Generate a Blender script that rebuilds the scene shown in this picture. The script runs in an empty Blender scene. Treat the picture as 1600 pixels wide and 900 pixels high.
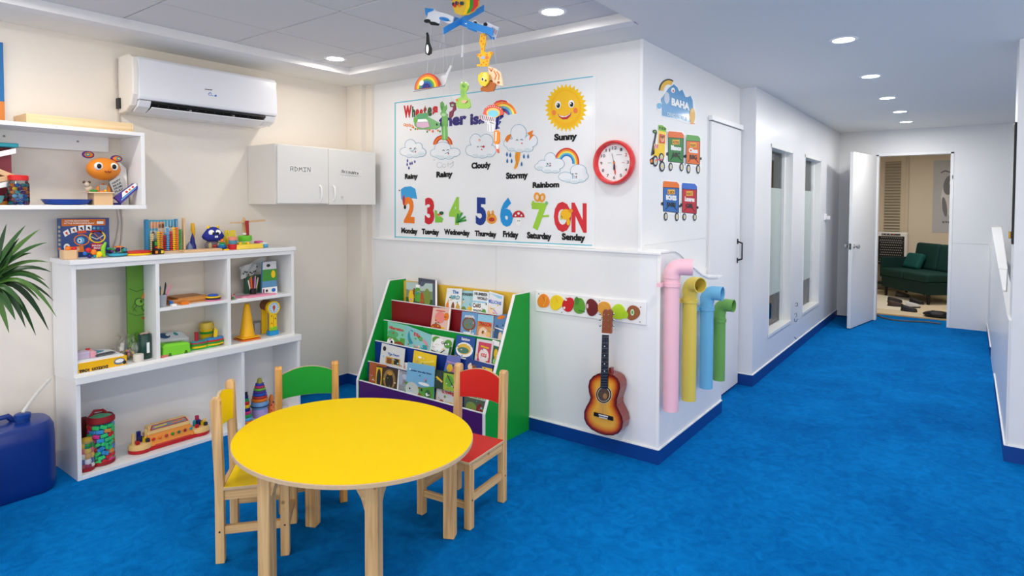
import bpy, math, random
from mathutils import Vector, Matrix
from math import sin, cos, pi, radians as rad
random.seed(7)
SC = bpy.context.scene
COL = SC.collection
# ------------------------------------------------------------------ camera
H = 1.45
YAW, PIT, ROL = -0.636706, -0.0319046, 0.00354661
F, PX, PY = 952.76, 810.79, 348.47
def _axes():
    cy, sy, cp, sp = cos(YAW), sin(YAW), cos(PIT), sin(PIT)
    f = Vector((sy*cp, cy*cp, sp)); r = Vector((cy, -sy, 0)); u = r.cross(f)
    cr, sr = cos(ROL), sin(ROL)
    return cr*r+sr*u, -sr*r+cr*u, f
CR, CU, CF = _axes(); CC = Vector((0, 0, H))
cam = bpy.data.cameras.new('camera'); co = bpy.data.objects.new('camera', cam); COL.objects.link(co)
m = Matrix((CR, CU, -CF)).transposed().to_4x4(); m.translation = CC; co.matrix_world = m
cam.sensor_width = 36; cam.lens = F*36/1600; cam.shift_x = (800-PX)/1600; cam.shift_y = (PY-450)/1600
cam.clip_start = .05; cam.clip_end = 60
SC.camera = co
# ------------------------------------------------------------------ world, exposure, lights
SC.view_settings.view_transform = 'Standard'; SC.view_settings.look = 'None'
SC.view_settings.exposure = 0.0; SC.view_settings.gamma = 1; SC.view_settings.use_curve_mapping = False
W = bpy.data.worlds.new('world'); SC.world = W; W.use_nodes = True
W.node_tree.nodes['Background'].inputs[0].default_value = (1, .955, .89, 1)
W.node_tree.nodes['Background'].inputs[1].default_value = 2.05
CEIL = 2.37; TRAY = 2.42
def area(name, loc, size, power, color=(1, .97, .93), rot=(0, 0, 0), shape='DISK'):
    l = bpy.data.lights.new(name, 'AREA'); l.shape = shape; l.size = size; l.energy = power; l.color = color
    o = bpy.data.objects.new(name, l); COL.objects.link(o); o.location = loc; o.rotation_euler = rot
    return o
LAMPS = [(-1.715, 2.60, TRAY, 3.4, 'ceiling downlight in the tray left of the corridor'),
         (-3.45, 2.585, TRAY, 4.2, 'warm ceiling downlight near the corner above the wall cabinet'),
         (-.588, 3.834, CEIL, 7, 'nearest and largest of the corridor ceiling downlights'),
         (-.592, 5.026, CEIL, 11, 'second corridor ceiling downlight counted from the playroom'),
         (-.592, 6.124, CEIL, 11, 'middle one of the five corridor ceiling downlights'),
         (-.575, 7.087, CEIL, 14, 'fourth corridor downlight, just before the farthest one'),
         (-.587, 7.983, CEIL, 13, 'farthest corridor downlight, in front of the open door')]
for i, (x, y, z, p, lb) in enumerate(LAMPS):
    area('ceiling_glow', (x, y, z-.02), .11, p*.8, (1, .93, .84) if i == 1 else (1, .975, .94))
for x, y, z in ((-3.2, .9, TRAY), (-1.715, 1.2, TRAY), (-.59, 2.6, CEIL), (-.59, 1.2, CEIL), (-2.6, -.2, CEIL), (-.6, -.6, CEIL)):
    area('ceiling_glow', (x, y, z-.02), .13, 8.5, (1, .96, .91))  # unseen lamps added out of frame to light the near room, no fixtures built
area('back_room_fill', (-.5, 10.4, 2.3), .3, 22, (1, .93, .84))  # fill light added under the back room ceiling, no fixture there
area('office_fill', (-2.5, 6.6, 2.3), .4, 22, (.97, 1, .98))  # added fill so the office behind the windows is not dark

# ------------------------------------------------------------------ helpers
def at(px, py, ax, v):
    d = CR*((px-PX)/F) + CU*(-(py-PY)/F) + CF
    i = 'xyz'.index(ax); t = (v-CC[i])/d[i]
    return CC + d*t
def s2l(c):
    c /= 255
    return c/12.92 if c <= .04045 else ((c+.055)/1.055)**2.4
_M = {}
def M(rgb, rough=.5, metal=0, bump=0, bscale=60, vary=.04, coat=0, emit=0, trans=0, alpha=1, name=None, spec=.35):
    key = (spec, rgb, rough, metal, bump, bscale, vary, coat, emit, trans, alpha)
    if key in _M: return _M[key]
    m = bpy.data.materials.new(name or 'paint'); m.use_nodes = True
    nt = m.node_tree; b = nt.nodes['Principled BSDF']
    c = tuple(s2l(v) for v in rgb)
    b.inputs['Roughness'].default_value = rough; b.inputs['Metallic'].default_value = metal
    b.inputs['Specular IOR Level'].default_value = spec
    if coat: b.inputs['Coat Weight'].default_value = coat; b.inputs['Coat Roughness'].default_value = .12
    if trans: b.inputs['Transmission Weight'].default_value = trans; b.inputs['IOR'].default_value = 1.2
    if alpha < 1: b.inputs['Alpha'].default_value = alpha
    if emit:
        b.inputs['Emission Color'].default_value = (*c, 1); b.inputs['Emission Strength'].default_value = emit
    tc = nt.nodes.new('ShaderNodeTexCoord')
    n = nt.nodes.new('ShaderNodeTexNoise'); n.inputs['Scale'].default_value = bscale if bump else 9; n.inputs['Detail'].default_value = 4
    nt.links.new(tc.outputs['Object'], n.inputs['Vector'])
    mx = nt.nodes.new('ShaderNodeMix'); mx.data_type = 'RGBA'
    mx.inputs['A'].default_value = (*[v*(1-vary) for v in c], 1); mx.inputs['B'].default_value = (*[min(1, v*(1+vary)) for v in c], 1)
    nt.links.new(n.outputs['Fac'], mx.inputs['Factor']); nt.links.new(mx.outputs['Result'], b.inputs['Base Color'])
    if bump:
        bp = nt.nodes.new('ShaderNodeBump'); bp.inputs['Strength'].default_value = bump; bp.inputs['Distance'].default_value = .01
        nt.links.new(n.outputs['Fac'], bp.inputs['Height']); nt.links.new(bp.outputs['Normal'], b.inputs['Normal'])
    _M[key] = m
    return m
def wood(axis, a=(226, 186, 128), c=(192, 148, 94), rough=.45):
    m = bpy.data.materials.new('pine'); m.use_nodes = True; nt = m.node_tree; b = nt.nodes['Principled BSDF']
    tc = nt.nodes.new('ShaderNodeTexCoord'); mp = nt.nodes.new('ShaderNodeMapping')
    s = [46, 46, 46]; s['xyz'.index(axis)] = 2.2; mp.inputs['Scale'].default_value = s
    n = nt.nodes.new('ShaderNodeTexNoise'); n.inputs['Scale'].default_value = 1; n.inputs['Detail'].default_value = 5; n.inputs['Distortion'].default_value = .8
    r = nt.nodes.new('ShaderNodeValToRGB')
    r.color_ramp.elements[0].position = .32; r.color_ramp.elements[1].position = .62
    r.color_ramp.elements[0].color = (*[s2l(v) for v in c], 1); r.color_ramp.elements[1].color = (*[s2l(v) for v in a], 1)
    k = nt.nodes.new('ShaderNodeTexVoronoi'); k.inputs['Scale'].default_value = 9
    kr = nt.nodes.new('ShaderNodeValToRGB'); kr.color_ramp.elements[0].position = .05; kr.color_ramp.elements[1].position = .1
    kr.color_ramp.elements[0].color = (.35, .2, .1, 1); kr.color_ramp.elements[1].color = (1, 1, 1, 1)
    mx = nt.nodes.new('ShaderNodeMix'); mx.data_type = 'RGBA'; mx.blend_type = 'MULTIPLY'; mx.inputs['Factor'].default_value = .7
    L = nt.links.new
    L(tc.outputs['Object'], mp.inputs['Vector']); L(mp.outputs['Vector'], n.inputs['Vector']); L(n.outputs['Fac'], r.inputs['Fac'])
    L(tc.outputs['Object'], k.inputs['Vector']); L(k.outputs['Distance'], kr.inputs['Fac'])
    L(r.outputs['Color'], mx.inputs['A']); L(kr.outputs['Color'], mx.inputs['B']); L(mx.outputs['Result'], b.inputs['Base Color'])
    b.inputs['Roughness'].default_value = rough
    return m
def carpet():
    m = bpy.data.materials.new('blue_carpet'); m.use_nodes = True; nt = m.node_tree; b = nt.nodes['Principled BSDF']
    tc = nt.nodes.new('ShaderNodeTexCoord')
    n1 = nt.nodes.new('ShaderNodeTexNoise'); n1.inputs['Scale'].default_value = 1.7; n1.inputs['Detail'].default_value = 6
    n2 = nt.nodes.new('ShaderNodeTexNoise'); n2.inputs['Scale'].default_value = 240; n2.inputs['Detail'].default_value = 3
    n3 = nt.nodes.new('ShaderNodeTexNoise'); n3.inputs['Scale'].default_value = 14; n3.inputs['Detail'].default_value = 8; n3.inputs['Distortion'].default_value = 1.5
    a1 = nt.nodes.new('ShaderNodeMath'); a1.operation = 'ADD'; a2 = nt.nodes.new('ShaderNodeMath'); a2.operation = 'ADD'
    r = nt.nodes.new('ShaderNodeValToRGB'); r.color_ramp.elements[0].position = 1.15/3*1.0; r.color_ramp.elements[1].position = .66
    r.color_ramp.elements[0].color = (s2l(0), s2l(88), s2l(158), 1); r.color_ramp.elements[1].color = (s2l(6), s2l(126), s2l(204), 1)
    dv = nt.nodes.new('ShaderNodeMath'); dv.operation = 'DIVIDE'; dv.inputs[1].default_value = 3
    L = nt.links.new
    for n in (n1, n2, n3): L(tc.outputs['Object'], n.inputs['Vector'])
    L(n1.outputs['Fac'], a1.inputs[0]); L(n2.outputs['Fac'], a1.inputs[1]); L(a1.outputs[0], a2.inputs[0]); L(n3.outputs['Fac'], a2.inputs[1])
    L(a2.outputs[0], dv.inputs[0]); L(dv.outputs[0], r.inputs['Fac']); L(r.outputs['Color'], b.inputs['Base Color'])
    bp = nt.nodes.new('ShaderNodeBump'); bp.inputs['Strength'].default_value = .35; bp.inputs['Distance'].default_value = .004
    L(a1.outputs[0], bp.inputs['Height']); L(bp.outputs['Normal'], b.inputs['Normal'])
    b.inputs['Roughness'].default_value = 1; b.inputs['Specular IOR Level'].default_value = .04
    return m
ORG = {}
def settag(o, label, cat, group=None, kind=None):
    if label: o['label'] = label
    if cat: o['category'] = cat
    if group: o['group'] = group
    if kind: o['kind'] = kind
    return o
def thing(name, label, cat, loc=(0, 0, 0), rotz=0, group=None, local=False):
    o = bpy.data.objects.new(name, None); COL.objects.link(o); o.location = loc; o.rotation_euler = (0, 0, rotz)
    o.empty_display_size = .05
    ORG[o.name] = Vector((0, 0, 0)) if local else Vector(loc)
    return settag(o, label, cat, group)
class MB:
    def __init__(s): s.v = []; s.f = []; s.m = []; s.mats = []
    def mi(s, mat):
        if mat is None: return 0
        if mat not in s.mats: s.mats.append(mat)
        return s.mats.index(mat)
    def add(s, vs, fs, mat=None):
        k = len(s.v); i = s.mi(mat)
        s.v += [Vector(p) for p in vs]; s.f += [tuple(k+j for j in f) for f in fs]; s.m += [i]*len(fs)
        return s
    def box(s, x0, x1, y0, y1, z0, z1, mat=None):
        x0, x1 = sorted((x0, x1)); y0, y1 = sorted((y0, y1)); z0, z1 = sorted((z0, z1))
        vs = [(x, y, z) for z in (z0, z1) for y in (y0, y1) for x in (x0, x1)]
        return s.add(vs, [(0, 2, 3, 1), (4, 5, 7, 6), (0, 1, 5, 4), (2, 6, 7, 3), (0, 4, 6, 2), (1, 3, 7, 5)], mat)
    def obox(s, c, sz, R=None, mat=None):
        R = R or Matrix.Identity(3); c = Vector(c); h = [v/2 for v in sz]
        vs = [c + R @ Vector((x*h[0], y*h[1], z*h[2])) for z in (-1, 1) for y in (-1, 1) for x in (-1, 1)]
        return s.add(vs, [(0, 2, 3, 1), (4, 5, 7, 6), (0, 1, 5, 4), (2, 6, 7, 3), (0, 4, 6, 2), (1, 3, 7, 5)], mat)
    def hexa(s, q, off, mat=None):
        """q: four front points; extruded by off"""
        q = [Vector(p) for p in q]; off = Vector(off); n = len(q)
        vs = q + [p+off for p in q]
        fs = [tuple(range(n)), tuple(range(2*n-1, n-1, -1))] + [(i, i+n, (i+1) % n+n, (i+1) % n) for i in range(n)]
        return s.add(vs, fs, mat)
    def prism(s, poly, axis, a, b, mat=None):
        def P(p, t): return {'x': (t, p[0], p[1]), 'y': (p[0], t, p[1]), 'z': (p[0], p[1], t)}[axis]
        q = [Vector(P(p, a)) for p in poly]; o = Vector(P((0, 0), b)) - Vector(P((0, 0), a))
        return s.hexa(q, o, mat)
    def tube(s, pts, r, n=10, cap=True, closed=False, mat=None, flat=1):
        pts = [Vector(p) for p in pts]; N = len(pts); k0 = len(s.v); i0 = s.mi(mat)
        rr = r if isinstance(r, (list, tuple)) else [r]*N
        t0 = (pts[1]-pts[0]).normalized(); up = Vector((0, 0, 1)) if abs(t0.z) < .9 else Vector((1, 0, 0))
        u = up.cross(t0).normalized()
        for i in range(N):
            if closed: t = (pts[(i+1) % N]-pts[i-1]).normalized()
            elif i == 0: t = t0
            elif i == N-1: t = (pts[i]-pts[i-1]).normalized()
            else: t = ((pts[i+1]-pts[i]).normalized()+(pts[i]-pts[i-1]).normalized()).normalized()
            u = (u - t*u.dot(t)).normalized(); w = t.cross(u)
            for j in range(n):
                a = 2*pi*j/n; s.v.append(pts[i] + (u*cos(a) + w*sin(a)*flat)*rr[i])
        for i in range(N if closed else N-1):
            for j in range(n):
                a = k0+i*n+j; b = k0+i*n+(j+1) % n; c = k0+((i+1) % N)*n+(j+1) % n; d = k0+((i+1) % N)*n+j
                s.f.append((a, b, c, d)); s.m.append(i0)
        if cap and not closed:
            s.f.append(tuple(k0+j for j in range(n))[::-1]); s.f.append(tuple(k0+(N-1)*n+j for j in range(n))); s.m += [i0, i0]
        return s
    def cyl(s, c, r, h, n=20, mat=None, r2=None, axis='z'):
        d = {'x': Vector((h, 0, 0)), 'y': Vector((0, h, 0)), 'z': Vector((0, 0, h))}[axis]
        return s.tube([Vector(c), Vector(c)+d], [r, r if r2 is None else r2], n, mat=mat)
    def lathe(s, prof, c, n=20, mat=None, sx=1, sy=1):
        c = Vector(c); k = len(s.v); i0 = s.mi(mat); N = len(prof)
        for r, z in prof:
            for j in range(n):
                a = 2*pi*j/n; s.v.append(c+Vector((r*cos(a)*sx, r*sin(a)*sy, z)))
        for i in range(N-1):
            for j in range(n):
                s.f.append((k+i*n+j, k+i*n+(j+1) % n, k+(i+1)*n+(j+1) % n, k+(i+1)*n+j)); s.m.append(i0)
        if prof[0][0] > 1e-5: s.f.append(tuple(k+j for j in range(n))[::-1]); s.m.append(i0)
        if prof[-1][0] > 1e-5: s.f.append(tuple(k+(N-1)*n+j for j in range(n))); s.m.append(i0)
        return s
    def ball(s, c, r, n=12, mat=None):
        rx, ry, rz = r if isinstance(r, (tuple, list)) else (r, r, r); K = max(4, n//2)
        return s.lathe([(max(1e-4, sin(pi*i/K)), -cos(pi*i/K)*rz) for i in range(K+1)], c, n, mat, rx, ry)
    def build(s, name, mat=None, parent=None, bevel=0, smooth=False, loc=None, label=None, kind=None, cat=None, group=None, seg=2, world=False):
        if parent is not None: o0 = ORG[parent.name]
        else:
            o0 = Vector(loc) if loc is not None else Vector((0, 0, 0))
        me = bpy.data.meshes.new(name); me.from_pydata([tuple(p-o0) for p in s.v], [], s.f)
        mats = s.mats if s.mats else [mat]
        for x in mats: me.materials.append(x)
        if s.mats: me.polygons.foreach_set('material_index', s.m)
        if smooth: me.polygons.foreach_set('use_smooth', [True]*len(me.polygons))
        me.update()
        o = bpy.data.objects.new(name, me); COL.objects.link(o)
        if parent is not None: o.parent = parent; ORG[o.name] = o0
        else: o.location = o0; ORG[o.name] = o0
        if bevel:
            b = o.modifiers.new('bevel', 'BEVEL'); b.width = bevel; b.segments = seg; b.limit_method = 'ANGLE'; b.angle_limit = rad(35)
        if smooth:
            try: me.set_sharp_from_angle(angle=rad(42))
            except Exception: pass
        return settag(o, label, cat, group, kind)
def box_part(name, mat, parent, *b, bevel=0, **k): return MB().box(*b).build(name, mat, parent, bevel=bevel, **k)
_TX = {}
def text_mesh(body, off=.03):
    if (body, off) in _TX: return _TX[(body, off)]
    c = bpy.data.curves.new('t', 'FONT'); c.body = body; c.size = 1; c.offset = off; c.resolution_u = 3
    o = bpy.data.objects.new('t', c); COL.objects.link(o)
    dg = bpy.context.evaluated_depsgraph_get(); e = o.evaluated_get(dg); me = e.to_mesh()
    vs = [(v.co.x, v.co.y) for v in me.vertices]; fs = [tuple(p.vertices) for p in me.polygons]
    e.to_mesh_clear(); bpy.data.objects.remove(o); bpy.data.curves.remove(c)
    _TX[(body, off)] = (vs, fs)
    return vs, fs
class Art:
    """flat print on a real surface: f maps drawing coordinates to the surface, n is its normal"""
    def __init__(s, f, n, step=.0006, base=.0006): s.f = f; s.n = Vector(n); s.step = step; s.base = base; s.mb = MB(); s.o = (0, 0); s.s = 1
    def frame(s, ox, oy, sc): s.o = (ox, oy); s.s = sc; return s
    def P(s, x, y, l): return s.f(s.o[0]+x/s.s, s.o[1]+y/s.s) + s.n*(s.base+l*s.step)
    def poly(s, pts, mat, l=0): s.mb.add([s.P(x, y, l) for x, y in pts], [tuple(range(len(pts)))], mat); return s
    def rect(s, x0, y0, x1, y1, mat, l=0): return s.poly([(x0, y0), (x1, y0), (x1, y1), (x0, y1)], mat, l)
    def ell(s, cx, cy, rx, ry, mat, l=0, n=20, a0=0, a1=360, rot=0):
        R = rad(rot); pts = []
        full = a1-a0 >= 360
        for i in range(n if full else n+1):
            a = rad(a0+(a1-a0)*i/n); x = rx*cos(a); y = ry*sin(a)
            pts.append((cx+x*cos(R)-y*sin(R), cy+x*sin(R)+y*cos(R)))
        return s.poly(pts, mat, l)
    def arc(s, cx, cy, r0, r1, a0, a1, mat, l=0, n=18, sy=1):
        v = []; 
        for i in range(n+1):
            a = rad(a0+(a1-a0)*i/n)
            v.append(s.P(cx+r0*cos(a), cy+r0*sin(a)*sy, l)); v.append(s.P(cx+r1*cos(a), cy+r1*sin(a)*sy, l))
        s.mb.add(v, [(2*i, 2*i+1, 2*i+3, 2*i+2) for i in range(n)], mat); return s
    def line(s, pts, w, mat, l=0):
        for (x0, y0), (x1, y1) in zip(pts, pts[1:]):
            d = math.hypot(x1-x0, y1-y0) or 1; nx, ny = -(y1-y0)/d*w/2, (x1-x0)/d*w/2; ex, ey = (x1-x0)/d*w*.3, (y1-y0)/d*w*.3
            s.poly([(x0+nx-ex, y0+ny-ey), (x1+nx+ex, y1+ny+ey), (x1-nx+ex, y1-ny+ey), (x0-nx-ex, y0-ny-ey)], mat, l)
        return s
    def text(s, body, xl, yl, xr, yr, h, mat, l=0, off=.03, flip=False):
        """baseline from (xl,yl) to (xr,yr), cap height h"""
        vs, fs = text_mesh(body, off)
        x0 = min(v[0] for v in vs); x1 = max(v[0] for v in vs); 
        out = []
        for x, y in vs:
            t = (x-x0)/(x1-x0); yy = y/.69*h
            if flip: t = 1-t; yy = -yy
            out.append(s.P(xl+(xr-xl)*t, yl+(yr-yl)*t-yy, l))
        s.mb.add(out, fs, mat); return s
    def done(s, name, parent, **k):
        o = s.mb.build(name, None, parent, **k); s.mb = MB(); return o
def wallart(ax, v, n, **k): return Art(lambda x, y: at(x, y, ax, v), n, **k)
def quadart(q, n, **k):
    a, b, c, d = [Vector(p) for p in q]      # top-left, top-right, bottom-right, bottom-left ; u right, v down, 0..1
    return Art(lambda u, w: (a*(1-u)+b*u)*(1-w) + (d*(1-u)+c*u)*w, n, **k)

# ------------------------------------------------------------------ colours
WHITE = M((236, 236, 236), .45, bump=.02, bscale=40, vary=.015, name='white_panel')
CREAM = M((236, 228, 217), .6, bump=.03, bscale=30, vary=.02, name='cream_wall')
LAM = M((240, 240, 239), .35, vary=.015, coat=.15, name='white_laminate')
TRIMW = M((245, 245, 245), .4, vary=.01)
CEILM = M((238, 236, 230), .8, bump=.03, bscale=90, vary=.015, name='ceiling_paint')
BASEB = M((0, 62, 140), .45, vary=.06, name='blue_skirting')
BLACK = M((18, 18, 20), .4); DARK = M((45, 45, 48), .5); GREY = M((150, 150, 152), .5); STEEL = M((190, 190, 192), .25, 1)
RED = M((214, 34, 36), .35); DRED = M((138, 24, 34), .4); ORANGE = M((240, 128, 30), .4); YEL = M((250, 205, 20), .35); GREEN = M((46, 150, 52), .4)
LGREEN = M((136, 204, 44), .4); BLUE = M((30, 110, 200), .4); NAVY = M((28, 34, 120), .4); SKY = M((92, 178, 226), .4); TEAL = M((40, 150, 165), .4)
PINK = M((238, 130, 170), .4); PURP = M((100, 40, 130), .4); BROWN = M((135, 80, 45), .5); TAN = M((222, 184, 140), .5); WPR = M((246, 246, 244), .45, vary=.01)
LPINK = M((240, 190, 200), .4); LBLUE = M((186, 220, 236), .4); CREMP = M((246, 228, 190), .5)
WZ, WX, WY = wood('z'), wood('x'), wood('y')
WZO = wood('z', (222, 164, 84), (190, 128, 58))
PLY = M((206, 178, 140), .5, bump=.05, bscale=80, vary=.1)
PINEL = wood('y', (236, 208, 164), (220, 188, 140))

# ------------------------------------------------------------------ structure
XL = -4.0; YB = 3.157; YU = 3.170; XU = -1.49; XB = -1.366; YC = 4.976; YF = 8.8; XR = .19
def struct(mb, name, mat, **k):
    o = mb.build(name, mat, None, **k); o['kind'] = 'structure'; return o
struct(MB().box(-4.2, 4, -2.4, 12.6, -.06, 0), 'floor', carpet())
struct(MB().box(-4.12, XL, -1.5, 3.3, 0, 2.6), 'wall_left', CREAM)
# poster wall: upper part, corner post, lower boxed-out part
struct(MB().box(-4.1, XU, YU, YU+.1, 1.17, CEIL+.1).box(-4.1, XU-.02, YU, YU+.1, 0, 1.17), 'wall_front', WHITE)
struct(MB().box(XU-.1, XU, YU+.1, YC+.05, 0, CEIL+.1), 'wall_corridor_near', WHITE)
struct(MB().box(-3.999, -3.825, 3.10, YU+.01, 0, CEIL).box(-3.826, -3.752, 3.148, YU+.01, 0, CEIL), 'trim_1', CREAM, bevel=.002)
prof = [(YB, .0), (4.227, 0), (4.227, .958), (4.113, .952), (3.93, .968), (3.80, 1.0), (3.636, 1.065), (3.52, 1.115), (3.44, 1.152), (3.36, 1.176), (3.294, 1.18), (YB, 1.177)]
struct(MB().prism(prof, 'x', XU, XB), 'wall_box', M((238, 239, 242), .3, bump=.02, bscale=30, vary=.02, coat=.2))
struct(MB().box(-3.752, XU+.0, YB, YU+.02, 0, 1.177), 'wall_lower', WHITE)
# thin seams between the wall sheets
sm = MB()
for px in (775,): 
    p = at(px, 500, 'y', YB); sm.box(p.x-.001, p.x+.001, YB-.0012, YB, .085, 1.17)
for px, X in ((1034, XU),): pass
struct(sm, 'trim_2', M((205, 205, 205), .5))
# white caps
struct(MB().box(-3.752, XB+.006, YB-.012, YU, 1.170, 1.183), 'trim_3', TRIMW, bevel=.002)
capp = [(y, z) for y, z in prof[3:]][::-1]
cap = MB()
for (y0, z0), (y1, z1) in zip(capp, capp[1:]): cap.hexa([(XU, y0, z0), (XB+.006, y0, z0), (XB+.006, y1, z1), (XU, y1, z1)], (0, 0, .010))
struct(cap, 'trim_4', TRIMW)
struct(MB().box(XB-.014, XB+.004, YB-.004, YB+.006, .085, 1.172), 'trim_5', TRIMW)
struct(MB().box(XU-.012, XU+.004, YU-.004, YU+.008, 1.18, CEIL), 'trim_6', TRIMW)
# corridor left wall with two window openings (x faces)
wins = [(5.43, 6.245), (6.75, 7.60)]; WZ0, WZ1 = .31, 1.965
cw = MB()
ys = [YC, wins[0][0], wins[0][1], wins[1][0], wins[1][1], YF+.1]
for a, b in ((0, 1), (2, 3), (4, 5)): cw.box(XB-.12, XB, ys[a], ys[b], 0, CEIL+.05)
for a, b in ((1, 2), (3, 4)): cw.box(XB-.12, XB, ys[a], ys[b], 0, WZ0).box(XB-.12, XB, ys[a], ys[b], WZ1, CEIL+.05)
struct(cw, 'wall_corridor_left', M((232, 233, 236), .35, bump=.02, bscale=20, vary=.015, coat=.15))
struct(MB().box(XU-.35, XB-.12, YC, YC+.1, 0, CEIL+.05), 'wall_return', WHITE)
# far wall with doorway
DX0, DX1, DZ = -.945, -.175, 2.075
struct(MB().box(-4, DX0, YF, YF+.1, 0, CEIL+.1).box(DX1, 1.6, YF, YF+.1, 0, CEIL+.1).box(DX0, DX1, YF, YF+.1, DZ, CEIL+.1), 'wall_far', WHITE)
struct(MB().box(DX0-.012, DX0+.02, YF-.006, YF+.11, 0, DZ).box(DX1-.02, DX1+.012, YF-.006, YF+.11, 0, DZ).box(DX0-.012, DX1+.012, YF-.006, YF+.11, DZ-.02, DZ+.012), 'trim_7', TRIMW, bevel=.002)
struct(MB().box(DX1+.0, DX1+.006, YF-.012, YF-.005, 1.76, 1.80), 'trim_8', BLACK)
struct(MB().box(DX0-.3, DX1, YF-.001, YF-.0005, 1.0, 1.001).box(DX1+.02, .18, YF-.0015, YF, 1.0, 1.003), 'trim_9', M((190, 190, 192), .5))
# right side: pier with boxed lower part, opening, far stretch
RM_ = M((232, 232, 232), .35, bump=.02, bscale=20, vary=.02, coat=.2)
struct(MB().box(XR+.012, 3.2, 4.391, 4.62, 0, CEIL+.05), 'wall_right', RM_)
struct(MB().prism([(4.40, 0), (8.1, 0), (8.1, 1.205), (5.2, .872), (4.62, .80), (4.40, .80)], 'x', XR, XR+.05), 'wall_right_low', RM_)
struct(MB().box(XR, XR+.05, 8.131, YF, 0, 1.0), 'wall_right_far', WHITE)
struct(MB().box(1.6, 1.7, 6, 9, 0, 2.6), 'wall_right_end', WHITE)
# skirtings with white cap
def skirt(name, x0, x1, y0, y1, nx, ny, h=.082):
    t = .006
    ax0, ax1 = (x0, x1+t) if nx > 0 else (x0-t, x1) if nx < 0 else (x0, x1)
    ay0, ay1 = (y0-t, y1) if ny < 0 else (y0, y1)
    struct(MB().box(ax0, ax1, ay0, ay1, 0, h), name, BASEB)
    struct(MB().box(ax0-.002*(nx < 0), ax1+.002*(nx > 0), ay0-.003*(ny < 0), ay1, h, h+.007), 'trim_cap', TRIMW)
skirt('baseboard_front', -3.752, XB+.006, YB, YB, 0, -1)
skirt('baseboard_corner', -3.999, -3.82, 3.10, 3.10, 0, -1)
skirt('baseboard_left', XL, XL, -1.5, 1.145, 1, 0)
skirt('baseboard_left_corner', XL, XL, 2.47, 3.10, 1, 0)
skirt('baseboard_box', XB, XB, YB, 4.225, 1, 0)
skirt('baseboard_return', XU, XB+.006, YC, YC, 0, -1, .09)
skirt('baseboard_corridor', XB, XB, YC, YF, 1, 0, .09)
skirt('baseboard_far_left', XB, DX0-.012, YF, YF, 0, -1, .02)
skirt('baseboard_pier_front', XR-.006, 3.2, 4.391, 4.391, 0, -1, .09)
skirt('baseboard_pier_side', XR, XR, 4.391, 6.2, -1, 0, .09)
skirt('baseboard_right_far', XR, XR, 7.35, YF, -1, 0, .09)
# ceiling: flat part around the tray, tray with 60 cm tiles
TX0, TX1, TY1 = -3.66, -1.385, 2.875
struct(MB().box(-4.2, TX0, -2.4, 12.6, CEIL, CEIL+.06).box(TX1, 4, -2.4, 12.6, CEIL, CEIL+.06).box(TX0, TX1, TY1, 12.6, CEIL, CEIL+.06), 'ceiling', CEILM)
TILE = thing('ceiling_tray', None, None); TILE['kind'] = 'structure'
box_part('tray_grid', M((184, 180, 177), .8), TILE, TX0-.2, TX1+.1, -2.4, TY1+.1, TRAY+.006, TRAY+.03)
tm = M((226, 223, 221), .85, bump=.03, bscale=60, vary=.02)
gx = [-4.19+.6*i for i in range(1, 6)]; gy = [TY1-.3-.6*i for i in range(-1, 9)]
gx = [-3.79, -3.19, -2.59, -1.99, -1.39]; gy = [3.17, 2.57, 1.97, 1.37, .77, .17, -.43, -1.03, -1.63, -2.23]
for i in range(4):
    for j in range(9):
        x0 = max(gx[i]+.005, TX0-.04); x1 = gx[i+1]-.005; y1 = min(gy[j]-.005, TY1+.04); y0 = gy[j+1]+.005
        box_part('ceiling_tile', tm, TILE, x0, x1, y0, y1, TRAY+random.uniform(-.0015, .0015), TRAY+.012)
# cove moulding around the tray
cv = [(.0, CEIL-.004), (.014, CEIL-.006), (.014, CEIL+.004), (-.004, CEIL+.012), (-.022, CEIL+.03), (-.03, TRAY), (-.05, TRAY), (-.05, CEIL)]
def cove(p):  # offset from edge: positive = outwards over the flat ceiling
    return p
mbc = MB()
for d, z in cv: mbc.v += [Vector((TX0-d, -2.4, z)), Vector((TX0-d, TY1+d, z)), Vector((TX1, TY1+d, z))]
for i in range(len(cv)):
    a_, b_ = 3*i, 3*((i+1) % len(cv)); mbc.f += [(a_, a_+1, b_+1, b_), (a_+1, a_+2, b_+2, b_+1)]; mbc.m += [0, 0]
struct(mbc, 'trim_cove', M((236, 234, 232), .5))
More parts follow.
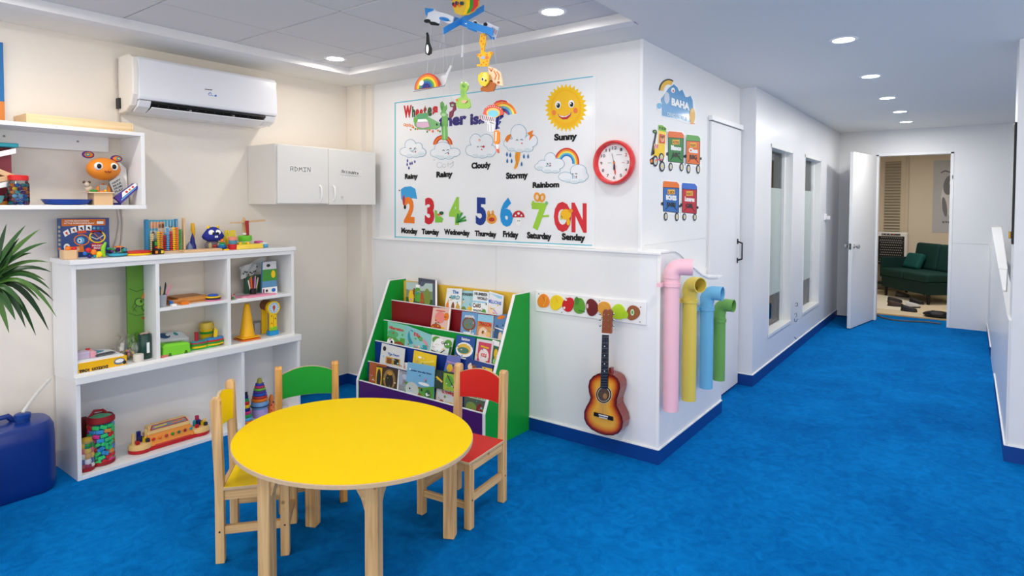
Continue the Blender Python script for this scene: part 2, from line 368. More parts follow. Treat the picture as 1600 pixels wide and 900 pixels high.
# window frames, glass, sills
FR = M((234, 234, 232), .35)
GL = bpy.data.materials.new('clear_glass'); GL.use_nodes = True
_n = GL.node_tree; _n.nodes.clear(); _o = _n.nodes.new('ShaderNodeOutputMaterial'); _t = _n.nodes.new('ShaderNodeBsdfTransparent'); _g = _n.nodes.new('ShaderNodeBsdfGlossy'); _x = _n.nodes.new('ShaderNodeMixShader')
_t.inputs[0].default_value = (.88, .93, .91, 1); _g.inputs['Roughness'].default_value = .03; _f = _n.nodes.new('ShaderNodeFresnel'); _f.inputs[0].default_value = 1.45
_n.links.new(_f.outputs[0], _x.inputs[0]); _n.links.new(_t.outputs[0], _x.inputs[1]); _n.links.new(_g.outputs[0], _x.inputs[2]); _n.links.new(_x.outputs[0], _o.inputs[0])
FROST = M((176, 188, 183), .35, vary=.05, coat=.3, name='frosted_film')
for i, (a, b) in enumerate(wins):
    w = thing('window_%d' % (i+1), None, None, (XB, (a+b)/2, WZ0)); w['kind'] = 'structure'
    fr = MB(); t = .045
    fr.box(XB-.11, XB+.004, a, a+.018, WZ0, WZ1).box(XB-.11, XB+.004, b-.018, b, WZ0, WZ1).box(XB-.11, XB+.004, a, b, WZ1-.03, WZ1)
    fr.build('window_frame', FR, w, bevel=.002)
    box_part('window_bar', FR, w, XB-.11, XB-.06, b-.075, b-.018, WZ0, WZ1-.03)
    box_part('window_sill', FR, w, XB-.11, XB+.008, a, b, WZ0, WZ0+.03, bevel=.003)
    box_part('glass_pane', GL, w, XB-.088, XB-.084, a+.018, b-.075, WZ0+.03, WZ1-.03)
    box_part('frosted_film', FROST, w, XB-.0835, XB-.0825, a+.018, b-.075, .62, 1.60)
# office behind the windows
struct(MB().box(-3.7, -3.6, YC, YF, 0, CEIL), 'wall_office_back', WHITE)
struct(MB().box(-3.6, XB-.12, YF-.06, YF-.01, 0, CEIL), 'wall_office_far', M((214, 214, 210), .6))
struct(MB().box(-3.6, XB-.13, YC+.1, YC+.14, 0, CEIL), 'wall_office_near', WHITE)
dk = thing('office_cupboard', 'dim grey-brown wall cupboard seen through the clear top of the corridor windows', 'cupboard', (-3.4, 7.3, 1.5))
box_part('carcass', M((120, 116, 112), .6), dk, -3.597, -3.22, 5.9, 8.6, 1.40, 1.86, bevel=.004)
for k in range(3): box_part('cupboard_door', M((132, 128, 122), .55), dk, -3.22, -3.205, 5.92+k*.9, 6.78+k*.9, 1.41, 1.85, bevel=.003)
# back room
YW = 12.2
CW = M((232, 220, 200), .7, bump=.02, bscale=20, vary=.02)
struct(MB().box(-2.6, -.83, YW, YW+.1, 0, 2.6).box(-.83, 1.6, YW-.05, YW+.1, 0, 2.6), 'wall_back_room', CW)
struct(MB().box(-2.6, -2.5, 8.9, YW, 0, 2.6), 'wall_back_room_left', CW)
struct(MB().box(1.2, 1.3, 8.9, YW, 0, 2.6), 'wall_back_room_right', CW)
# sliding door in the near corridor wall
d0 = thing('door_1', None, None, (XU, 4.6, 0)); d0['kind'] = 'structure'
box_part('door_panel', M((232, 232, 234), .45, vary=.01), d0, XU, XU+.018, 4.262, YC-.02, .018, 2.035, bevel=.002)
box_part('door_gap', BASEB, d0, XU, XU+.01, 4.23, YC, 0, .016)
box_part('door_header', TRIMW, d0, XU, XU+.03, 4.25, YC, 2.04, 2.075, bevel=.002)
box_part('door_rail', M((110, 110, 112), .5), d0, XU+.003, XU+.02, 4.27, YC-.03, 2.034, 2.042)
hp = at(1152, 392, 'x', XU+.018)
h = MB().tube([(XU+.018, hp.y, hp.z-.075), (XU+.055, hp.y, hp.z-.062), (XU+.055, hp.y, hp.z+.062), (XU+.018, hp.y, hp.z+.075)], .007, 8)
h.box(XU+.018, XU+.022, hp.y-.014, hp.y+.014, hp.z-.095, hp.z-.055).box(XU+.018, XU+.022, hp.y-.014, hp.y+.014, hp.z+.055, hp.z+.095)
h.build('door_handle', DARK, d0, smooth=True, label='dark metal pull handle')
# panel edges on the near corridor wall
struct(MB().box(XU, XU+.003, 4.235, 4.25, 1.0, 2.06).box(XU, XU+.002, YU+.05, 4.235, 1.213, 1.216), 'trim_10', M((222, 223, 226), .4))
# open door at the end of the corridor
hx, hy = DX0+.0, YF-.02; ex, ey = -1.09, 7.955
dr = thing('door_2', None, None, (hx, hy, 0)); dr['kind'] = 'structure'
dv = Vector((ex-hx, ey-hy, 0)); dl = dv.length; dd = dv.normalized(); dn = Vector((dd.y, -dd.x, 0))
if dn.x < 0: dn = -dn   # faces the doorway side (+x)
Rm = Matrix((dd, dn, Vector((0, 0, 1)))).transposed()
MB().obox(Vector((hx, hy, 1.035))+dd*dl/2-dn*.018, (dl, .036, 2.05), Rm).build('door_leaf', M((240, 240, 240), .4, vary=.01), dr, bevel=.002)
for s in (1, -1):
    c = Vector((hx, hy, .965))+dd*(dl-.065)-dn*.018
    mb = MB().tube([c+dn*s*.018, c+dn*s*.024], .026, 16).tube([c+dn*s*.02, c+dn*s*.05], .009, 10).tube([c+dn*s*.045, c+dn*s*.055, c+dn*s*.075, c+dn*s*.082], [.014, .026, .026, .012], 16)
    mb.build('door_knob', STEEL, dr, smooth=True, label='round brushed metal knob')
MB().obox(Vector((hx, hy, .965))+dd*(dl+.001)-dn*.018, (.003, .024, .07), Rm).build('latch_plate', M((110, 110, 110), .3, 1), dr)
# blinds window in the back room
bw = thing('window_3', None, None, (0, YW, 0)); bw['kind'] = 'structure'
a = at(1374, 245, 'y', YW); b = at(1412, 415, 'y', YW)
fr = MB().box(a.x, b.x, YW-.02, YW, b.z, a.z); fr.build('window_frame', M((226, 212, 188), .6), bw, bevel=.003)
a = at(1384, 253, 'y', YW); b = at(1405, 408, 'y', YW)
box_part('window_backing', M((168, 158, 138), .7), bw, a.x, b.x, YW-.03, YW-.02, b.z, a.z)
n = 34
for k in range(n):
    z = a.z-(a.z-b.z)*(k+.5)/n
    MB().obox((a.x/2+b.x/2, YW-.045, z), (b.x-a.x, .03, .003), Matrix.Rotation(rad(38), 3, 'X')).build('blind_slat', M((212, 204, 184), .5), bw)
# elephant picture in the back room
a = at(1459, 251, 'y', YW-.05); b = at(1498, 364, 'y', YW-.05)
pic = thing('elephant_poster', 'grey elephant poster on the cream wall above the green sofa', 'poster', (a.x, YW-.05, b.z))
box_part('sheet', M((196, 198, 204), .6), pic, a.x, b.x, YW-.056, YW-.05, b.z, a.z)
A = wallart('y', YW-.056, (0, -1, 0), step=.001)
A.frame(1360, 230, 3.21)
eg, el = M((128, 130, 136), .6), M((226, 227, 230), .6)
A.ell(400, 250, 46, 90, el, 0, rot=5).ell(395, 190, 28, 50, eg, 1, rot=12).ell(372, 300, 12, 50, eg, 1, rot=-8).ell(400, 310, 14, 40, el, 2).ell(425, 180, 28, 30, el, 2)
A.text('STCI', 360, 380, 412, 382, 9, DARK, 1).line([(355, 128), (375, 118), (400, 126)], 4, DARK, 1)
A.done('elephant_print', pic)

# ------------------------------------------------------------------ ceiling downlights
EM = M((255, 252, 246), .5, emit=9, vary=0)
for i, (x, y, z, p, lb) in enumerate(LAMPS):
    t = thing('ceiling_downlight', lb, 'ceiling light', (x, y, z), group='round ceiling downlights')
    MB().lathe([(.056, 0), (.056, -.004), (.068, -.006), (.074, -.001), (.074, 0)], (x, y, z), 28).build('trim_ring', TRIMW, t, smooth=True)
    MB().lathe([(.001, -.0032), (.0555, -.0032), (.0555, -.001)], (x, y, z), 24).build('diffuser', EM, t)

# ================================================================== table and chairs
def table():
    c = (-1.98, 1.565); Z = .52
    t = thing('play_table', 'oval yellow-topped childs table with pine legs', 'table', (c[0], c[1], 0))
    a, b, th = .499, .434, rad(5)
    R = [(c[0]+a*cos(u)*cos(th)-b*sin(u)*sin(th), c[1]+a*cos(u)*sin(th)+b*sin(u)*cos(th)) for u in [2*pi*i/72 for i in range(72)]]
    MB().prism(R, 'z', Z-.018, Z-.0015).build('tabletop', PLY, t, bevel=.002)
    R2 = [(c[0]+(x-c[0])*.994, c[1]+(y-c[1])*.994) for x, y in R]
    MB().prism(R2, 'z', Z-.0015, Z).build('laminate', M((236, 198, 0), .45, vary=.02, spec=.05), t, label='bright yellow laminate surface')
    L = {'A': (-2.115, 1.262), 'B': (-1.685, 1.415), 'C': (-1.79, 1.924), 'D': (-2.35, 1.625)}
    ang = rad(27); lw = .05
    RM = Matrix.Rotation(ang, 3, 'Z')
    for k, (x, y) in L.items():
        MB().obox((x, y, (Z-.018)/2), (lw, lw, Z-.018), RM).build('leg', WZ, t, bevel=.004)
    ks = ['A', 'B', 'C', 'D']
    for i in range(4):
        p, q = Vector((*L[ks[i]], 0)), Vector((*L[ks[(i+1) % 4]], 0)); d = (q-p).normalized(); nn = Vector((-d.y, d.x, 0))
        MB().hexa([p+d*.02+nn*.009+Vector((0, 0, Z-.075)), q-d*.02+nn*.009+Vector((0, 0, Z-.075)), q-d*.02+nn*.009+Vector((0, 0, Z-.018)), p+d*.02+nn*.009+Vector((0, 0, Z-.018))], -nn*.018).build('apron', WX, t, bevel=.002)
        for s, o in ((1, p), (-1, q)):
            pts = []
            prof = [(.021, Z-.03), (.021, Z-.185), (.032, Z-.165), (.045, Z-.125), (.062, Z-.10), (.070, Z-.088), (.092, Z-.075), (.10, Z-.03)]
            MB().hexa([o+d*s*u+nn*.011+Vector((0, 0, z)) for u, z in prof], -nn*.022).build('corner_bracket', WX, t, bevel=.002)
table()
def chair(label, rgb, cx, cy, ang, hh=.64, dep=.30, wid=.30, WZ=WZ):
    t = thing('childs_chair', label, 'chair', (cx, cy, 0), rad(ang), 'small pine chairs around the yellow table', local=True)
    pm = M(rgb, .4, vary=.02, spec=.15); p = .034; hx, hy = dep/2-p/2, wid/2-p/2; sz = .31
    for sy in (-1, 1):
        # back post with clipped top
        y0, y1 = sy*hy-p/2, sy*hy+p/2
        pr = [(-hx-p/2, 0), (-hx+p/2, 0), (-hx+p/2, sz), (-hx+p/2-.012, hh-.012), (-hx+p/2-.02, hh), (-hx-p/2-.006, hh), (-hx-p/2-.014, hh-.012), (-hx-p/2, sz)]
        MB().prism(pr, 'y', y0, y1).build('back_leg', WZ, t, bevel=.003)
        MB().box(hx-p/2, hx+p/2, y0, y1, 0, sz-.012).build('front_leg', WZ, t, bevel=.003)
        MB().box(-hx+p/2, hx-p/2, y0+.006, y1-.006, sz-.055, sz-.012).build('seat_rail', WX, t, bevel=.002)
        MB().box(-hx+p/2, hx-p/2, y0+.007, y1-.007, .115, .148).build('stretcher', WX, t, bevel=.002)
        for sx in (-hx, hx):
            MB().cyl((sx, sy*(hy+p/2+.0005)-.0005, .13), .004, .001, 8, axis='y').build('screw', DARK, t)
    MB().box(hx-p/2+.006, hx+p/2-.006, -hy+p/2, hy-p/2, sz-.055, sz-.012).build('front_rail', WY, t, bevel=.002)
    MB().box(-hx-.008, -hx+.008, -hy+p/2, hy-p/2, sz-.055, sz-.012).build('back_rail', WY, t, bevel=.002)
    MB().box(hx-.008-.0, hx+.008, -hy+p/2, hy-p/2, .085, .115).build('stretcher', WY, t, bevel=.002)
    MB().box(-hx+p/2-.002, hx+p/2+.012, -wid/2-.004, wid/2+.004, sz-.012, sz).build('seat', PLY, t, bevel=.002)
    MB().box(-hx+p/2+.001, hx+p/2+.009, -wid/2-.001, wid/2+.001, sz, sz+.0016).build('seat_laminate', pm, t)
    # curved backrest, arched top and slight arch below
    n = 14; mb = MB(); mf = MB()
    def row(off, mbx, zin=0):
        k = len(mbx.v); vs = []
        for i in range(n+1):
            u = -1+2*i/n; y = u*(hy-p/2+.002); x = -hx-.004-.022*(1-u*u)+off
            zt = hh-.04+.026*(1-u*u)-zin; zb = hh-.165+.004*(1-u*u)+zin
            vs += [(x, y, zb), (x, y, zt)]
        return vs
    f_, b_ = row(.006, mb), row(-.006, mb)
    fs = []
    N = len(f_)
    for i in range(n):
        fs += [(2*i, 2*i+2, 2*i+3, 2*i+1), (N+2*i, N+2*i+1, N+2*i+3, N+2*i+2), (2*i+1, 2*i+3, N+2*i+3, N+2*i+1), (2*i, N+2*i, N+2*i+2, 2*i+2)]
    fs += [(0, 1, N+1, N), (N-2, 2*N-2, 2*N-1, N-1)]
    mb.add(f_+b_, fs).build('backrest', PLY, t)
    for o in (.0068, -.0068):
        v = row(o, mf, .001); mf = MB(); mf.add(v, [(2*i, 2*i+2, 2*i+3, 2*i+1) for i in range(n)]).build('backrest_laminate', pm, t, smooth=True)
    return t
chair('pine childs chair with red seat and backrest, right of the table', (205, 44, 38), -1.917, 2.15, -83, .64, .32, .30)
chair('pine childs chair with yellow seat and backrest, left of the table', (250, 212, 2), -2.42, 1.408, 50, .67, .28, .29)
chair('pine childs chair with green seat and backrest, behind the table', (36, 152, 52), -2.604, 1.790, -29, .62, .30, .31, WZO)

# ================================================================== shelf units on the left wall
def xq(px0, py0, px1, py1, X):
    """photo rectangle -> y range and z range on the plane x = X"""
    a, b = at(px0, (py0+py1)/2, 'x', X), at(px1, (py0+py1)/2, 'x', X)
    m = (px0+px1)/2; return a.y, b.y, at(m, py1, 'x', X).z, at(m, py0, 'x', X).z
lo = thing('low_shelf_unit', 'low white laminate shelf unit on the blue floor carrying the taller shelves', 'shelf', (-3.85, 1.8, 0))
LX = -3.69; UX = -3.705
t_ = .02
box_part('side_panel', LAM, lo, -3.995, LX, 1.15, 1.17, 0, .505, bevel=.0015)
box_part('side_panel', LAM, lo, -3.995, LX, 2.44, 2.46, 0, .505, bevel=.0015)
box_part('base_board', LAM, lo, -3.995, LX, 1.17, 2.44, .0, .022, bevel=.0015)
box_part('divider', LAM, lo, -3.995, LX, 2.04, 2.06, .022, .505, bevel=.0015)
box_part('top_board', LAM, lo, -3.995, LX+.012, 1.146, 2.466, .505, .545, bevel=.003)
box_part('back_panel', LAM, lo, -3.999, -3.992, 1.16, 2.45, .022, .505)
up = thing('upper_shelf_unit', 'open white cubby shelf unit standing on the low unit, toys in every cubby', 'shelf', (-3.85, 1.8, .545))
box_part('side_panel', LAM, up, -3.995, UX, 1.145, 1.165, .545, 1.125, bevel=.0015)
box_part('side_panel', LAM, up, -3.995, UX, 2.408, 2.428, .545, 1.125, bevel=.0015)
box_part('divider', LAM, up, -3.995, UX, 1.547, 1.567, .556, 1.10, bevel=.0015)
box_part('divider', LAM, up, -3.995, UX, 1.963, 1.983, .556, 1.10, bevel=.0015)
box_part('shelf_board', LAM, up, -3.99, UX, 1.567, 1.963, .826, .845, bevel=.0015)
box_part('shelf_board', LAM, up, -3.99, UX, 1.983, 2.408, .816, .835, bevel=.0015)
box_part('top_rail', LAM, up, UX-.018, UX, 1.165, 2.408, 1.10, 1.125, bevel=.001)
box_part('top_board', LAM, up, -3.995, UX+.012, 1.136, 2.436, 1.125, 1.15, bevel=.002)
box_part('bottom_board', LAM, up, -3.99, UX-.0, 1.165, 2.408, .545, .556, bevel=.001)
ZT = 1.15; ZB = .556; ZM = .845; ZR = .835; ZL = .022
# wall shelf
WSX = -3.72; WY0, WY1 = .62, 1.508
ws = thing('wall_shelf', 'white open box shelf hung on the wall under the air conditioner side', 'shelf', (-3.9, 1.1, 1.418))
ws['label'] = 'white open box shelf on the left wall, above the tall cubby unit'
box_part('top_board', LAM, ws, -3.998, WSX, WY0, WY1, 1.818, 1.838, bevel=.0015)
box_part('bottom_board', LAM, ws, -3.998, WSX, WY0, WY1+.004, 1.412, 1.434, bevel=.0015)
box_part('side_panel', LAM, ws, -3.998, WSX, WY1-.02, WY1, 1.434, 1.818, bevel=.0015)
box_part('side_panel', LAM, ws, -3.998, WSX, WY0, WY0+.02, 1.434, 1.818, bevel=.0015)
box_part('hanging_rail', LAM, ws, -3.996, -3.975, WY0+.02, 1.42, 1.735, 1.818, bevel=.001)
for yy in (.95, 1.27): MB().cyl((-3.9755, yy, 1.785), .006, .002, 10, axis='x').build('screw', GREY, ws)
ZW = 1.434
def single(mb, name, mat, label, cat, loc, group=None, **k):
    return mb.build(name, mat, None, loc=loc, label=label, cat=cat, group=group, **k)
# ---- on top of the wall shelf: light wooden tray box
y0, y1, z0, z1 = xq(66, 172, 209, 202, -3.75)
tb = thing('wooden_box', 'long shallow pale wooden box on top of the wall shelf', 'box', (-3.85, 1.2, 1.838))
box_part('base', PINEL, tb, -3.96, -3.755, .985, 1.465, 1.838, 1.846)
for b in ((-3.96, -3.755, .985, .995), (-3.96, -3.755, 1.455, 1.465), (-3.96, -3.952, .995, 1.455), (-3.763, -3.755, .995, 1.455)): box_part('side_board', PINEL, tb, *b, 1.846, 1.888, bevel=.001)
box_part('lid_board', PINEL, tb, -3.955, -3.76, .99, 1.46, 1.882, 1.888)
# canvas picture at the left edge
cp = thing('wall_picture', 'blue and orange picture hanging at the far left edge of the wall', 'picture', (-3.99, .75, 1.9))
box_part('canvas', M((40, 110, 170), .6, vary=.1), cp, -3.999, -3.975, .55, .955, 1.86, 2.26, bevel=.002)
box_part('canvas_strip', M((214, 130, 60), .6, vary=.1), cp, -3.9755, -3.9745, .55, .955, 1.86, 1.96)
# ---- in the wall shelf
mr = thing('marble_run', 'wooden ball-run toy with teal top, red back and zigzag ramps on the wall shelf', 'toy', (-3.88, .85, ZW))
y0, y1, zz, zt = xq(4, 230, 55, 320, -3.86)
y0 = .80; y1 = .955
box_part('back_board', M((150, 60, 75), .4), mr, -3.9, -3.885, y0, y1, ZW+.02, ZW+.30)
box_part('base', M((228, 130, 30), .45), mr, -3.93, -3.80, y0, y1, ZW, ZW+.02, bevel=.003)
box_part('side_post', M((228, 130, 30), .45), mr, -3.91, -3.80, y0, y0+.02, ZW+.02, ZW+.29, bevel=.003)
box_part('top_bar', TEAL, mr, -3.93, -3.80, y0-.01, y1+.01, ZW+.285, ZW+.305, bevel=.004)
for k, (za, zb, mt) in enumerate(((.21, .255, WPR), (.185, .12, TAN), (.06, .10, WPR), (.095, .125, TAN))):
    MB().hexa([(-3.805, y0+.015, ZW+za), (-3.805, y1, ZW+zb), (-3.805, y1, ZW+zb+.026), (-3.805, y0+.015, ZW+za+.026)], (-.075, 0, 0)).build('ramp', mt, mr, bevel=.002)
MB().box(-3.80, -3.77, .90, .95, ZW+.035, ZW+.055).build('catch_tray', BLACK, mr)
box_part('yellow_stop', YEL, mr, -3.8, -3.775, y1-.03, y1, ZW+.125, ZW+.145)
bl = single(MB().lathe([(.03, 0), (.052, .012), (.062, .045), (.058, .045), (.048, .014), (.001, .006)], (-3.79, .84, ZW), 22), 'bowl', M((110, 176, 178), .4), 'pale teal plastic bowl at the left end of the wall shelf', 'bowl', (-3.79, .84, ZW), smooth=True)
# candy-jar with coloured toys
def jar(name, label, X, Y, Z, r, h, lidm, pal, cat='jar', n=60, lidh=.022):
    t = thing(name, label, cat, (X, Y, Z))
    MB().lathe([(r*.92, 0), (r, .012), (r, h*.82), (r*.86, h*.92), (r*.86, h)], (X, Y, Z), 24).build('clear_body', GL, t, smooth=True)
    MB().lathe([(r*.93, 0), (r*.93, lidh), (r*.8, lidh+.004), (.001, lidh+.004)], (X, Y, Z+h-.004), 24).build('lid', lidm, t, smooth=True)
    rn = random.Random(hash(label) % 1000 if False else len(label)); mb = MB()
    lay = int(h*.86/(r*.40))
    for i in range(lay):
        for j in range(9):
            a = j*2*pi/9+i*.35; q = r*.72
            mb.ball((X+q*cos(a), Y+q*sin(a), Z+r*.22+i*r*.40), (r*rn.uniform(.18, .26), r*rn.uniform(.2, .28), r*.22), 8, rn.choice(pal))
    mb.build('jar_contents', None, t, smooth=True, kind='stuff')
    return t
PAL = [RED, YEL, TEAL, BLUE, ORANGE, NAVY, M((160, 60, 70), .4), SKY, PURP]
jar('jar', 'clear jar of small coloured toys with a red lid on the wall shelf', -3.775, .953, ZW, .044, .125, RED, PAL)
y0, y1, _, _ = xq(80, 311, 146, 320, -3.80)
single(MB().lathe([(.05, 0), (.10, .004), (.118, .03), (.112, .03), (.098, .008), (.001, .006)], (0, 0, 0), 28), 'tray', M((16, 66, 160), .35), 'dark blue shallow oval tray in the middle of the wall shelf', 'tray', (0, 0, 0), smooth=True).location = (-3.83, 1.17, ZW)
bpy.data.objects['tray'].scale = (.8, .95, 1)
# orange bear toy
def feat(A, mat, *e): A.ell(*e[:4], mat, e[4])
X = -3.83
bc = at(163, 264, 'x', X)
bt = thing('bear_toy', 'orange round-headed bear toy with rainbow ears on the wall shelf', 'toy', (X, bc.y, ZW))
OB = M((236, 140, 40), .35, vary=.06)
MB().lathe([(.04, 0), (.045, .05), (.03, .1), (.001, .12)], (X-.02, bc.y, ZW), 18).build('body', OB, bt, smooth=True)
MB().ball((X-.01, bc.y, bc.z), (.06, .082, .062), 24).build('head', OB, bt, smooth=True)
for s in (-1, 1):
    ec = Vector((X+.035, bc.y+s*.036-.003, bc.z+.012))
    e = MB().ball(ec, (.018, .022, .022), 16).build('eye', WPR, bt, smooth=True)
    MB().ball(ec+Vector((.012, -.002, 0)), (.009, .012, .014), 12).build('pupil', BLACK, e, smooth=True)
    earc = Vector((X-.01, bc.y+s*.068-.004, bc.z+.07+(.004 if s < 0 else -.01)))
    ea = MB().ball(earc, (.012, .03, .02), 16).build('ear', PURP, bt, smooth=True)
    mb = MB(); mb.ball(earc+Vector((.006, 0, 0)), (.009, .022, .015), 14, ORANGE); mb.ball(earc+Vector((.009, .004*s, 0)), (.009, .013, .011), 12, TEAL); mb.ball(earc+Vector((.012, .006*s, 0)), (.007, .007, .006), 10, YEL)
    mb.build('ear_rings', None, ea, smooth=True)
mb = MB(); mb.tube([(X+.05, bc.y-.015, bc.z-.014), (X+.052, bc.y-.007, bc.z-.02), (X+.052, bc.y, bc.z-.014), (X+.052, bc.y+.007, bc.z-.02), (X+.05, bc.y+.015, bc.z-.014)], .003, 6)
mb.build('mouth', M((150, 50, 20), .4), bt)
# wooden block box with green toy, grey card, purple tube, mouse
b0 = thing('wooden_block_box', 'small pale wooden box with a flat lid in front of the orange bear toy', 'box', (-3.78, 1.27, ZW))
y0, y1, _, z1 = xq(141, 300, 178, 320, -3.76)
box_part('body', TAN, b0, -3.86, -3.765, y0+.02, y1-.002, ZW, z1-.006, bevel=.002)
box_part('lid', M((236, 212, 176), .5), b0, -3.87, -3.755, y0-.008, y1, z1-.006, z1, bevel=.001)
ztop = z1
single(MB().ball((-3.80, y0+.03, ztop+.006), (.02, .02, .008), 12, GREEN).box(-3.815, -3.79, y0+.055, y0+.075, ztop, ztop+.008, ORANGE).ball((-3.8, y0+.085, ztop+.007), .007, 10, YEL), 'toy_fruit', None, 'green, orange and yellow toy pieces on the small wooden box lid', 'toy', (-3.8, y0+.04, ztop), smooth=False)
mt = thing('mouse_toy', 'small spotted mouse figure sitting behind the green toy pieces', 'toy', (-3.845, y0+.022, ztop))
MB().ball((-3.845, y0+.022, ztop+.018), (.014, .02, .018), 12).ball((-3.84, y0+.012, ztop+.04), .014, 12).build('body', M((206, 190, 170), .6), mt, smooth=True)
for s in (-1, 1): MB().ball((-3.842, y0+.012+s*.012, ztop+.053), (.003, .008, .008), 10).build('ear', M((90, 70, 60), .6), mt, smooth=True)
cd = thing('activity_card', 'tilted light grey card with dark scribbled lettering in the wall shelf', 'card', (-3.80, 1.34, ZW))
q = [at(186, 283, 'x', -3.80), at(204, 275, 'x', -3.80), at(212, 297, 'x', -3.80), at(195, 304, 'x', -3.80)]
q2 = [q[3], q[0], q[1], q[2]]
q2 = [at(171, 284, 'x', -3.80), at(189, 274, 'x', -3.80), at(196, 299, 'x', -3.80), at(179, 305, 'x', -3.80)]
lift = ZW-min(p.z for p in q2) if min(p.z for p in q2) < ZW else 0
MB().hexa([p+Vector((0, 0, lift)) for p in q2]+[], (-.004, 0, 0)).build('card', M((186, 184, 180), .6), cd)
MB().box(-3.82, -3.81, 1.315, 1.35, ZW, ZW+.11).build('card_stand', M((150, 148, 144), .6), cd)
A = quadart([p+Vector((0, 0, lift)) for p in q2], (1, 0, 0))
for r in range(4): A.text(['HAPPY', 'BEAR', 'DRUMS', 'PLAY'][r], .12, .26+r*.2, .88, .26+r*.2, .12, DARK)
A.done('card_print', cd)
pt = thing('paste_carton', 'slanted purple and white carton with red dots at the right end of the wall shelf', 'carton', (-3.78, 1.4, ZW))
qa = [at(179, 309, 'x', -3.77), at(211, 286, 'x', -3.77), at(217, 293, 'x', -3.77), at(190, 318, 'x', -3.77)]
MB().hexa(qa, (-.03, 0, 0)).build('carton', M((72, 50, 140), .4), pt, bevel=.001)
A = quadart(qa, (1, 0, 0)); A.poly([(.35, 0), (1, 0), (1, .55), (.2, .55)], WPR, 0); 
for k in range(3): A.ell(.5+k*.16, .3, .05, .16, [RED, ORANGE, RED][k], 1)
A.rect(.1, .62, .9, .75, SKY, 1); A.done('carton_print', pt)
MB().box(-3.81, -3.79, 1.375, 1.41, ZW, qa[3].z+.004).build('carton_end', NAVY, pt)
fm = thing('framed_panels', 'thin beige and white panels leaning in the right end of the wall shelf', 'panel', (-3.93, 1.42, ZW))
MB().hexa([(-3.93, 1.395, ZW), (-3.93, 1.478, ZW), (-3.95, 1.478, ZW+.25), (-3.95, 1.41, ZW+.25)], (-.006, 0, 0)).build('panel', M((206, 194, 178), .6), fm)
MB().hexa([(-3.87, 1.395, ZW), (-3.87, 1.48, ZW), (-3.90, 1.48, ZW+.21), (-3.90, 1.43, ZW+.26)], (-.005, 0, 0)).build('panel', WPR, fm)
MB().tube([(-3.86, 1.37, ZW+.22), (-3.84, 1.42, ZW+.13), (-3.82, 1.46, ZW+.06)], .004, 8).build('white_rod', WPR, fm)
A = Art(lambda u, v: Vector((-3.928-.02*v, 1.38+u*.08, ZW+.25*v)), (1, 0, 0)); A.ell(.35, .86, .3, .05, ORANGE, 3).ell(.8, .82, .2, .05, RED, 3).ell(.6, .5, .1, .03, M((180, 120, 60)), 3); A.done('panel_print', fm)

# ---- cable below the wall shelf
cb = thing('white_cable', 'white cable hanging down the wall from the wall shelf to the cubby unit top', 'cable', (-3.99, 1.5, 1.15))
p1, p2, p3, p4 = at(205, 326, 'x', -3.992), at(207, 350, 'x', -3.992), at(203, 372, 'x', -3.992), at(192, 392, 'x', -3.992)
MB().tube([(-3.992, 1.468, 1.41), (-3.992, 1.475, 1.33), (-3.992, 1.462, 1.24), (-3.98, 1.44, 1.18), (-3.96, 1.42, 1.155)], .006, 8).build('cable', M((220, 214, 208), .5), cb, smooth=True)
MB().tube([(-3.993, 1.485, 1.41), (-3.993, 1.49, 1.33), (-3.993, 1.485, 1.24), (-3.99, 1.47, 1.155)], .004, 8).build('thin_cable', M((200, 190, 184), .5), cb, smooth=True)

# ---- on top of the cubby unit
# board game box
bx = thing('game_box', 'large blue activity game box with orange banner standing on the cubby unit', 'box', (-3.9, 1.24, ZT))
BXM = M((20, 60, 130), .4, coat=.2)
X = -3.885
fy0, fy1, fz1 = at(97, 370, 'x', X).y, at(171, 370, 'x', X).y, at(130, 341, 'x', X).z
box_part('carton', BXM, bx, X-.075, X, fy0, fy1, ZT, fz1, bevel=.001)
A = wallart('x', X, (1, 0, 0)); A.frame(60, 320, 8)
A.poly([(290, 178), (836, 178), (836, 255), (290, 268)], M((216, 112, 30)), 0)
for k, (x0, x1, y) in enumerate(((325, 630, 200), (320, 700, 228))): A.text('LITTLE SCIENTISTS PLAY' if k else 'ACTIVE EDUCATION', x0, y+12, x1, y+10, 17, WPR, 1)
A.rect(730, 205, 812, 238, WPR, 1)
for k in range(4):
    cx, cy, r = [350, 440, 535, 628][k], [352, 315, 292, 286][k], [-28, -14, -6, 2][k]
    R = rad(r); q = [(cx+(x*cos(R)-y*sin(R))*.9, cy+(x*sin(R)+y*cos(R))) for x, y in ((-40, -34), (40, -34), (40, 34), (-40, 34))]
    A.poly(q, WPR, 1); A.ell(cx, cy, 14, 14, [RED, BROWN, BLACK, BLACK][k], 2).ell(cx+12, cy+16, 12, 8, [ORANGE, ORANGE, DARK, DARK][k], 3)
for k in range(3): A.ell(695+k*52, 292, 18, 16, [SKY, TEAL, BLUE][k], 1)
A.poly([(480, 325), (600, 318), (600, 350), (490, 362)], M((226, 80, 36)), 1).poly([(640, 320), (780, 320), (800, 355), (650, 352)], RED, 1)
A.ell(540, 440, 100, 70, ORANGE, 1).ell(540, 440, 85, 58, BXM, 2).ell(525, 445, 50, 42, SKY, 3).ell(515, 448, 26, 26, WPR, 4).ell(512, 448, 12, 14, NAVY, 5)
A.ell(735, 400, 105, 78, YEL, 1).ell(735, 400, 85, 62, M((60, 70, 120)), 2).line([(660, 400), (730, 430), (810, 380)], 8, WPR, 3).line([(700, 360), (740, 400), (790, 440)], 8, ORANGE, 3)
A.poly([(655, 480), (800, 480), (790, 560), (700, 570), (650, 530)], M((196, 24, 60)), 3)
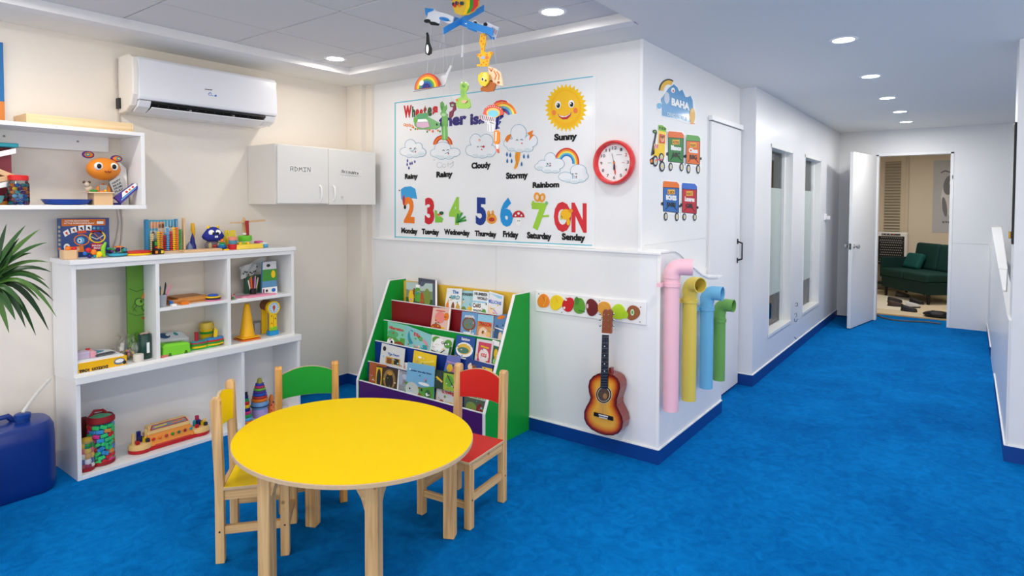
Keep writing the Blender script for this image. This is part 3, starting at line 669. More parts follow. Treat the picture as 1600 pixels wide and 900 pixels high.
A.text('MAGIC', 670, 520, 795, 520, 22, WPR, 4).text('BRAIN', 690, 550, 785, 550, 22, WPR, 4)
A.ell(355, 530, 40, 45, WPR, 1).ell(355, 540, 22, 30, DARK, 2).poly([(400, 525), (560, 515), (575, 590), (400, 590)], ORANGE, 1).poly([(440, 540), (500, 530), (520, 570), (450, 580)], M((230, 190, 160)), 2)
A.ell(640, 590, 70, 50, M((24, 100, 110)), 1)
A.done('front_print', bx)
A = Art(lambda u, v: Vector((X-.075+u*.075, fy0, ZT+v*(fz1-ZT))), (0, -1, 0)); A.rect(.2, .1, .8, .9, M((60, 90, 140)), 0)
for k in range(6): A.rect(.3, .2+k*.11, .72, .26+k*.11, M((200, 190, 160)) if k else ORANGE, 1)
A.done('side_print', bx)
# shape sorter
s0 = thing('shape_sorter', 'small rounded wooden sorter block in front of the blue game box', 'toy', (-3.78, 1.2, ZT))
y0, y1, z0, z1 = xq(100, 388, 124, 405, -3.76)
MB().prism([(-3.83, y0), (-3.775, y0), (-3.76, y0+.012), (-3.76, y1-.012), (-3.775, y1), (-3.83, y1)], 'z', ZT, ZT+.048).build('body', TAN, s0, bevel=.004)
MB().ball((-3.80, y0+.03, ZT+.055), .014, 12, ORANGE).ball((-3.79, y0+.055, ZT+.054), .012, 10, RED).ball((-3.80, y1-.012, ZT+.054), .01, 10, WPR).build('pegs', None, s0, smooth=True)
bt2 = thing('bead_caterpillar', 'jumble of red, orange, yellow and blue beads in front of the blue game box', 'toy', (-3.78, 1.32, ZT))
mb = MB()
for (px, py, r, mm) in ((138, 391, .014, RED), (146, 394, .016, ORANGE), (155, 397, .017, YEL), (140, 401, .012, NAVY), (148, 401, .01, TEAL), (133, 396, .011, BLUE), (161, 394, .014, RED), (151, 402, .009, YEL), (162, 399, .01, ORANGE)):
    p = at(px, py, 'x', -3.77); mb.ball((-3.77, p.y, max(p.z, ZT+r)), r, 10, mm)
mb.build('beads', None, bt2, smooth=True)
p = at(164, 388, 'x', -3.765)
MB().tube([(-3.765, p.y-.004, ZT+.004), (-3.765, p.y-.010, ZT+.03), (-3.765, p.y-.008, ZT+.055), (-3.765, p.y+.004, ZT+.082)], [.006, .011, .011, .005], 10).build('green_pod', LGREEN, bt2, smooth=True, label='lime green curved pod')
# teal dish with things
p = at(183, 398, 'x', -3.80)
ds = thing('teal_dish', 'flat teal dish heaped with small dark toys beside the blue game box', 'dish', (-3.80, p.y, ZT))
MB().lathe([(.034, 0), (.05, .006), (.052, .018), (.048, .018), (.044, .008), (.001, .006)], (-3.80, p.y, ZT), 24).build('dish', M((60, 168, 196), .4), ds, smooth=True)
mb = MB(); rn = random.Random(3)
for k in range(16): mb.ball((-3.80+rn.uniform(-.03, .03), p.y+rn.uniform(-.034, .034), ZT+.018+rn.uniform(0, .03)), rn.uniform(.007, .012), 8, rn.choice([PURP, TEAL, M((120, 40, 90)), DARK, GREEN]))
mb.box(-3.82, -3.78, p.y-.01, p.y+.02, ZT+.05, ZT+.056, ORANGE)
mb.build('dish_contents', None, ds, smooth=True, kind='stuff')
p = at(215, 394, 'x', -3.80)
ov = thing('oval_drum', 'flat red and yellow oval toy lying between the teal dish and the abacus', 'toy', (-3.80, p.y, ZT))
MB().lathe([(.06, 0), (.066, .004), (.066, .010), (.062, .012)], (-3.80, p.y, ZT), 28, None, .8, 1.12).build('lower_ring', YEL, ov, smooth=True)
MB().lathe([(.062, .012), (.067, .016), (.064, .022), (.05, .026), (.001, .028)], (-3.80, p.y, ZT), 28, None, .8, 1.12).build('upper_disc', M((200, 44, 30), .4), ov, smooth=True)
# abacus frame
ab = thing('abacus', 'wooden abacus frame with blue uprights and rows of coloured beads', 'abacus', (-3.88, 1.66, ZT))
X = -3.84
ya, yb = at(228, 370, 'x', X).y, at(286, 370, 'x', X).y
box_part('base_bar', TAN, ab, X-.06, X+.02, ya-.005, yb+.012, ZT, ZT+.012, bevel=.002)
box_part('upright', M((50, 140, 190), .4), ab, X-.02, X, ya, ya+.014, ZT+.012, ZT+.20, bevel=.001)
box_part('upright', TAN, ab, X-.015, X+.01, yb, yb+.01, ZT+.012, ZT+.205, bevel=.001)
box_part('upright', M((50, 140, 190), .4), ab, X-.04, X-.025, yb-.032, yb-.018, ZT+.012, ZT+.20, bevel=.001)
box_part('picture_board', M((90, 170, 200), .5), ab, X-.052, X-.045, ya+.01, yb-.01, ZT+.012, ZT+.195)
A = wallart('x', X-.045, (1, 0, 0)); A.frame(220, 320, 6.667)
A.poly([(95, 180), (245, 178), (245, 240), (95, 245)], M((236, 160, 110)), 0).rect(95, 270, 175, 350, M((200, 224, 236)), 0).ell(128, 300, 20, 22, BROWN, 1).ell(128, 308, 12, 14, TAN, 2)
A.poly([(180, 205), (245, 195), (240, 330), (180, 340)], M((240, 206, 170)), 0).poly([(250, 230), (380, 225), (380, 300), (250, 300)], WPR, 0)
A.text('VIP', 292, 240, 328, 238, 20, DARK, 1).line([(262, 240), (275, 275)], 6, DARK, 1).line([(350, 215), (358, 235)], 6, DARK, 1)
A.done('board_print', ab)
bead_cols = [M((240, 220, 150)), LGREEN, YEL, M((240, 150, 60)), M((180, 30, 40)), SKY, RED, YEL, ORANGE, GREEN]
yy = [ya+.03+k*(yb-ya-.05)/9 for k in range(10)]
hts = [.105, .03, .12, .115, .10, .14, .125, .145, .14, .135]
for k in range(10):
    MB().tube([(X+.004, yy[k], ZT+.012), (X+.004, yy[k], ZT+.19)], .0012, 5).build('rod', STEEL, ab)
    nb = int(hts[k]/.0115)
    for j in range(nb):
        MB().lathe([(.003, 0), (.0098, .003), (.0098, .008), (.003, .011)], (X+.004, yy[k], ZT+.013+j*.0115), 10).build('bead', bead_cols[k], ab, smooth=True)
# dark block toy in front of the abacus
cu = thing('cube_toy', 'small black puzzle block with orange, yellow and green faces in front of the abacus', 'toy', (-3.75, 1.62, ZT))
p = at(248, 385, 'x', -3.75)
yc = at(241.5, 385, 'x', -3.75).y; yd = at(256.5, 385, 'x', -3.75).y
box_part('block', BLACK, cu, -3.785, -3.75, yc, yd, ZT, ZT+.032, bevel=.002)
box_part('tower', BLACK, cu, -3.785, -3.755, yc, yc+.018, ZT+.032, ZT+.078, bevel=.002)
for b, mm in (((yc+.004, yc+.017, .006, .022), ORANGE), ((yd-.017, yd-.004, .006, .022), YEL), ((yc+.004, yc+.016, .036, .046), RED)): box_part('sticker', mm, cu, -3.75, -3.749 if mm != RED else -3.754, b[0], b[1], ZT+b[2], ZT+b[3])
box_part('sticker', GREEN, cu, -3.755, -3.754, yc+.003, yc+.016, ZT+.052, ZT+.074)
# blue and grey figure, yellow spoon stick
fg = thing('wizard_figure', 'small navy and grey pointed figure between the abacus and the blue monster', 'toy', (-3.86, 1.80, ZT))
p = at(298, 380, 'x', -3.86); p2 = at(301, 380, 'x', -3.86)
MB().lathe([(.022, 0), (.018, .03), (.006, .05), (.001, .06)], (-3.86, p.y-.008, ZT), 14).build('grey_body', M((110, 130, 170), .5), fg, smooth=True)
MB().lathe([(.024, 0), (.02, .03), (.013, .06), (.012, .075), (.001, .11)], (-3.87, p.y+.016, ZT), 14).build('navy_body', NAVY, fg, smooth=True)
p = at(302, 360, 'x', -3.92)
single(MB().tube([(-3.92, p.y, ZT), (-3.92, p.y+.002, ZT+.08), (-3.92, p.y-.002, ZT+.13), (-3.92, p.y-.004, ZT+.17)], [.006, .007, .013, .009], 12), 'paddle', M((240, 180, 30), .4), 'upright yellow paddle leaning on the wall behind the pointed figure', 'toy', (-3.92, p.y, ZT), smooth=True)
# flat wooden tray
y0, y1, _, _ = xq(287, 388, 346, 394, -3.76)
single(MB().box(-3.83, -3.75, y0, y1, ZT, ZT+.014), 'wooden_board', TAN, 'flat pale wooden board lying in front of the blue monster toy', 'board', (-3.79, y0, ZT), bevel=.002)
p = at(352, 391, 'x', -3.76)
single(MB().box(-3.78, -3.75, p.y-.012, p.y+.02, ZT, ZT+.008, YEL).box(-3.778, -3.752, p.y-.014, p.y-.002, ZT+.008, ZT+.011, DARK), 'clip', None, 'tiny yellow and black clip beside the flat wooden board', 'clip', (-3.765, p.y, ZT))
# blue monster
mo = thing('monster_toy', 'dark blue soft monster toy with big white eyes and yellow horns', 'toy', (-3.86, 1.95, ZT))
X = -3.85; c = at(333, 366, 'x', X); w = at(350, 366, 'x', X).y-c.y
MB().ball((X-.01, c.y, ZT+.03), (.03, w*.72, .032), 18).build('body', M((120, 112, 120), .8), mo, smooth=True)
hz = c.z+.0
MB().lathe([(.001, -.045), (.03, -.042), (.046, -.028), (.052, -.012), (.042, .01), (.028, .034), (.014, .044), (.001, .047)], (X, c.y, hz), 24, None, .8, w/.052).build('head', M((34, 44, 140), .8), mo, smooth=True)
for s in (-1, 1):
    e = MB().ball((X+.026, c.y+s*.021-.003, hz+.012), (.014, .018, .018), 16).build('eye', WPR, mo, smooth=True)
    MB().ball((X+.037, c.y+s*.013-.003, hz+.006), (.006, .009, .010), 12).build('pupil', BLACK, e, smooth=True)
    MB().ball((X, c.y+s*.03, hz+.043), (.008, .009, .013), 12).build('horn', YEL, mo, smooth=True)
    MB().ball((X+.018, c.y+s*.028, ZT+.028), (.012, .012, .022), 12).build('arm', M((176, 160, 120), .7), mo, smooth=True)
mb = MB().box(X+.038, X+.043, c.y-.009, c.y-.001, hz-.02, hz-.008).box(X+.038, X+.043, c.y+.001, c.y+.009, hz-.02, hz-.008)
mb.build('teeth', WPR, mo)
MB().ball((X+.022, c.y, ZT+.025), (.008, .018, .012), 10).build('belly_patch', M((150, 60, 60), .7), mo, smooth=True)
# small stacking rings
def rings(name, label, X, Y, Z, spec, group=None, top=None, n=20):
    t = thing(name, label, 'toy', (X, Y, Z), 0, group); z = Z
    for r, h, mm in spec:
        MB().lathe([(r*.9, 0), (r, h*.25), (r, h*.75), (r*.9, h)], (X, Y, z), n, mm).build('ring', mm, t, smooth=True); z += h
    if top: MB().ball((X, Y, z+top[0]*.8), top[0], 14).build('top_ball', top[1], t, smooth=True)
    return t
p = at(347, 380, 'x', -3.82)
rings('stacking_rings', 'small navy and teal ring cone with orange ball beside the blue monster', -3.82, p.y, ZT, [(.028, .012, NAVY), (.027, .013, M((20, 110, 180))), (.022, .012, TEAL), (.016, .01, GREEN)], top=(.012, ORANGE))
# toy fries
p = at(361, 375, 'x', -3.87)
ff = thing('toy_fries', 'yellow toy french fries standing behind the stacked cups', 'toy', (-3.89, p.y, ZT))
box_part('carton', YEL, ff, -3.90, -3.875, p.y-.025, p.y+.022, ZT, ZT+.07, bevel=.003)
rn = random.Random(4)
for k in range(9): MB().obox((-3.888+rn.uniform(-.006, .006), p.y-.032+k*.0085, ZT+.085), (.007, .007, .07), Matrix.Rotation(rad(rn.uniform(-18, 18)), 3, 'X')).build('fry', M((246, 226, 70), .5), ff)
# stacked cups
p = at(364, 382, 'x', -3.79)
cs = thing('stacking_cups', 'stack of salmon, teal and red toy cups beside the yellow tray', 'toy', (-3.79, p.y, ZT))
for z, r, mm in ((0, .030, M((200, 34, 50), .4)), (.034, .026, M((80, 150, 170), .4)), (.056, .027, M((240, 150, 130), .4))):
    MB().lathe([(r*.9, 0), (r, .012), (r*1.08, .034 if z == 0 else .024), (r*.9, .034 if z == 0 else .024)], (-3.79, p.y, ZT+z), 18).build('cup', mm, cs, smooth=True)
# drum
p = at(384, 373, 'x', -3.85)
dm = thing('toy_drum', 'lime green toy drum behind the yellow tray, aeroplane standing on it', 'toy', (-3.86, p.y, ZT))
MB().lathe([(.038, 0), (.038, .06), (.034, .062)], (-3.86, p.y, ZT), 24).build('white_base', M((228, 228, 224)), dm, smooth=True)
MB().lathe([(.04, .045), (.043, .05), (.043, .078), (.039, .082), (.001, .082)], (-3.86, p.y, ZT), 24).build('green_shell', M((110, 206, 60), .35), dm, smooth=True)
# aeroplane
ap = thing('wooden_aeroplane', 'plain wooden toy aeroplane with red stick standing above the green drum', 'toy', (-3.87, p.y, ZT+.082))
zz = at(384, 346, 'x', -3.87).z
wy0, wy1 = at(361, 347, 'x', -3.87).y, at(412, 343, 'x', -3.87).y
MB().hexa([(-3.85, wy0, zz-.012), (-3.85, wy1, zz-.002), (-3.85, wy1, zz+.010), (-3.85, wy0, zz-.004)], (-.035, 0, 0)).build('wing', TAN, ap, bevel=.001)
MB().prism([(p.y-.005, ZT+.082), (p.y+.015, ZT+.082), (p.y+.012, zz+.015), (p.y, zz+.03), (p.y-.010, zz+.012)], 'x', -3.88, -3.866).build('fuselage', TAN, ap, bevel=.002)
MB().tube([(-3.845, p.y+.012, ZT+.082), (-3.845, p.y+.006, zz+.006)], [.008, .012], 12).build('red_stick', M((170, 30, 40), .4), ap, smooth=True)
MB().ball((-3.855, p.y-.004, ZT+.092), (.012, .014, .009), 12).build('white_cap', WPR, ap, smooth=True)
# yellow tray with beads
y0, y1, _, _ = xq(370, 380, 411, 390, -3.76)
yt = thing('yellow_tray', 'yellow rectangular tray holding small lemons in front of the green drum', 'tray', (-3.78, y0, ZT))
box_part('tray_body', M((246, 214, 80), .45), yt, -3.825, -3.755, y0, y1, ZT, ZT+.03, bevel=.004)
for k in range(6): MB().ball((-3.79+.012*(k % 2), y0+.018+k*.014, ZT+.035), .010, 10).build('lemon', YEL if k % 3 else LGREEN, yt, smooth=True)
p = at(407, 377, 'x', -3.83)
single(MB().box(-3.88, -3.83, p.y-.02, p.y+.022, ZT, ZT+.042), 'pink_block', M((226, 70, 160), .4), 'bright pink rounded block behind the yellow tray', 'block', (-3.85, p.y, ZT), bevel=.006)
p = at(415, 383, 'x', -3.79)
cbk = thing('blue_block', 'pale blue rounded block with white top right of the yellow tray', 'block', (-3.80, p.y, ZT))
box_part('block', SKY, cbk, -3.83, -3.785, p.y-.018, p.y+.018, ZT, ZT+.022, bevel=.005)
box_part('white_top', WPR, cbk, -3.828, -3.788, p.y-.022, p.y+.012, ZT+.022, ZT+.034, bevel=.004)

# ================================================================== inside the cubbies
# left cubby: yellow idea book, papers, bag, cup, green gift bag
X = -3.72
y0, y1, _, z1 = xq(121, 545, 198, 570, X)
y0 = 1.17
ib = thing('yellow_book', 'thick yellow activity book with upside-down lettering lying in the left cubby', 'book', (-3.8, y0, ZB))
z1 = ZB+.05
box_part('pages', WPR, ib, -3.90, X-.002, y0, y1-.003, ZB+.003, z1-.003)
box_part('cover', M((250, 190, 20), .4), ib, -3.903, X, y0, y1, ZB, ZB+.003)
box_part('cover', M((250, 190, 20), .4), ib, -3.903, X, y0, y1, z1-.003, z1)
box_part('spine', M((250, 190, 20), .4), ib, X-.002, X, y0, y1, ZB+.003, z1-.003)
A = Art(lambda u, v: Vector((X, y0+u*(y1-y0), z1-v*(z1-ZB))), (1, 0, 0))
A.text('Idea', .02, .68, .22, .68, .42, DARK, 1, flip=True).text('button', .27, .68, .60, .68, .42, DARK, 1, flip=True)
A.ell(.84, .5, .12, .36, M((120, 130, 140)), 1).ell(.84, .45, .09, .2, WPR, 2).ell(.95, .7, .04, .2, DARK, 2)
A.done('spine_print', ib)
mg = thing('paper_stack', 'stack of white magazines and sheets lying on the yellow book', 'papers', (-3.82, 1.28, z1))
box_part('magazine', WPR, mg, -3.93, X-.005, y0, y1-.012, z1, z1+.008)
box_part('magazine', M((222, 224, 226)), mg, -3.94, X-.012, y0, y1-.03, z1+.008, z1+.014)
MB().obox((-3.83, 1.30, z1+.018), (.14, .1, .006), Matrix.Rotation(.3, 3, 'Z')).build('card_sheet', M((226, 230, 234)), mg)
MB().obox((-3.85, 1.27, z1+.0235), (.09, .08, .003), Matrix.Rotation(.5, 3, 'Z')).build('blue_sheet', TEAL, mg)
MB().obox((-3.76, 1.305, z1+.0225), (.04, .1, .002), Matrix.Rotation(.2, 3, 'Z')).build('dark_strip', M((60, 64, 74)), mg)
pk = thing('pink_clear_case', 'clear pink and lilac plastic case on the paper stack in the left cubby', 'case', (-3.77, 1.2, z1))
box_part('case', M((206, 190, 214), .25), pk, -3.82, -3.75, 1.172, 1.235, z1+.014, z1+.05, bevel=.004)
box_part('pink_end', M((240, 170, 180), .3), pk, -3.82, -3.748, 1.235, 1.265, z1+.014, z1+.046, bevel=.004)
box_part('red_tab', RED, pk, -3.83, -3.81, 1.24, 1.256, z1+.046, z1+.052)
# clear bag with dried stuff
p = at(205, 532, 'x', -3.80)
cg = thing('clear_bag', 'crumpled clear plastic bag of beads and moss beside the dark green bottle', 'bag', (-3.84, p.y, ZB))
mb = MB(); rn = random.Random(11)
PLAST = bpy.data.materials.new('clear_plastic'); PLAST.use_nodes = True
_n = PLAST.node_tree; _n.nodes.clear(); _o = _n.nodes.new('ShaderNodeOutputMaterial'); _t = _n.nodes.new('ShaderNodeBsdfTransparent'); _g = _n.nodes.new('ShaderNodeBsdfGlossy'); _x = _n.nodes.new('ShaderNodeMixShader')
_g.inputs['Roughness'].default_value = .15; _x.inputs[0].default_value = .22
_n.links.new(_t.outputs[0], _x.inputs[1]); _n.links.new(_g.outputs[0], _x.inputs[2]); _n.links.new(_x.outputs[0], _o.inputs[0])
prof = [(.03, 0), (.06, .02), (.065, .06), (.05, .10), (.03, .125), (.055, .15)]
n = 22
for i, (r, z) in enumerate(prof):
    for j in range(n):
        a = 2*pi*j/n; q = r*(1+rn.uniform(-.22, .22)); mb.v.append(Vector((-3.85+q*cos(a), p.y-.005+q*sin(a), ZB+z+rn.uniform(-.006, .006)*(i > 0))))
for i in range(len(prof)-1):
    for j in range(n): mb.f.append((i*n+j, i*n+(j+1) % n, (i+1)*n+(j+1) % n, (i+1)*n+j)); mb.m.append(0)
mb.build('bag_film', PLAST, cg)
mb = MB()
for k in range(26): mb.ball((-3.83+rn.uniform(-.03, .03), p.y-.012+rn.uniform(-.035, .03), ZB+.012+rn.uniform(0, .045)), rn.uniform(.006, .011), 7, rn.choice([RED, ORANGE, YEL, PINK, DARK, DARK, M((150, 160, 90)), DRED]))
mb.build('bag_contents', None, cg, smooth=True, kind='stuff')
single(MB().lathe([(.024, 0), (.026, .004), (.026, .036), (.024, .04), (.001, .04)], (-3.745, p.y+.014, ZB), 20), 'white_tape_roll', M((232, 226, 214), .5), 'cream round tub in front of the clear bag', 'tub', (-3.745, p.y+.014, ZB), smooth=True)
p = at(229, 530, 'x', -3.76)
gb = thing('green_bottle', 'dark green insulated bottle with a white label in the left cubby', 'bottle', (-3.78, p.y, ZB))
MB().lathe([(.032, 0), (.034, .004), (.034, .135), (.031, .14), (.031, .132), (.001, .13)], (-3.785, p.y, ZB), 26).build('body', M((16, 62, 52), .35, coat=.3), gb, smooth=True)
A = Art(lambda u, v: Vector((-3.785+.0345*cos(u), p.y+.0345*sin(u), ZB+v)), (0, 0, 0))
for k in range(4): A.poly([(-.1+k*.12, .035), (.02+k*.12, .035), (.02+k*.12, .095), (-.1+k*.12, .095)], WPR, 0)
A.done('label_sticker', gb)
MB().tube([(-3.795, p.y-.018, ZB+.139), (-3.78, p.y-.006, ZB+.145), (-3.785, p.y+.008, ZB+.142), (-3.78, p.y+.02, ZB+.146)], .006, 8).build('braided_cord', M((190, 160, 150)), gb, smooth=True)
# green gift bag standing at the back
X = -3.86
a = at(199, 470, 'x', X); b = at(236, 470, 'x', X)
gg = thing('green_gift_bag', 'tall olive green paper bag with a line-drawn insect in the left cubby', 'bag', (X, a.y, ZB))
MB().hexa([(X, a.y, ZB), (X, min(b.y, 1.545), ZB), (X, min(b.y, 1.545), 1.118), (X, a.y, 1.118)], (-.02, 0, 0)).build('paper_bag', M((96, 148, 48), .5, vary=.08), gg, bevel=.003)
A = wallart('x', X, (1, 0, 0)); A.frame(80, 400, 4.5)
GD = M((50, 90, 30)); 
A.line([(548, 230), (600, 250), (690, 220)], 4, GD, 0).line([(545, 400), (600, 420), (690, 400)], 4, GD, 0).line([(600, 310), (570, 360), (600, 390)], 4, GD, 0)
A.ell(622, 325, 38, 32, GD, 0).ell(622, 325, 30, 25, M((120, 176, 60)), 1).ell(632, 318, 10, 12, GD, 2).ell(660, 360, 26, 30, GD, 1).ell(660, 360, 18, 22, M((120, 176, 60)), 2).line([(655, 260), (640, 295)], 10, ORANGE, 1).line([(600, 350), (575, 385)], 5, GD, 1)
A.poly([(630, 430), (665, 430), (650, 450)], M((170, 70, 30)), 1)
A.done('insect_print', gg)
# ---- middle top cubby
pc = thing('pen_cup', 'clear cup of pens and markers at the left of the middle cubby shelf', 'cup', (-3.76, 1.6, ZM))
MB().lathe([(.022, 0), (.026, .07), (.024, .07), (.02, .004), (.001, .003)], (-3.76, 1.602, ZM), 16).build('cup', M((200, 208, 218), .2, alpha=.55), pc, smooth=True)
for (dy, dx, ty, h, mm) in ((-.006, 0, -.014, .13, M((30, 110, 80))), (.006, .006, .012, .14, DARK), (.01, .008, .03, .125, PINK), (0, -.01, -.004, .12, TEAL), (-.012, .01, .006, .11, TAN), (.004, -.006, .02, .13, M((50, 90, 110)))):
    MB().tube([(-3.76+dx, 1.602+dy*.6, ZM+.006), (-3.76+dx, 1.602+dy+ty, ZM+h-.012), (-3.76+dx, 1.602+dy+ty*1.1, ZM+h)], [.0045, .0045, .002], 8).build('pen', mm, pc, smooth=True)
wt = thing('wooden_tray', 'varnished brown wooden tray lying in the upper middle cubby', 'tray', (-3.85, 1.75, ZM))
WB = wood('y', (206, 140, 66), (170, 104, 44))
box_part('tray_base', WB, wt, -3.94, -3.76, 1.65, 1.88, ZM+.0, ZM+.01)
for b in ((-3.94, -3.93, 1.65, 1.88), (-3.77, -3.76, 1.65, 1.88), (-3.93, -3.77, 1.65, 1.66), (-3.93, -3.77, 1.87, 1.88)): box_part('tray_rim', WB, wt, *b, ZM+.01, ZM+.03, bevel=.002)
box_part('tray_lid', WB, wt, -3.925, -3.775, 1.70, 1.86, ZM+.01, ZM+.034, bevel=.002)
single(MB().box(-3.745, -3.715, 1.695, 1.735, ZM, ZM+.018), 'orange_block', ORANGE, 'small orange wooden block in front of the brown tray', 'block', (-3.73, 1.7, ZM), bevel=.003)
single(MB().box(-3.745, -3.715, 1.64, 1.665, ZM, ZM+.012, WPR).box(-3.75, -3.735, 1.638, 1.652, ZM+.012, ZM+.03, BLUE), 'eraser', None, 'white and blue eraser between the pen cup and the orange block', 'eraser', (-3.73, 1.65, ZM), bevel=.001)
rings('disc_stack', 'flat stack of pink, dark, yellow and blue foam discs on the upper middle cubby shelf', -3.75, 1.895, ZM, [(.045, .009, PINK), (.044, .009, DARK), (.042, .009, YEL), (.030, .011, M((40, 90, 190)))])
# ---- middle bottom cubby
ec = thing('egg_carton', 'lime green egg carton in the lower middle cubby', 'carton', (-3.77, 1.66, ZB))
LG = M((126, 214, 50), .4)
MB().hexa([(-3.72, 1.585, ZB), (-3.72, 1.745, ZB), (-3.725, 1.74, ZB+.05), (-3.725, 1.59, ZB+.055)], (-.09, 0, 0)).build('lower_shell', LG, ec, bevel=.006)
MB().hexa([(-3.722, 1.583, ZB+.052), (-3.722, 1.747, ZB+.047), (-3.735, 1.735, ZB+.062), (-3.735, 1.60, ZB+.072)], (-.07, 0, 0)).build('lid_shell', LG, ec, bevel=.006)
for k in range(2): MB().prism([(1.615+k*.09, ZB), (1.635+k*.09, ZB), (1.63+k*.09, ZB+.018), (1.62+k*.09, ZB+.018)], 'x', -3.7205, -3.7185).build('notch', M((60, 120, 30)), ec)
A = Art(lambda u, v: Vector((-3.738-v*.04, 1.61+u*.11, ZB+.0725-u*.009)), (0, 0, 1)); A.text('EGGS', .1, .5, .9, .5, -.3, DARK, 2); A.done('lid_print', ec)
pp = thing('white_packet', 'white packet with a dark blue picture lying behind the egg carton', 'packet', (-3.88, 1.66, ZB))
MB().hexa([(-3.86, 1.585, ZB+.075), (-3.86, 1.80, ZB+.06), (-3.95, 1.79, ZB+.095), (-3.95, 1.60, ZB+.105)], (0, 0, -.06)).build('packet', M((226, 230, 234)), pp, bevel=.006)
A = quadart([(-3.95, 1.60, ZB+.1055), (-3.95, 1.79, ZB+.0955), (-3.86, 1.80, ZB+.0605), (-3.86, 1.585, ZB+.0755)], (0, 0, 1)); A.ell(.4, .5, .16, .35, M((40, 80, 130)), 1).ell(.5, .45, .05, .15, WPR, 2).ell(.75, .4, .06, .2, TEAL, 1); A.done('packet_print', pp)
bo = thing('boat_puzzle', 'green, blue and yellow layered boat puzzle in the lower middle cubby', 'toy', (-3.78, 1.85, ZB))
for (cy, cx, L_, W_, z, h, mm) in ((1.845, -3.80, .115, .065, 0, .012, M((60, 180, 70))), (1.81, -3.76, .045, .03, .012, .012, YEL), (1.81, -3.76, .05, .032, .024, .014, GREEN), (1.81, -3.76, .052, .034, .038, .008, M((190, 50, 70))), (1.81, -3.76, .05, .03, .046, .006, TEAL), (1.905, -3.77, .06, .035, .012, .010, YEL), (1.905, -3.77, .062, .037, .022, .012, GREEN), (1.905, -3.77, .06, .035, .034, .009, RED), (1.905, -3.77, .056, .03, .043, .012, M((60, 140, 200)))):
    MB().prism([(cx+W_*cos(a)*(1 if abs(cos(a)) < .8 else .9), cy+L_*sin(a)) for a in [2*pi*i/20 for i in range(20)]], 'z', ZB+z, ZB+z+h).build('layer', mm, bo, bevel=.001)
MB().tube([(-3.77, 1.80, ZB+.052), (-3.77, 1.80, ZB+.105)], .011, 12).build('funnel', M((170, 36, 44)), bo, smooth=True)
MB().prism([(1.905, ZB+.055), (1.925, ZB+.055), (1.93, ZB+.10), (1.92, ZB+.10), (1.918, ZB+.118), (1.908, ZB+.10)], 'x', -3.775, -3.765).build('figure', YEL, bo, bevel=.002)
yb_ = thing('yellow_tub', 'small yellow and green lidded tub at the back of the lower middle cubby', 'tub', (-3.9, 1.93, ZB))
MB().lathe([(.03, 0), (.034, .02), (.038, .09)], (-3.90, 1.925, ZB), 20, YEL).lathe([(.038, .06), (.04, .06), (.04, .075), (.038, .075)], (-3.90, 1.925, ZB), 20, GREEN).build('tub_body', None, yb_, smooth=True)
MB().lathe([(.038, .0), (.042, .0), (.042, .03), (.036, .04), (.001, .04)], (-3.90, 1.925, ZB+.09), 20).build('lid', M((220, 190, 70), .4), yb_, smooth=True)
single(MB().obox((-3.725, 1.60, ZB+.006), (.02, .05, .012), Matrix.Rotation(.4, 3, 'Z')), 'red_chalk', M((230, 130, 120)), 'small pink chalk stick at the front left of the lower middle cubby', 'chalk', (-3.725, 1.60, ZB))
# ---- right top cubby
ps = thing('pencil_holder', 'black holder of coloured pencils on the right cubby shelf', 'holder', (-3.80, 2.15, ZR))
p = at(395, 440, 'x', -3.80)
MB().lathe([(.022, 0), (.022, .05), (.02, .05), (.018, .004), (.001, .003)], (-3.80, p.y, ZR), 14).build('cup', BLACK, ps, smooth=True)
for k, mm in enumerate((WPR, M((200, 90, 50)), ORANGE, DRED, PURP, M((230, 150, 170)), TEAL, TAN)):
    s = -.032+k*.010
    MB().tube([(-3.80+.006*(k % 2), p.y+s*.35, ZR+.008), (-3.80, p.y+s, ZR+.105+.012*(k % 3))], .004, 6).build('pencil', mm, ps)
# white netting / craft sticks sheet behind
nt_ = thing('bunting_sheet', 'crumpled white and black patterned paper behind the pencils in the right cubby', 'paper', (-3.9, 2.15, ZR))
mb = MB(); rn = random.Random(5)
yA, yBn = at(378, 430, 'x', -3.88).y, at(416, 430, 'x', -3.88).y
for i in range(7):
    for j in range(4):
        mb.v.append(Vector((-3.90+rn.uniform(-.015, .015), yA+(yBn-yA)*i/6, ZR+.10+j*.028+.010*i+rn.uniform(-.006, .006))))
for i in range(6):
    for j in range(3): mb.f.append((i*4+j, (i+1)*4+j, (i+1)*4+j+1, i*4+j+1)); mb.m.append(0)
mb.build('paper', M((206, 208, 206), .6), nt_)
MB().box(-3.93, -3.91, yA+.04, yBn, ZR, ZR+.12).build('backing_card', M((70, 110, 84)), nt_)
mb = MB()
for k in range(9): mb.obox((-3.882, yA+.012+k*.012, ZR+.13+.004*k+rn.uniform(-.012, .02)), (.002, .01, .008), Matrix.Rotation(rn.uniform(-1, 1), 3, 'X'))
mb.build('black_marks', DARK, nt_, kind='stuff')
X = -3.80; y0, y1, z0, z1 = xq(409, 400, 433, 452, X)
gp = thing('craft_packet', 'upright green, blue and white craft packet at the right of the right cubby', 'packet', (X, y0, ZR))
MB().hexa([(X, y0, ZR), (X, y1, ZR), (X-.02, y1+.006, ZR+.215), (X-.02, y0+.02, ZR+.215)], (-.02, 0, 0)).build('packet', M((96, 150, 190)), gp, bevel=.004)
A = quadart([(X-.02, y0+.02, ZR+.215), (X-.02, y1+.006, ZR+.215), (X, y1, ZR), (X, y0, ZR)], (1, 0, 0))
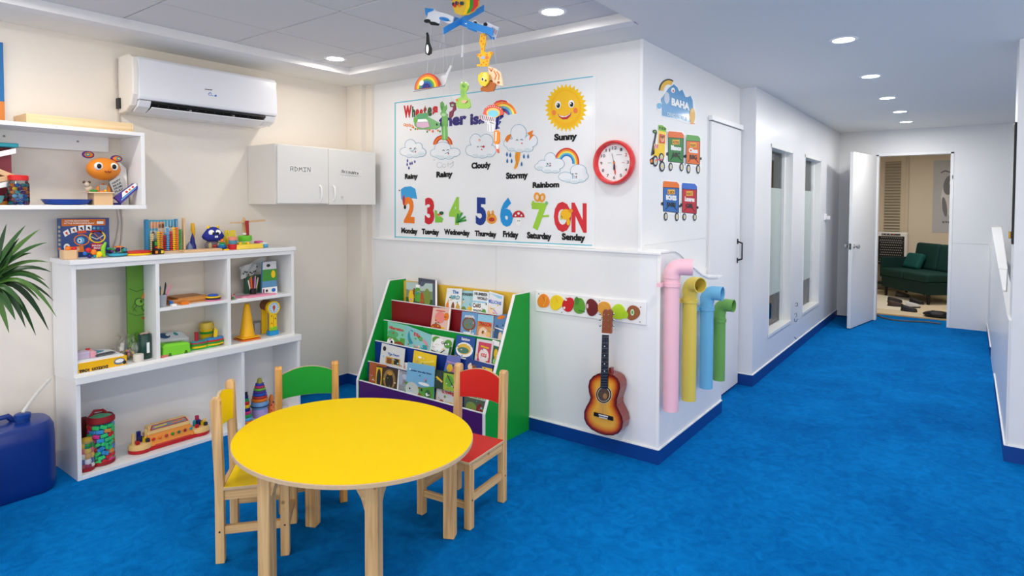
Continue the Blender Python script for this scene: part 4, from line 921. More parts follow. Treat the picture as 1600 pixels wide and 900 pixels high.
A.rect(0, 0, 1, .24, M((216, 216, 220)), 1).ell(.4, .12, .14, .05, DARK, 2).rect(.0, .24, 1, .6, M((70, 150, 60)), 1).ell(.75, .4, .15, .12, YEL, 2).rect(0, .8, 1, 1, WPR, 1).ell(.75, .9, .14, .06, BLUE, 2).ell(.3, .9, .08, .04, DARK, 2).rect(.05, .84, .14, .96, M((150, 60, 110)), 2)
A.done('packet_print', gp)
pf = thing('pink_folder', 'flat pink folder lying at the front of the right cubby shelf', 'folder', (-3.75, 2.16, ZR))
MB().prism([(-3.80, 2.06), (-3.72, 2.10), (-3.715, 2.30), (-3.79, 2.26)], 'z', ZR, ZR+.012).build('folder', M((236, 150, 178), .4), pf, bevel=.002)
yn = thing('craft_scraps', 'small green, red and brown craft scraps at the left of the right cubby shelf', 'craft scraps', (-3.74, 2.01, ZR))
mb = MB(); rn = random.Random(8)
for k in range(12): mb.ball((-3.76+rn.uniform(-.02, .02), 2.0+rn.uniform(-.01, .03), ZR+.006+(k > 6)*rn.uniform(0, .05)), rn.uniform(.005, .009), 7, rn.choice([GREEN, RED, BROWN, DARK, WPR]))
mb.build('scraps', None, yn, smooth=True, kind='stuff')
MB().box(-3.745, -3.715, 2.03, 2.10, ZR, ZR+.003).build('white_sheet', WPR, yn)
# ---- right bottom cubby: cone and clock toy
p = at(386, 505, 'x', -3.79)
cn = thing('yellow_cone', 'stack of yellow sports cones with an orange one at the bottom in the right cubby', 'cone', (-3.79, p.y, ZB))
for z, mm, k in ((0, M((240, 120, 30), .4), 1), (.014, M((250, 186, 24), .35), .98)):
    MB().box(-3.79-.062*k, -3.79+.062*k, p.y-.062*k, p.y+.062*k, ZB+z, ZB+z+.008).lathe([(.05, z+.008), (.045, z+.02), (.016, z+.215 if z else .19), (.012, z+.22 if z else .195), (.001, z+.22 if z else .195)], (-3.79, p.y, ZB), 24).build('cone_shell', mm, cn, smooth=True, bevel=.003)
p = at(427, 490, 'x', -3.77)
tc_ = thing('clock_toy', 'yellow toy with a round picture dial and blue foot beside the yellow cone', 'toy', (-3.80, p.y, ZB))
hw = .026
box_part('foot', M((40, 150, 210), .4), tc_, -3.80, -3.755, p.y-hw-.01, p.y+hw+.006, ZB, ZB+.03, bevel=.003)
box_part('front_post', YEL, tc_, -3.785, -3.768, p.y-hw, p.y+hw, ZB+.03, ZB+.16, bevel=.004)
box_part('rear_post', YEL, tc_, -3.87, -3.855, p.y-hw-.005, p.y+hw-.015, ZB+.0, ZB+.17, bevel=.004)
MB().tube([(-3.79, p.y, ZB+.185), (-3.762, p.y, ZB+.185)], .046, 26).build('dial_case', YEL, tc_, smooth=True)
MB().tube([(-3.87, p.y-.004, ZB+.195), (-3.79, p.y-.004, ZB+.195)], .036, 20).build('drum', BROWN, tc_, smooth=True)
A = Art(lambda u, v: Vector((-3.762, p.y+u, ZB+.185-v)), (1, 0, 0))
A.ell(0, 0, .037, .037, M((190, 220, 236)), 0, 26).ell(0, -.003, .010, .015, M((210, 70, 40)), 1).poly([(-.005, .01), (.005, .01), (.003, .024), (-.003, .024)], M((190, 80, 40)), 1)
for k in range(12): A.ell(.03*cos(k*pi/6), .03*sin(k*pi/6), .003, .003, [BLUE, GREEN, RED][k % 3], 1, 8)
A.done('dial_print', tc_)
A = Art(lambda u, v: Vector((-3.768, p.y+u, ZB+.03+v)), (1, 0, 0)); A.line([(0, .10), (0, .03)], .003, M((190, 110, 20)), 0)
for k, (u, v) in enumerate(((-.014, .10), (.014, .08), (-.013, .05), (.013, .11))): A.ell(u, v, .004, .005, [BROWN, DARK, RED, BROWN][k], 0, 10)
A.poly([(-.026, 0), (.026, 0), (.026, .022), (.01, .028), (-.01, .02), (-.026, .026)], LGREEN, 0)
A.done('post_print', tc_)
box_part('grey_box', M((170, 172, 176)), thing('grey_box', 'low grey box behind the dial toy in the right cubby', 'box', (-3.9, p.y-.05, ZB)), -3.955, -3.88, p.y-.07, p.y+.03, ZB, ZB+.075, bevel=.003)

# ---- low unit: block bags, music toy, stacking towers
MESH = M((150, 24, 34), .6)
BLK = [M((60, 206, 110), .4), M((60, 206, 110), .4), M((226, 60, 150), .4), M((60, 150, 210), .4), M((236, 150, 60), .4), RED]
p = at(158, 690, 'x', -3.80)
bb = thing('block_bag', 'tall clear zip bag of green and pink blocks in the low unit', 'bag', (-3.80, p.y, ZL))
mb = MB(); rn = random.Random(21); R0 = .062
for i in range(9):
    for j in range(10):
        a = 2*pi*j/10+i*.3; mb.obox((-3.80+R0*.78*cos(a), p.y+R0*.78*sin(a), ZL+.022+i*.0235), (.028, .034, .02), Matrix.Rotation(a, 3, 'Z') @ Matrix.Rotation(rn.uniform(-.6, .6), 3, 'X'), rn.choice(BLK))
mb.build('blocks', None, bb, bevel=.003, kind='stuff')
MB().lathe([(R0, .0), (R0*1.02, .10), (R0*.98, .25)], (-3.80, p.y, ZL), 24).build('clear_film', PLAST, bb, smooth=True)
MB().lathe([(R0*.95, 0), (R0*1.04, .004), (R0*1.05, .02), (R0*1.0, .024)], (-3.80, p.y, ZL), 24).build('bottom_rim', MESH, bb, smooth=True)
MB().lathe([(R0*.98, .0), (R0*1.07, .004), (R0*1.07, .022), (R0*.9, .036), (R0*.88, .030)], (-3.80, p.y, ZL+.228), 24).build('top_rim', MESH, bb, smooth=True)
MB().lathe([(R0*.88, .030), (R0*.5, .036), (.001, .038)], (-3.80, p.y, ZL+.228), 24).build('clear_lid', M((80, 170, 120), .3), bb, smooth=True)
MB().tube([(-3.83, p.y-.05, ZL+.245), (-3.83, p.y-.02, ZL+.285), (-3.83, p.y+.02, ZL+.28), (-3.82, p.y+.045, ZL+.25)], .008, 8).build('handle', MESH, bb, smooth=True)
b2 = thing('ball_bag', 'smaller bag of coloured balls with red base at the left end of the low unit', 'bag', (-3.745, 1.205, ZL))
mb = MB(); yq = 1.212
for i, (r, mm) in enumerate(((.03, M((180, 30, 40))), (.032, M((60, 90, 160))), (.032, M((236, 180, 60))), (.03, M((240, 110, 110))), (.024, GREEN))):
    for j in range(5): mb.ball((-3.755+.016*cos(j*1.256), yq+.018*sin(j*1.256), ZL+.024+i*.028), .02, 8, [mm, WPR, mm, YEL, mm][(i+j) % 5])
mb.build('balls', None, b2, smooth=True, kind='stuff')
MB().lathe([(.032, 0), (.036, .004), (.036, .02)], (-3.755, yq, ZL), 18).build('red_base', MESH, b2, smooth=True)
MB().lathe([(.036, .02), (.038, .08), (.03, .16)], (-3.755, yq, ZL), 18).build('clear_film', PLAST, b2, smooth=True)
MB().lathe([(.03, .15), (.026, .17), (.001, .178)], (-3.755, yq, ZL), 18).build('yellow_cap', M((200, 160, 50)), b2, smooth=True)
# dark red pouch behind the block bag
MB().box(-3.93, -3.90, 1.19, 1.27, ZL, ZL+.24).build('red_pouch', M((110, 26, 34), .6), None, loc=(-3.915, 1.23, ZL), bevel=.01, label='flat dark red pouch leaning behind the tall bag of blocks', cat='pouch')
# musical activity toy
TANP = M((240, 200, 130), .35); ORP = M((240, 150, 60), .35); REDP = M((190, 24, 34), .35)
y0, y1 = at(203, 690, 'x', -3.78).y, at(327, 670, 'x', -3.78).y
mu = thing('music_toy', 'tan, orange and red battery piano toy with pop-up knobs on the low unit base', 'toy', (-3.80, (y0+y1)/2, ZL))
ym = (y0+y1)/2; RX = -3.80
for s, yy_ in ((-1, y0+.06), (1, y1-.055)):
    MB().lathe([(.055, 0), (.06, .004), (.06, .022)], (RX, yy_, ZL), 24).build('red_base', REDP, mu, smooth=True)
    MB().lathe([(.06, .022), (.062, .028), (.058, .045), (.045, .052), (.001, .054)], (RX, yy_, ZL), 24).build('round_deck', TANP, mu, smooth=True)
MB().box(RX-.045, RX+.05, y0+.09, y1-.09, ZL, ZL+.022).build('front_base', REDP, mu, bevel=.006)
MB().hexa([(RX+.05, y0+.10, ZL+.022), (RX+.05, y1-.10, ZL+.022), (RX+.02, y1-.11, ZL+.085), (RX+.02, y0+.09, ZL+.085)], (-.08, 0, 0)).build('centre_body', ORP, mu, bevel=.008)
MB().hexa([(RX+.02, y0+.09, ZL+.083), (RX+.02, y1-.11, ZL+.083), (RX-.01, y1-.115, ZL+.125), (RX-.01, y0+.105, ZL+.125)], (-.05, 0, 0)).build('screen_hood', TANP, mu, bevel=.008)
A = quadart([(RX-.009, y0+.115, ZL+.126), (RX-.009, y1-.12, ZL+.126), (RX+.021, y1-.118, ZL+.084), (RX+.021, y0+.105, ZL+.084)], Vector((.8, 0, .6)))
A.poly([(.05, .0), (.95, 0), (1, .55), (0, .55)], REDP, 1).poly([(.08, .08), (.92, .08), (.96, .48), (.04, .48)], M((130, 140, 150)), 2).line([(.15, .3), (.4, .25)], .12, YEL, 3).line([(.6, .3), (.85, .2)], .12, ORANGE, 3)
A.done('screen_print', mu)
for k, mm in enumerate((RED, ORANGE, M((200, 60, 60)), GREEN, M((30, 110, 80)), DRED, TEAL)):
    yy_ = y0+.115+k*(y1-y0-.235)/6
    MB().ball((RX+.042, yy_, ZL+.062), (.008, .009, .009), 10).build('button', mm, mu, smooth=True)
MB().box(RX+.0, RX+.052, y0+.12, y1-.125, ZL+.022, ZL+.03).build('keys_strip', M((210, 70, 60), .3), mu)
for s, yy_ in ((-1, y0+.06), (1, y1-.055)):
    for dx, dy, h, mm in ((.0, -.035, .055, TANP), (.0, .032, .06, TANP)) if s < 0 else ((-.01, -.02, .03, TEAL), (.0, .035, .03, TANP)):
        MB().tube([(RX+dx, yy_+dy, ZL+.05), (RX+dx, yy_+dy, ZL+.05+h)], .010, 10).ball((RX+dx, yy_+dy, ZL+.05+h), .010, 10).build('post', mm, mu, smooth=True)
    MB().tube([(RX+.02, yy_-.012, ZL+.052), (RX+.02, yy_-.012, ZL+.08), (RX+.02, yy_+.012, ZL+.085), (RX+.02, yy_+.012, ZL+.052)], .003, 6).build('wire_loop', DARK, mu)
    for dx, dy, z, mm in ((.0, .0, .078, NAVY), (.03, -.025, .062, REDP), (.03, .028, .062, DARK), (.01, .018, .07, YEL), (-.02, .0, .1, M((190, 50, 90)) if s > 0 else NAVY)):
        MB().box(RX+dx-.009, RX+dx+.009, yy_+dy-.010, yy_+dy+.010, ZL+.052, ZL+z+.01).build('pop_up_piece', mm, mu, bevel=.003)
# right cell stacking towers
RB = [ORANGE, SKY, M((40, 160, 80)), M((220, 60, 130)), NAVY, YEL, RED, M((40, 160, 80)), NAVY, DARK]
yp = 2.092
rings('stacking_tower', 'tall cone of rainbow rings with orange base, half hidden by the low unit divider', -3.735, yp, ZL, [(.038-.0031*k, .0205, RB[k]) for k in range(10)], group='rainbow stacking towers')
p = at(406, 640, 'x', -3.79)
t2 = rings('stacking_tower', 'rainbow ring tower on lilac and blue barrel tubs in the low unit right cell', -3.79, p.y, ZL+.105, [(.052, .02, ORANGE), (.047, .018, M((190, 60, 50))), (.044, .018, M((40, 90, 190))), (.040, .016, M((90, 60, 160))), (.037, .016, M((110, 190, 60))), (.032, .016, M((210, 60, 110))), (.027, .016, M((60, 80, 180)))], group='rainbow stacking towers')
z = ZL
for r, h, mm in ((.050, .055, M((176, 160, 220))), (.054, .05, M((120, 170, 220)))):
    MB().lathe([(r*.85, 0), (r, h*.2), (r*1.03, h*.7), (r*.95, h)], (-3.79, p.y, z), 24).build('tub', mm, t2, smooth=True, bevel=0); z += h
MB().tube([(-3.79+.055*cos(a), p.y+.055*sin(a), ZL+.075) for a in [2*pi*i/24 for i in range(24)]], .005, 6, closed=True).build('dark_band', M((40, 60, 100)), t2, smooth=True)
MB().lathe([(.018, 0), (.016, .02), (.012, .03), (.001, .034)], (-3.79, p.y, ZL+.105+.12), 14).build('crown', M((180, 170, 60)), t2, smooth=True)
p = at(424, 640, 'x', -3.80)
ot = thing('orange_bottle_toy', 'small orange and red patterned bottle toy behind the green chair post', 'toy', (-3.80, p.y, ZL))
MB().lathe([(.024, 0), (.026, .01), (.024, .05), (.014, .07), (.018, .09), (.012, .115), (.001, .125)], (-3.80, p.y, ZL), 16).build('body', M((236, 130, 60)), ot, smooth=True)
mb = MB()
for k in range(8): mb.ball((-3.78, p.y-.012+.008*(k % 4), ZL+.02+.018*(k//2)), .006, 8, [RED, PINK, NAVY, YEL][k % 4])
mb.build('dots', None, ot, smooth=True)

# ================================================================== book display stand
XA, XZ = -3.385, -2.262
BG = M((22, 158, 58), .35, vary=.02, spec=.2)
bs = thing('book_display', 'green sided tiered book display stand with red, blue, yellow and purple panels', 'bookshelf', ((XA+XZ)/2, 2.95, 0))
pf_ = [(2.711, 0), (2.711, .22), (3.0, .885), (3.153, .885), (3.153, 0)]
for xa in (XA-.018, XZ):
    MB().prism(pf_, 'x', xa, xa+.018).build('side_panel', BG, bs)
    mb = MB()
    for (p, q) in ((pf_[0], pf_[1]), (pf_[1], pf_[2]), (pf_[2], pf_[3])):
        d = Vector((0, q[0]-p[0], q[1]-p[1])).normalized(); nn = Vector((0, -d.z, d.y))
        mb.hexa([Vector((xa-.001, *p)), Vector((xa+.019, *p)), Vector((xa+.019, *q)), Vector((xa-.001, *q))], nn*.003)
    mb.build('edge_band', TRIMW, bs, label='white edge banding')
TI = [(3.015, .74, DRED), (2.94, .605, BG), (2.86, .47, M((20, 52, 140), .35, coat=.1)), (2.795, .335, M((26, 60, 140), .35, coat=.1)), (2.717, .218, M((78, 24, 104), .35, coat=.1))]
box_part('back_panel', M((240, 196, 70), .4, vary=.02), bs, XA, XZ, 3.135, 3.150, .05, .872)
for k, (y, z, mm) in enumerate(TI):
    z0 = TI[k+1][1]-.05 if k < 4 else .0
    box_part('tier_panel', mm, bs, XA, XZ, y, y+.010, z0, z)
    box_part('tier_edge', TRIMW, bs, XA, XZ, y-.001, y+.011, z, z+.004)
    yb = TI[k-1][0] if k else 3.135
    box_part('tier_floor', LAM, bs, XA, XZ, y+.010, yb, max(z0, z-.13), max(z0, z-.13)+.006)
ROW = {1: (3.032, 3.115), 2: (2.957, 2.998), 3: (2.877, 2.925), 4: (2.811, 2.844), 5: (2.733, 2.778)}
def book(label, row, q, rgb, art, off=0, th=.005, name='picture_book'):
    yb, yt = ROW[row]; yb -= off*.35; yt -= off
    P = [at(550+x/3.214, 420+y/3.214, 'y', yt if i < 2 else yb) for i, (x, y) in enumerate(q)]
    for i in (2, 3):   # push the foot down into the pocket
        top = P[1] if i == 2 else P[0]; d = (P[i]-top); P[i] = P[i] + Vector((d.x*0, 0, -.035))
    lo_ = (P[2]+P[3])/2
    t = thing(name, label, 'book', lo_, group='picture books on the display stand')
    n = (P[1]-P[0]).cross(P[3]-P[0]).normalized()
    if n.y > 0: n = -n
    cm = M(rgb, .35, vary=.03, coat=.3)
    MB().hexa(P, -n*th).build('cover', cm, t)
    MB().hexa([P[i]+(P[(i+2) % 4]-P[i])*.015-n*(th*.15) for i in range(4)], -n*(th*.7)).build('pages', WPR, t) if False else None
    A = quadart(P, n)
    for s in art:
        k = s[0]
        if k == 'r': A.rect(*s[1:5], s[5], s[6] if len(s) > 6 else 0)
        elif k == 'e': A.ell(*s[1:5], s[5], s[6] if len(s) > 6 else 1, 16)
        elif k == 'p': A.poly(s[1], s[2], s[3] if len(s) > 3 else 1)
        elif k == 'l': A.line(s[1], s[2], s[3], 2)
        elif k == 't': A.text(s[1], s[2], s[3], s[4], s[3], s[5], s[6], 3)
    if art and name == 'picture_book':
        rn = random.Random(len(label)*7+row); pal = [G2, YB_, RU, SK, WPR, DARK, SN, LIL, MOSS, TEAL]
        for k in range(9):
            u, v = rn.uniform(.08, .92), rn.uniform(.3, .93); c = rn.choice(pal)
            if k % 3: A.ell(u, v, rn.uniform(.02, .05), rn.uniform(.02, .05), c, 3.2+k*.1, 8)
            else: A.line([(u-.06, v), (u, v+rn.uniform(-.06, .06)), (min(.96, u+.07), v)], .02, c, 3.2+k*.1)
    if art: A.done('cover_print', t)
    return t
G2, G3, YB_, SK, SN = M((90, 160, 60)), M((40, 90, 50)), M((236, 190, 40)), M((150, 205, 230)), M((240, 210, 180))
LIL = M((190, 150, 200)); DKB = M((30, 50, 110)); MOSS = M((120, 140, 60)); RU = M((180, 80, 40))
book('upright dark grey folder behind the leftmost book of the top row', 1, [(333, 45), (428, 58), (428, 190), (333, 180)], (70, 74, 90), [('r', .12, .1, .85, .9, M((84, 90, 108)), 0), ('r', .9, 0, 1, 1, WPR, 0)], 0, name='folder')
book('jungle scene book leftmost in the top row of the display', 1, [(272, 65), (405, 75), (405, 187), (272, 168)], (120, 140, 110), [('r', 0, 0, 1, .3, M((176, 196, 190))), ('r', 0, .6, 1, 1, G3), ('e', .2, .6, .1, .3, YB_), ('e', .45, .5, .12, .35, G2), ('e', .6, .65, .08, .3, RU), ('e', .8, .55, .12, .35, MOSS), ('e', .32, .4, .06, .18, BROWN), ('r', .38, .08, .52, .2, WPR, 2), ('l', [(.1, .9), (.4, .75), (.9, .85)], .04, DARK)], .012)
book('white book with blue lettering and brown figures, top row', 1, [(478, 97), (552, 100), (545, 205), (462, 200)], (236, 238, 236), [('t', 'The', .4, .2, .8, .12, BLUE), ('t', 'BIRD', .3, .42, .9, .14, TEAL), ('e', .15, .78, .1, .25, ORANGE), ('e', .5, .75, .1, .22, BROWN), ('e', .8, .8, .12, .22, M((210, 160, 60)))], .02)
book('aqua and dark green book between two white books, top row', 1, [(545, 108), (612, 112), (605, 216), (540, 208)], (160, 206, 214), [('t', 'WONDERS', .05, .2, .95, .1, DARK), ('r', 0, .75, 1, 1, DARK), ('e', .3, .8, .2, .18, MOSS), ('e', .75, .8, .18, .2, YB_)], .010)
book('white comic style book with black lettered panels, top row', 1, [(610, 108), (686, 118), (682, 222), (598, 218)], (232, 238, 240), [('t', 'NUMBER', .1, .16, .95, .1, DARK), ('t', 'WORLD', .3, .32, .95, .1, BLACK), ('e', .3, .7, .3, .25, WPR), ('t', 'CARS', .05, .62, .55, .14, DARK), ('t', 'TOGO', .1, .84, .6, .14, BLACK), ('e', .75, .8, .14, .15, G2), ('r', 0, .38, .9, .44, SK, 1)], .026)
book('pink and white book with blue title, rightmost in the top row', 1, [(690, 112), (762, 134), (752, 236), (648, 222)], (226, 226, 232), [('t', 'MILLIONS', .1, .4, .9, .12, BLUE), ('e', .3, .8, .25, .3, SN), ('e', .65, .75, .14, .2, M((226, 120, 90))), ('l', [(.5, .6), (.9, .9)], .05, LIL), ('r', .05, .06, .9, .16, SK)], .016)
# row 2
book('salmon pink book standing alone before the red panel', 2, [(408, 194), (497, 200), (482, 315), (390, 300)], (236, 196, 180), [('e', .45, .35, .28, .22, M((240, 140, 130))), ('e', .8, .3, .15, .14, ORANGE), ('e', .3, .75, .3, .16, RU), ('e', .6, .8, .2, .12, YB_), ('l', [(.2, .1), (.7, .12)], .04, M((220, 90, 80))), ('r', .92, 0, 1, 1, WPR, 1)], .004)
book('blue book with a brown oval picture, second row', 2, [(553, 214), (632, 222), (622, 336), (540, 326)], (110, 160, 206), [('e', .5, .42, .42, .26, BROWN), ('e', .5, .42, .34, .19, M((110, 130, 120)), 2), ('t', 'ANIMAL', .2, .2, .85, .09, WPR), ('r', .2, .72, .85, .98, WPR, 1), ('t', 'BOOK', .3, .92, .8, .14, BLACK)], .006)
book('orange and light blue book with white creature, second row', 2, [(634, 226), (712, 236), (702, 356), (622, 340)], (226, 150, 90), [('r', 0, 0, 1, .25, SK), ('t', 'DRAGON', .1, .4, .9, .14, RED), ('e', .4, .68, .28, .24, SN), ('e', .7, .75, .18, .22, M((240, 190, 120))), ('e', .4, .62, .08, .06, BROWN, 2), ('r', .92, 0, 1, 1, SK, 1)], .012)
book('steel blue book with an orange spot, right end of the second row', 2, [(712, 240), (776, 226), (766, 362), (704, 356)], (96, 140, 190), [('e', .6, .08, .3, .06, ORANGE), ('e', .3, .6, .2, .3, M((60, 90, 130))), ('e', .6, .75, .2, .2, SN), ('l', [(.2, .4), (.8, .5)], .04, WPR)], .004)
# row 3
book('sea green landscape book with red title, left end of the third row', 3, [(180, 262), (276, 285), (268, 384), (176, 368)], (130, 206, 180), [('t', 'Hibernation', .08, .28, .85, .12, RED), ('r', 0, .55, 1, .8, G2), ('e', .2, .8, .2, .18, WPR), ('e', .65, .85, .3, .15, BROWN), ('e', .3, .45, .3, .14, M((90, 180, 120))), ('e', .25, .78, .06, .06, BLACK, 2)], .002)
book('wide teal book with pink and green pictures, third row', 3, [(270, 282), (400, 332), (384, 410), (262, 384)], (140, 200, 200), [('e', .65, .6, .3, .3, M((210, 150, 160))), ('e', .25, .4, .14, .3, TEAL), ('e', .6, .35, .12, .1, G2, 2), ('e', .8, .7, .12, .14, TEAL, 2), ('t', 'Ella', .35, .3, .6, .14, RED), ('e', .45, .85, .12, .1, MOSS, 2)], .009)
book('white and green cow picture book, third row', 3, [(402, 330), (512, 350), (488, 432), (382, 412)], (224, 228, 222), [('e', .25, .2, .2, .16, G2), ('e', .8, .3, .18, .2, G2), ('e', .4, .4, .25, .3, WPR, 2), ('t', 'Gus', .5, .34, .75, .12, DARK), ('l', [(.1, .7), (.5, .8), (.7, .6)], .04, DARK), ('r', .9, .4, 1, 1, G3, 1)], .004)
book('royal blue book with a yellow fish, third row', 3, [(526, 330), (620, 346), (606, 450), (510, 436)], (40, 84, 160), [('e', .5, .52, .45, .28, WPR), ('e', .48, .5, .36, .2, M((230, 190, 70)), 2), ('e', .45, .55, .3, .12, M((80, 130, 110)), 3), ('t', 'Rainbow', .3, .17, .75, .1, WPR), ('l', [(.05, .9), (.9, .94)], .03, SK)], .002)
book('red and pink framed book beside the blue fish book', 3, [(628, 350), (712, 364), (696, 476), (612, 456)], (226, 222, 226), [('r', .14, .1, .9, .95, M((206, 70, 96)), 1), ('e', .52, .6, .3, .28, M((240, 226, 226)), 2), ('t', 'KIDS', .35, .62, .7, .12, RED), ('l', [(.3, .25), (.75, .28)], .06, YB_)], .010)
book('narrow dark green book at the right end of the third row', 3, [(706, 356), (742, 366), (730, 470), (700, 462)], (40, 100, 70), [('e', .6, .5, .3, .2, YB_), ('r', 0, 0, 1, .2, WPR, 1), ('e', .5, .8, .3, .12, M((150, 200, 120)))], .002)
# row 4
book('white book with a small brown picture, left end of the fourth row', 4, [(150, 372), (266, 402), (256, 492), (136, 468)], (226, 226, 222), [('r', .25, .5, .85, .78, M((210, 160, 60)), 1), ('r', .3, .55, .5, .78, BROWN, 2), ('r', .6, .52, .8, .76, DARK, 2), ('e', .15, .2, .07, .1, DARK), ('t', 'The Farm', .3, .4, .8, .08, BLUE)], .002)
book('small white book with red lettering partly behind the pale blue book', 4, [(212, 462), (284, 472), (278, 506), (206, 498)], (222, 220, 216), [('t', 'MOON', .2, .5, .8, .25, RED)], .01)
book('yellow banana book in the fourth row', 4, [(312, 408), (424, 436), (416, 502), (300, 478)], (244, 206, 40), [('l', [(.15, .75), (.4, .55), (.9, .35)], .10, M((250, 226, 90))), ('l', [(.1, .78), (.35, .92), (.8, .7)], .05, DARK), ('r', 0, .8, 1, 1, M((180, 190, 90)), 1), ('e', .3, .3, .08, .06, WPR)], .004)
book('violet and blue night scene book in the fourth row', 4, [(480, 432), (545, 444), (535, 524), (456, 508)], (110, 120, 190), [('e', .35, .6, .2, .2, YB_), ('e', .7, .7, .2, .2, M((200, 120, 150))), ('r', 0, .8, 1, 1, DKB, 1), ('e', .15, .8, .12, .12, TEAL, 2), ('l', [(.1, .3), (.9, .35)], .05, LIL)], .002)
book('navy book with yellow corner behind the red chair', 4, [(572, 446), (708, 484), (700, 520), (566, 500)], (30, 62, 130), [('e', .3, .5, .2, .3, SN), ('r', .62, .3, 1, .8, YB_, 1), ('e', .72, .5, .06, .14, DARK, 2), ('e', .35, .5, .08, .2, BROWN, 2)], .004)
# row 5
book('brown and orange book at the left end of the bottom row', 5, [(88, 466), (172, 484), (168, 596), (84, 570)], (176, 90, 44), [('r', .0, .85, 1, 1, M((120, 60, 40)), 1)], 0)
book('dark brown book with a big yellow animal, bottom row', 5, [(122, 486), (230, 506), (222, 612), (114, 582)], (70, 50, 34), [('r', .02, .05, .3, .9, YB_, 1), ('e', .16, .5, .1, .4, DARK, 2), ('e', .65, .45, .28, .4, M((150, 120, 70))), ('e', .65, .5, .18, .3, M((50, 40, 34)), 2), ('e', .66, .2, .12, .08, M((200, 150, 60)), 3)], .012)
book('grey picture book with a white path, bottom row', 5, [(232, 506), (316, 530), (308, 640), (224, 612)], (150, 152, 158), [('e', .7, .6, .25, .35, M((200, 200, 200))), ('e', .2, .3, .14, .25, M((170, 176, 190))), ('r', 0, 0, .08, 1, WPR, 1), ('e', .7, .65, .12, .2, MOSS, 2), ('e', .45, .2, .2, .1, M((190, 200, 220)))], .006)
book('large pale blue and green countryside book, bottom row', 5, [(280, 468), (414, 490), (410, 668), (262, 618)], (124, 186, 222), [('p', [(0, .55), (.5, .62), (1, .5), (1, 1), (0, 1)], G2), ('e', .25, .72, .24, .2, M((206, 210, 200)), 2), ('t', 'under the sky blue', .15, .22, .9, .04, DKB), ('e', .5, .85, .12, .09, BROWN, 2), ('e', .8, .75, .1, .14, M((60, 110, 60)), 2), ('e', .12, .18, .03, .03, WPR, 2), ('e', .65, .5, .2, .04, WPR, 2)], .018)
book('dark green and lime frog book above the white flower book', 5, [(418, 505), (524, 524), (520, 590), (414, 570)], (40, 60, 50), [('r', .42, .1, 1, 1, M((150, 180, 60)), 1), ('e', .7, .5, .2, .3, G2, 2), ('l', [(.1, .4), (.35, .6)], .1, YB_), ('l', [(.6, .2), (.9, .8)], .05, DARK)], .0)
book('white book with red title and flowers, bottom row', 5, [(428, 556), (524, 574), (520, 698), (416, 672)], (214, 214, 210), [('r', 0, 0, .05, 1, M((180, 150, 120)), 1), ('t', 'Growing', .3, .42, .9, .12, RED), ('e', .3, .75, .12, .1, RU), ('e', .5, .8, .1, .1, G2), ('e', .75, .78, .15, .1, YB_), ('r', .12, .06, .95, .14, M((190, 200, 210)), 1), ('e', .3, .9, .08, .06, PURP, 2)], .012)
book('dark green leafy book with pale title behind the red chair', 5, [(566, 600), (674, 628), (664, 728), (560, 702)], (70, 84, 66), [('r', 0, 0, 1, .3, M((190, 200, 180)), 1), ('t', 'GARDEN', .1, .26, .9, .16, G2), ('e', .35, .65, .25, .2, MOSS), ('e', .75, .7, .14, .25, DRED), ('e', .5, .85, .2, .08, G3, 2)], .004)

# ================================================================== air conditioner
ac = thing('air_conditioner', 'white split air conditioner high on the left wall, louvre half open', 'air conditioner', (-3.9, 1.92, 1.99))
AM = M((232, 233, 238), .22, vary=.01, coat=.5)
X0 = -3.998; ya, yb = 1.478, 2.365
P_ = [(X0, 2.285), (-3.84, 2.285), (-3.81, 2.278), (-3.795, 2.262), (-3.785, 2.05), (-3.79, 2.035), (-3.83, 2.03), (X0, 2.03)]
def yprism(mb, pts, y0, y1, mat=None): return mb.hexa([(x, y0, z) for x, z in pts], (0, y1-y0, 0), mat)
yprism(MB(), P_, ya+.03, yb).build('front_cover', AM, ac, bevel=.006, seg=3)
PL = [(X0, 2.290), (-3.84, 2.290), (-3.80, 2.27), (-3.788, 2.20), (-3.79, 2.06), (-3.83, 2.0), (-3.90, 1.968), (X0, 1.962)]
yprism(MB(), PL, ya, ya+.034).build('side_cap', M((236, 230, 222), .4), ac, bevel=.008, seg=3)
LW = [(X0, 2.032), (-3.86, 2.032), (-3.865, 2.0), (-3.90, 1.972), (X0, 1.965)]
yprism(MB(), LW, ya+.03, yb-.005).build('lower_body', AM, ac, bevel=.004)
for y0, y1 in ((ya+.034, ya+.10), (yb-.08, yb-.004)):
    yprism(MB(), [(-3.87, 2.03), (-3.795, 2.03), (-3.815, 1.995), (-3.88, 1.968)], y0, y1).build('outlet_cheek', AM, ac, bevel=.004)
yprism(MB(), [(-3.865, 2.029), (-3.80, 2.029), (-3.795, 2.020), (-3.865, 1.99)], ya+.10, yb-.08).build('outlet_gap', BLACK, ac)
MB().hexa([(-3.808, ya+.105, 2.000), (-3.808, yb-.085, 2.000), (-3.882, yb-.085, 1.972), (-3.882, ya+.105, 1.972)], (.003, 0, -.006)).build('louvre', AM, ac, bevel=.002)
for yy in (1.80, 2.07): MB().box(-3.83, -3.815, yy, yy+.012, 1.995, 2.026).build('louvre_arm', GREY, ac)
for k in range(12): MB().box(-3.835, -3.806, ya+.14+k*.055, ya+.143+k*.055, 2.008, 2.026).build('vane', M((70, 70, 72)), ac)
A = wallart('x', -3.7885, (1, 0, 0)); A.frame(170, 70, 5.714)
A.text('inverter', 860, 400, 925, 408, 12, DARK, 3).ell(902, 440, 13, 15, BLUE, 3).ell(902, 442, 8, 10, WPR, 4).ell(952, 455, 10, 9, BLUE, 3).line([(915, 452), (930, 456)], 4, BLUE, 3)
A.done('badge_print', ac)
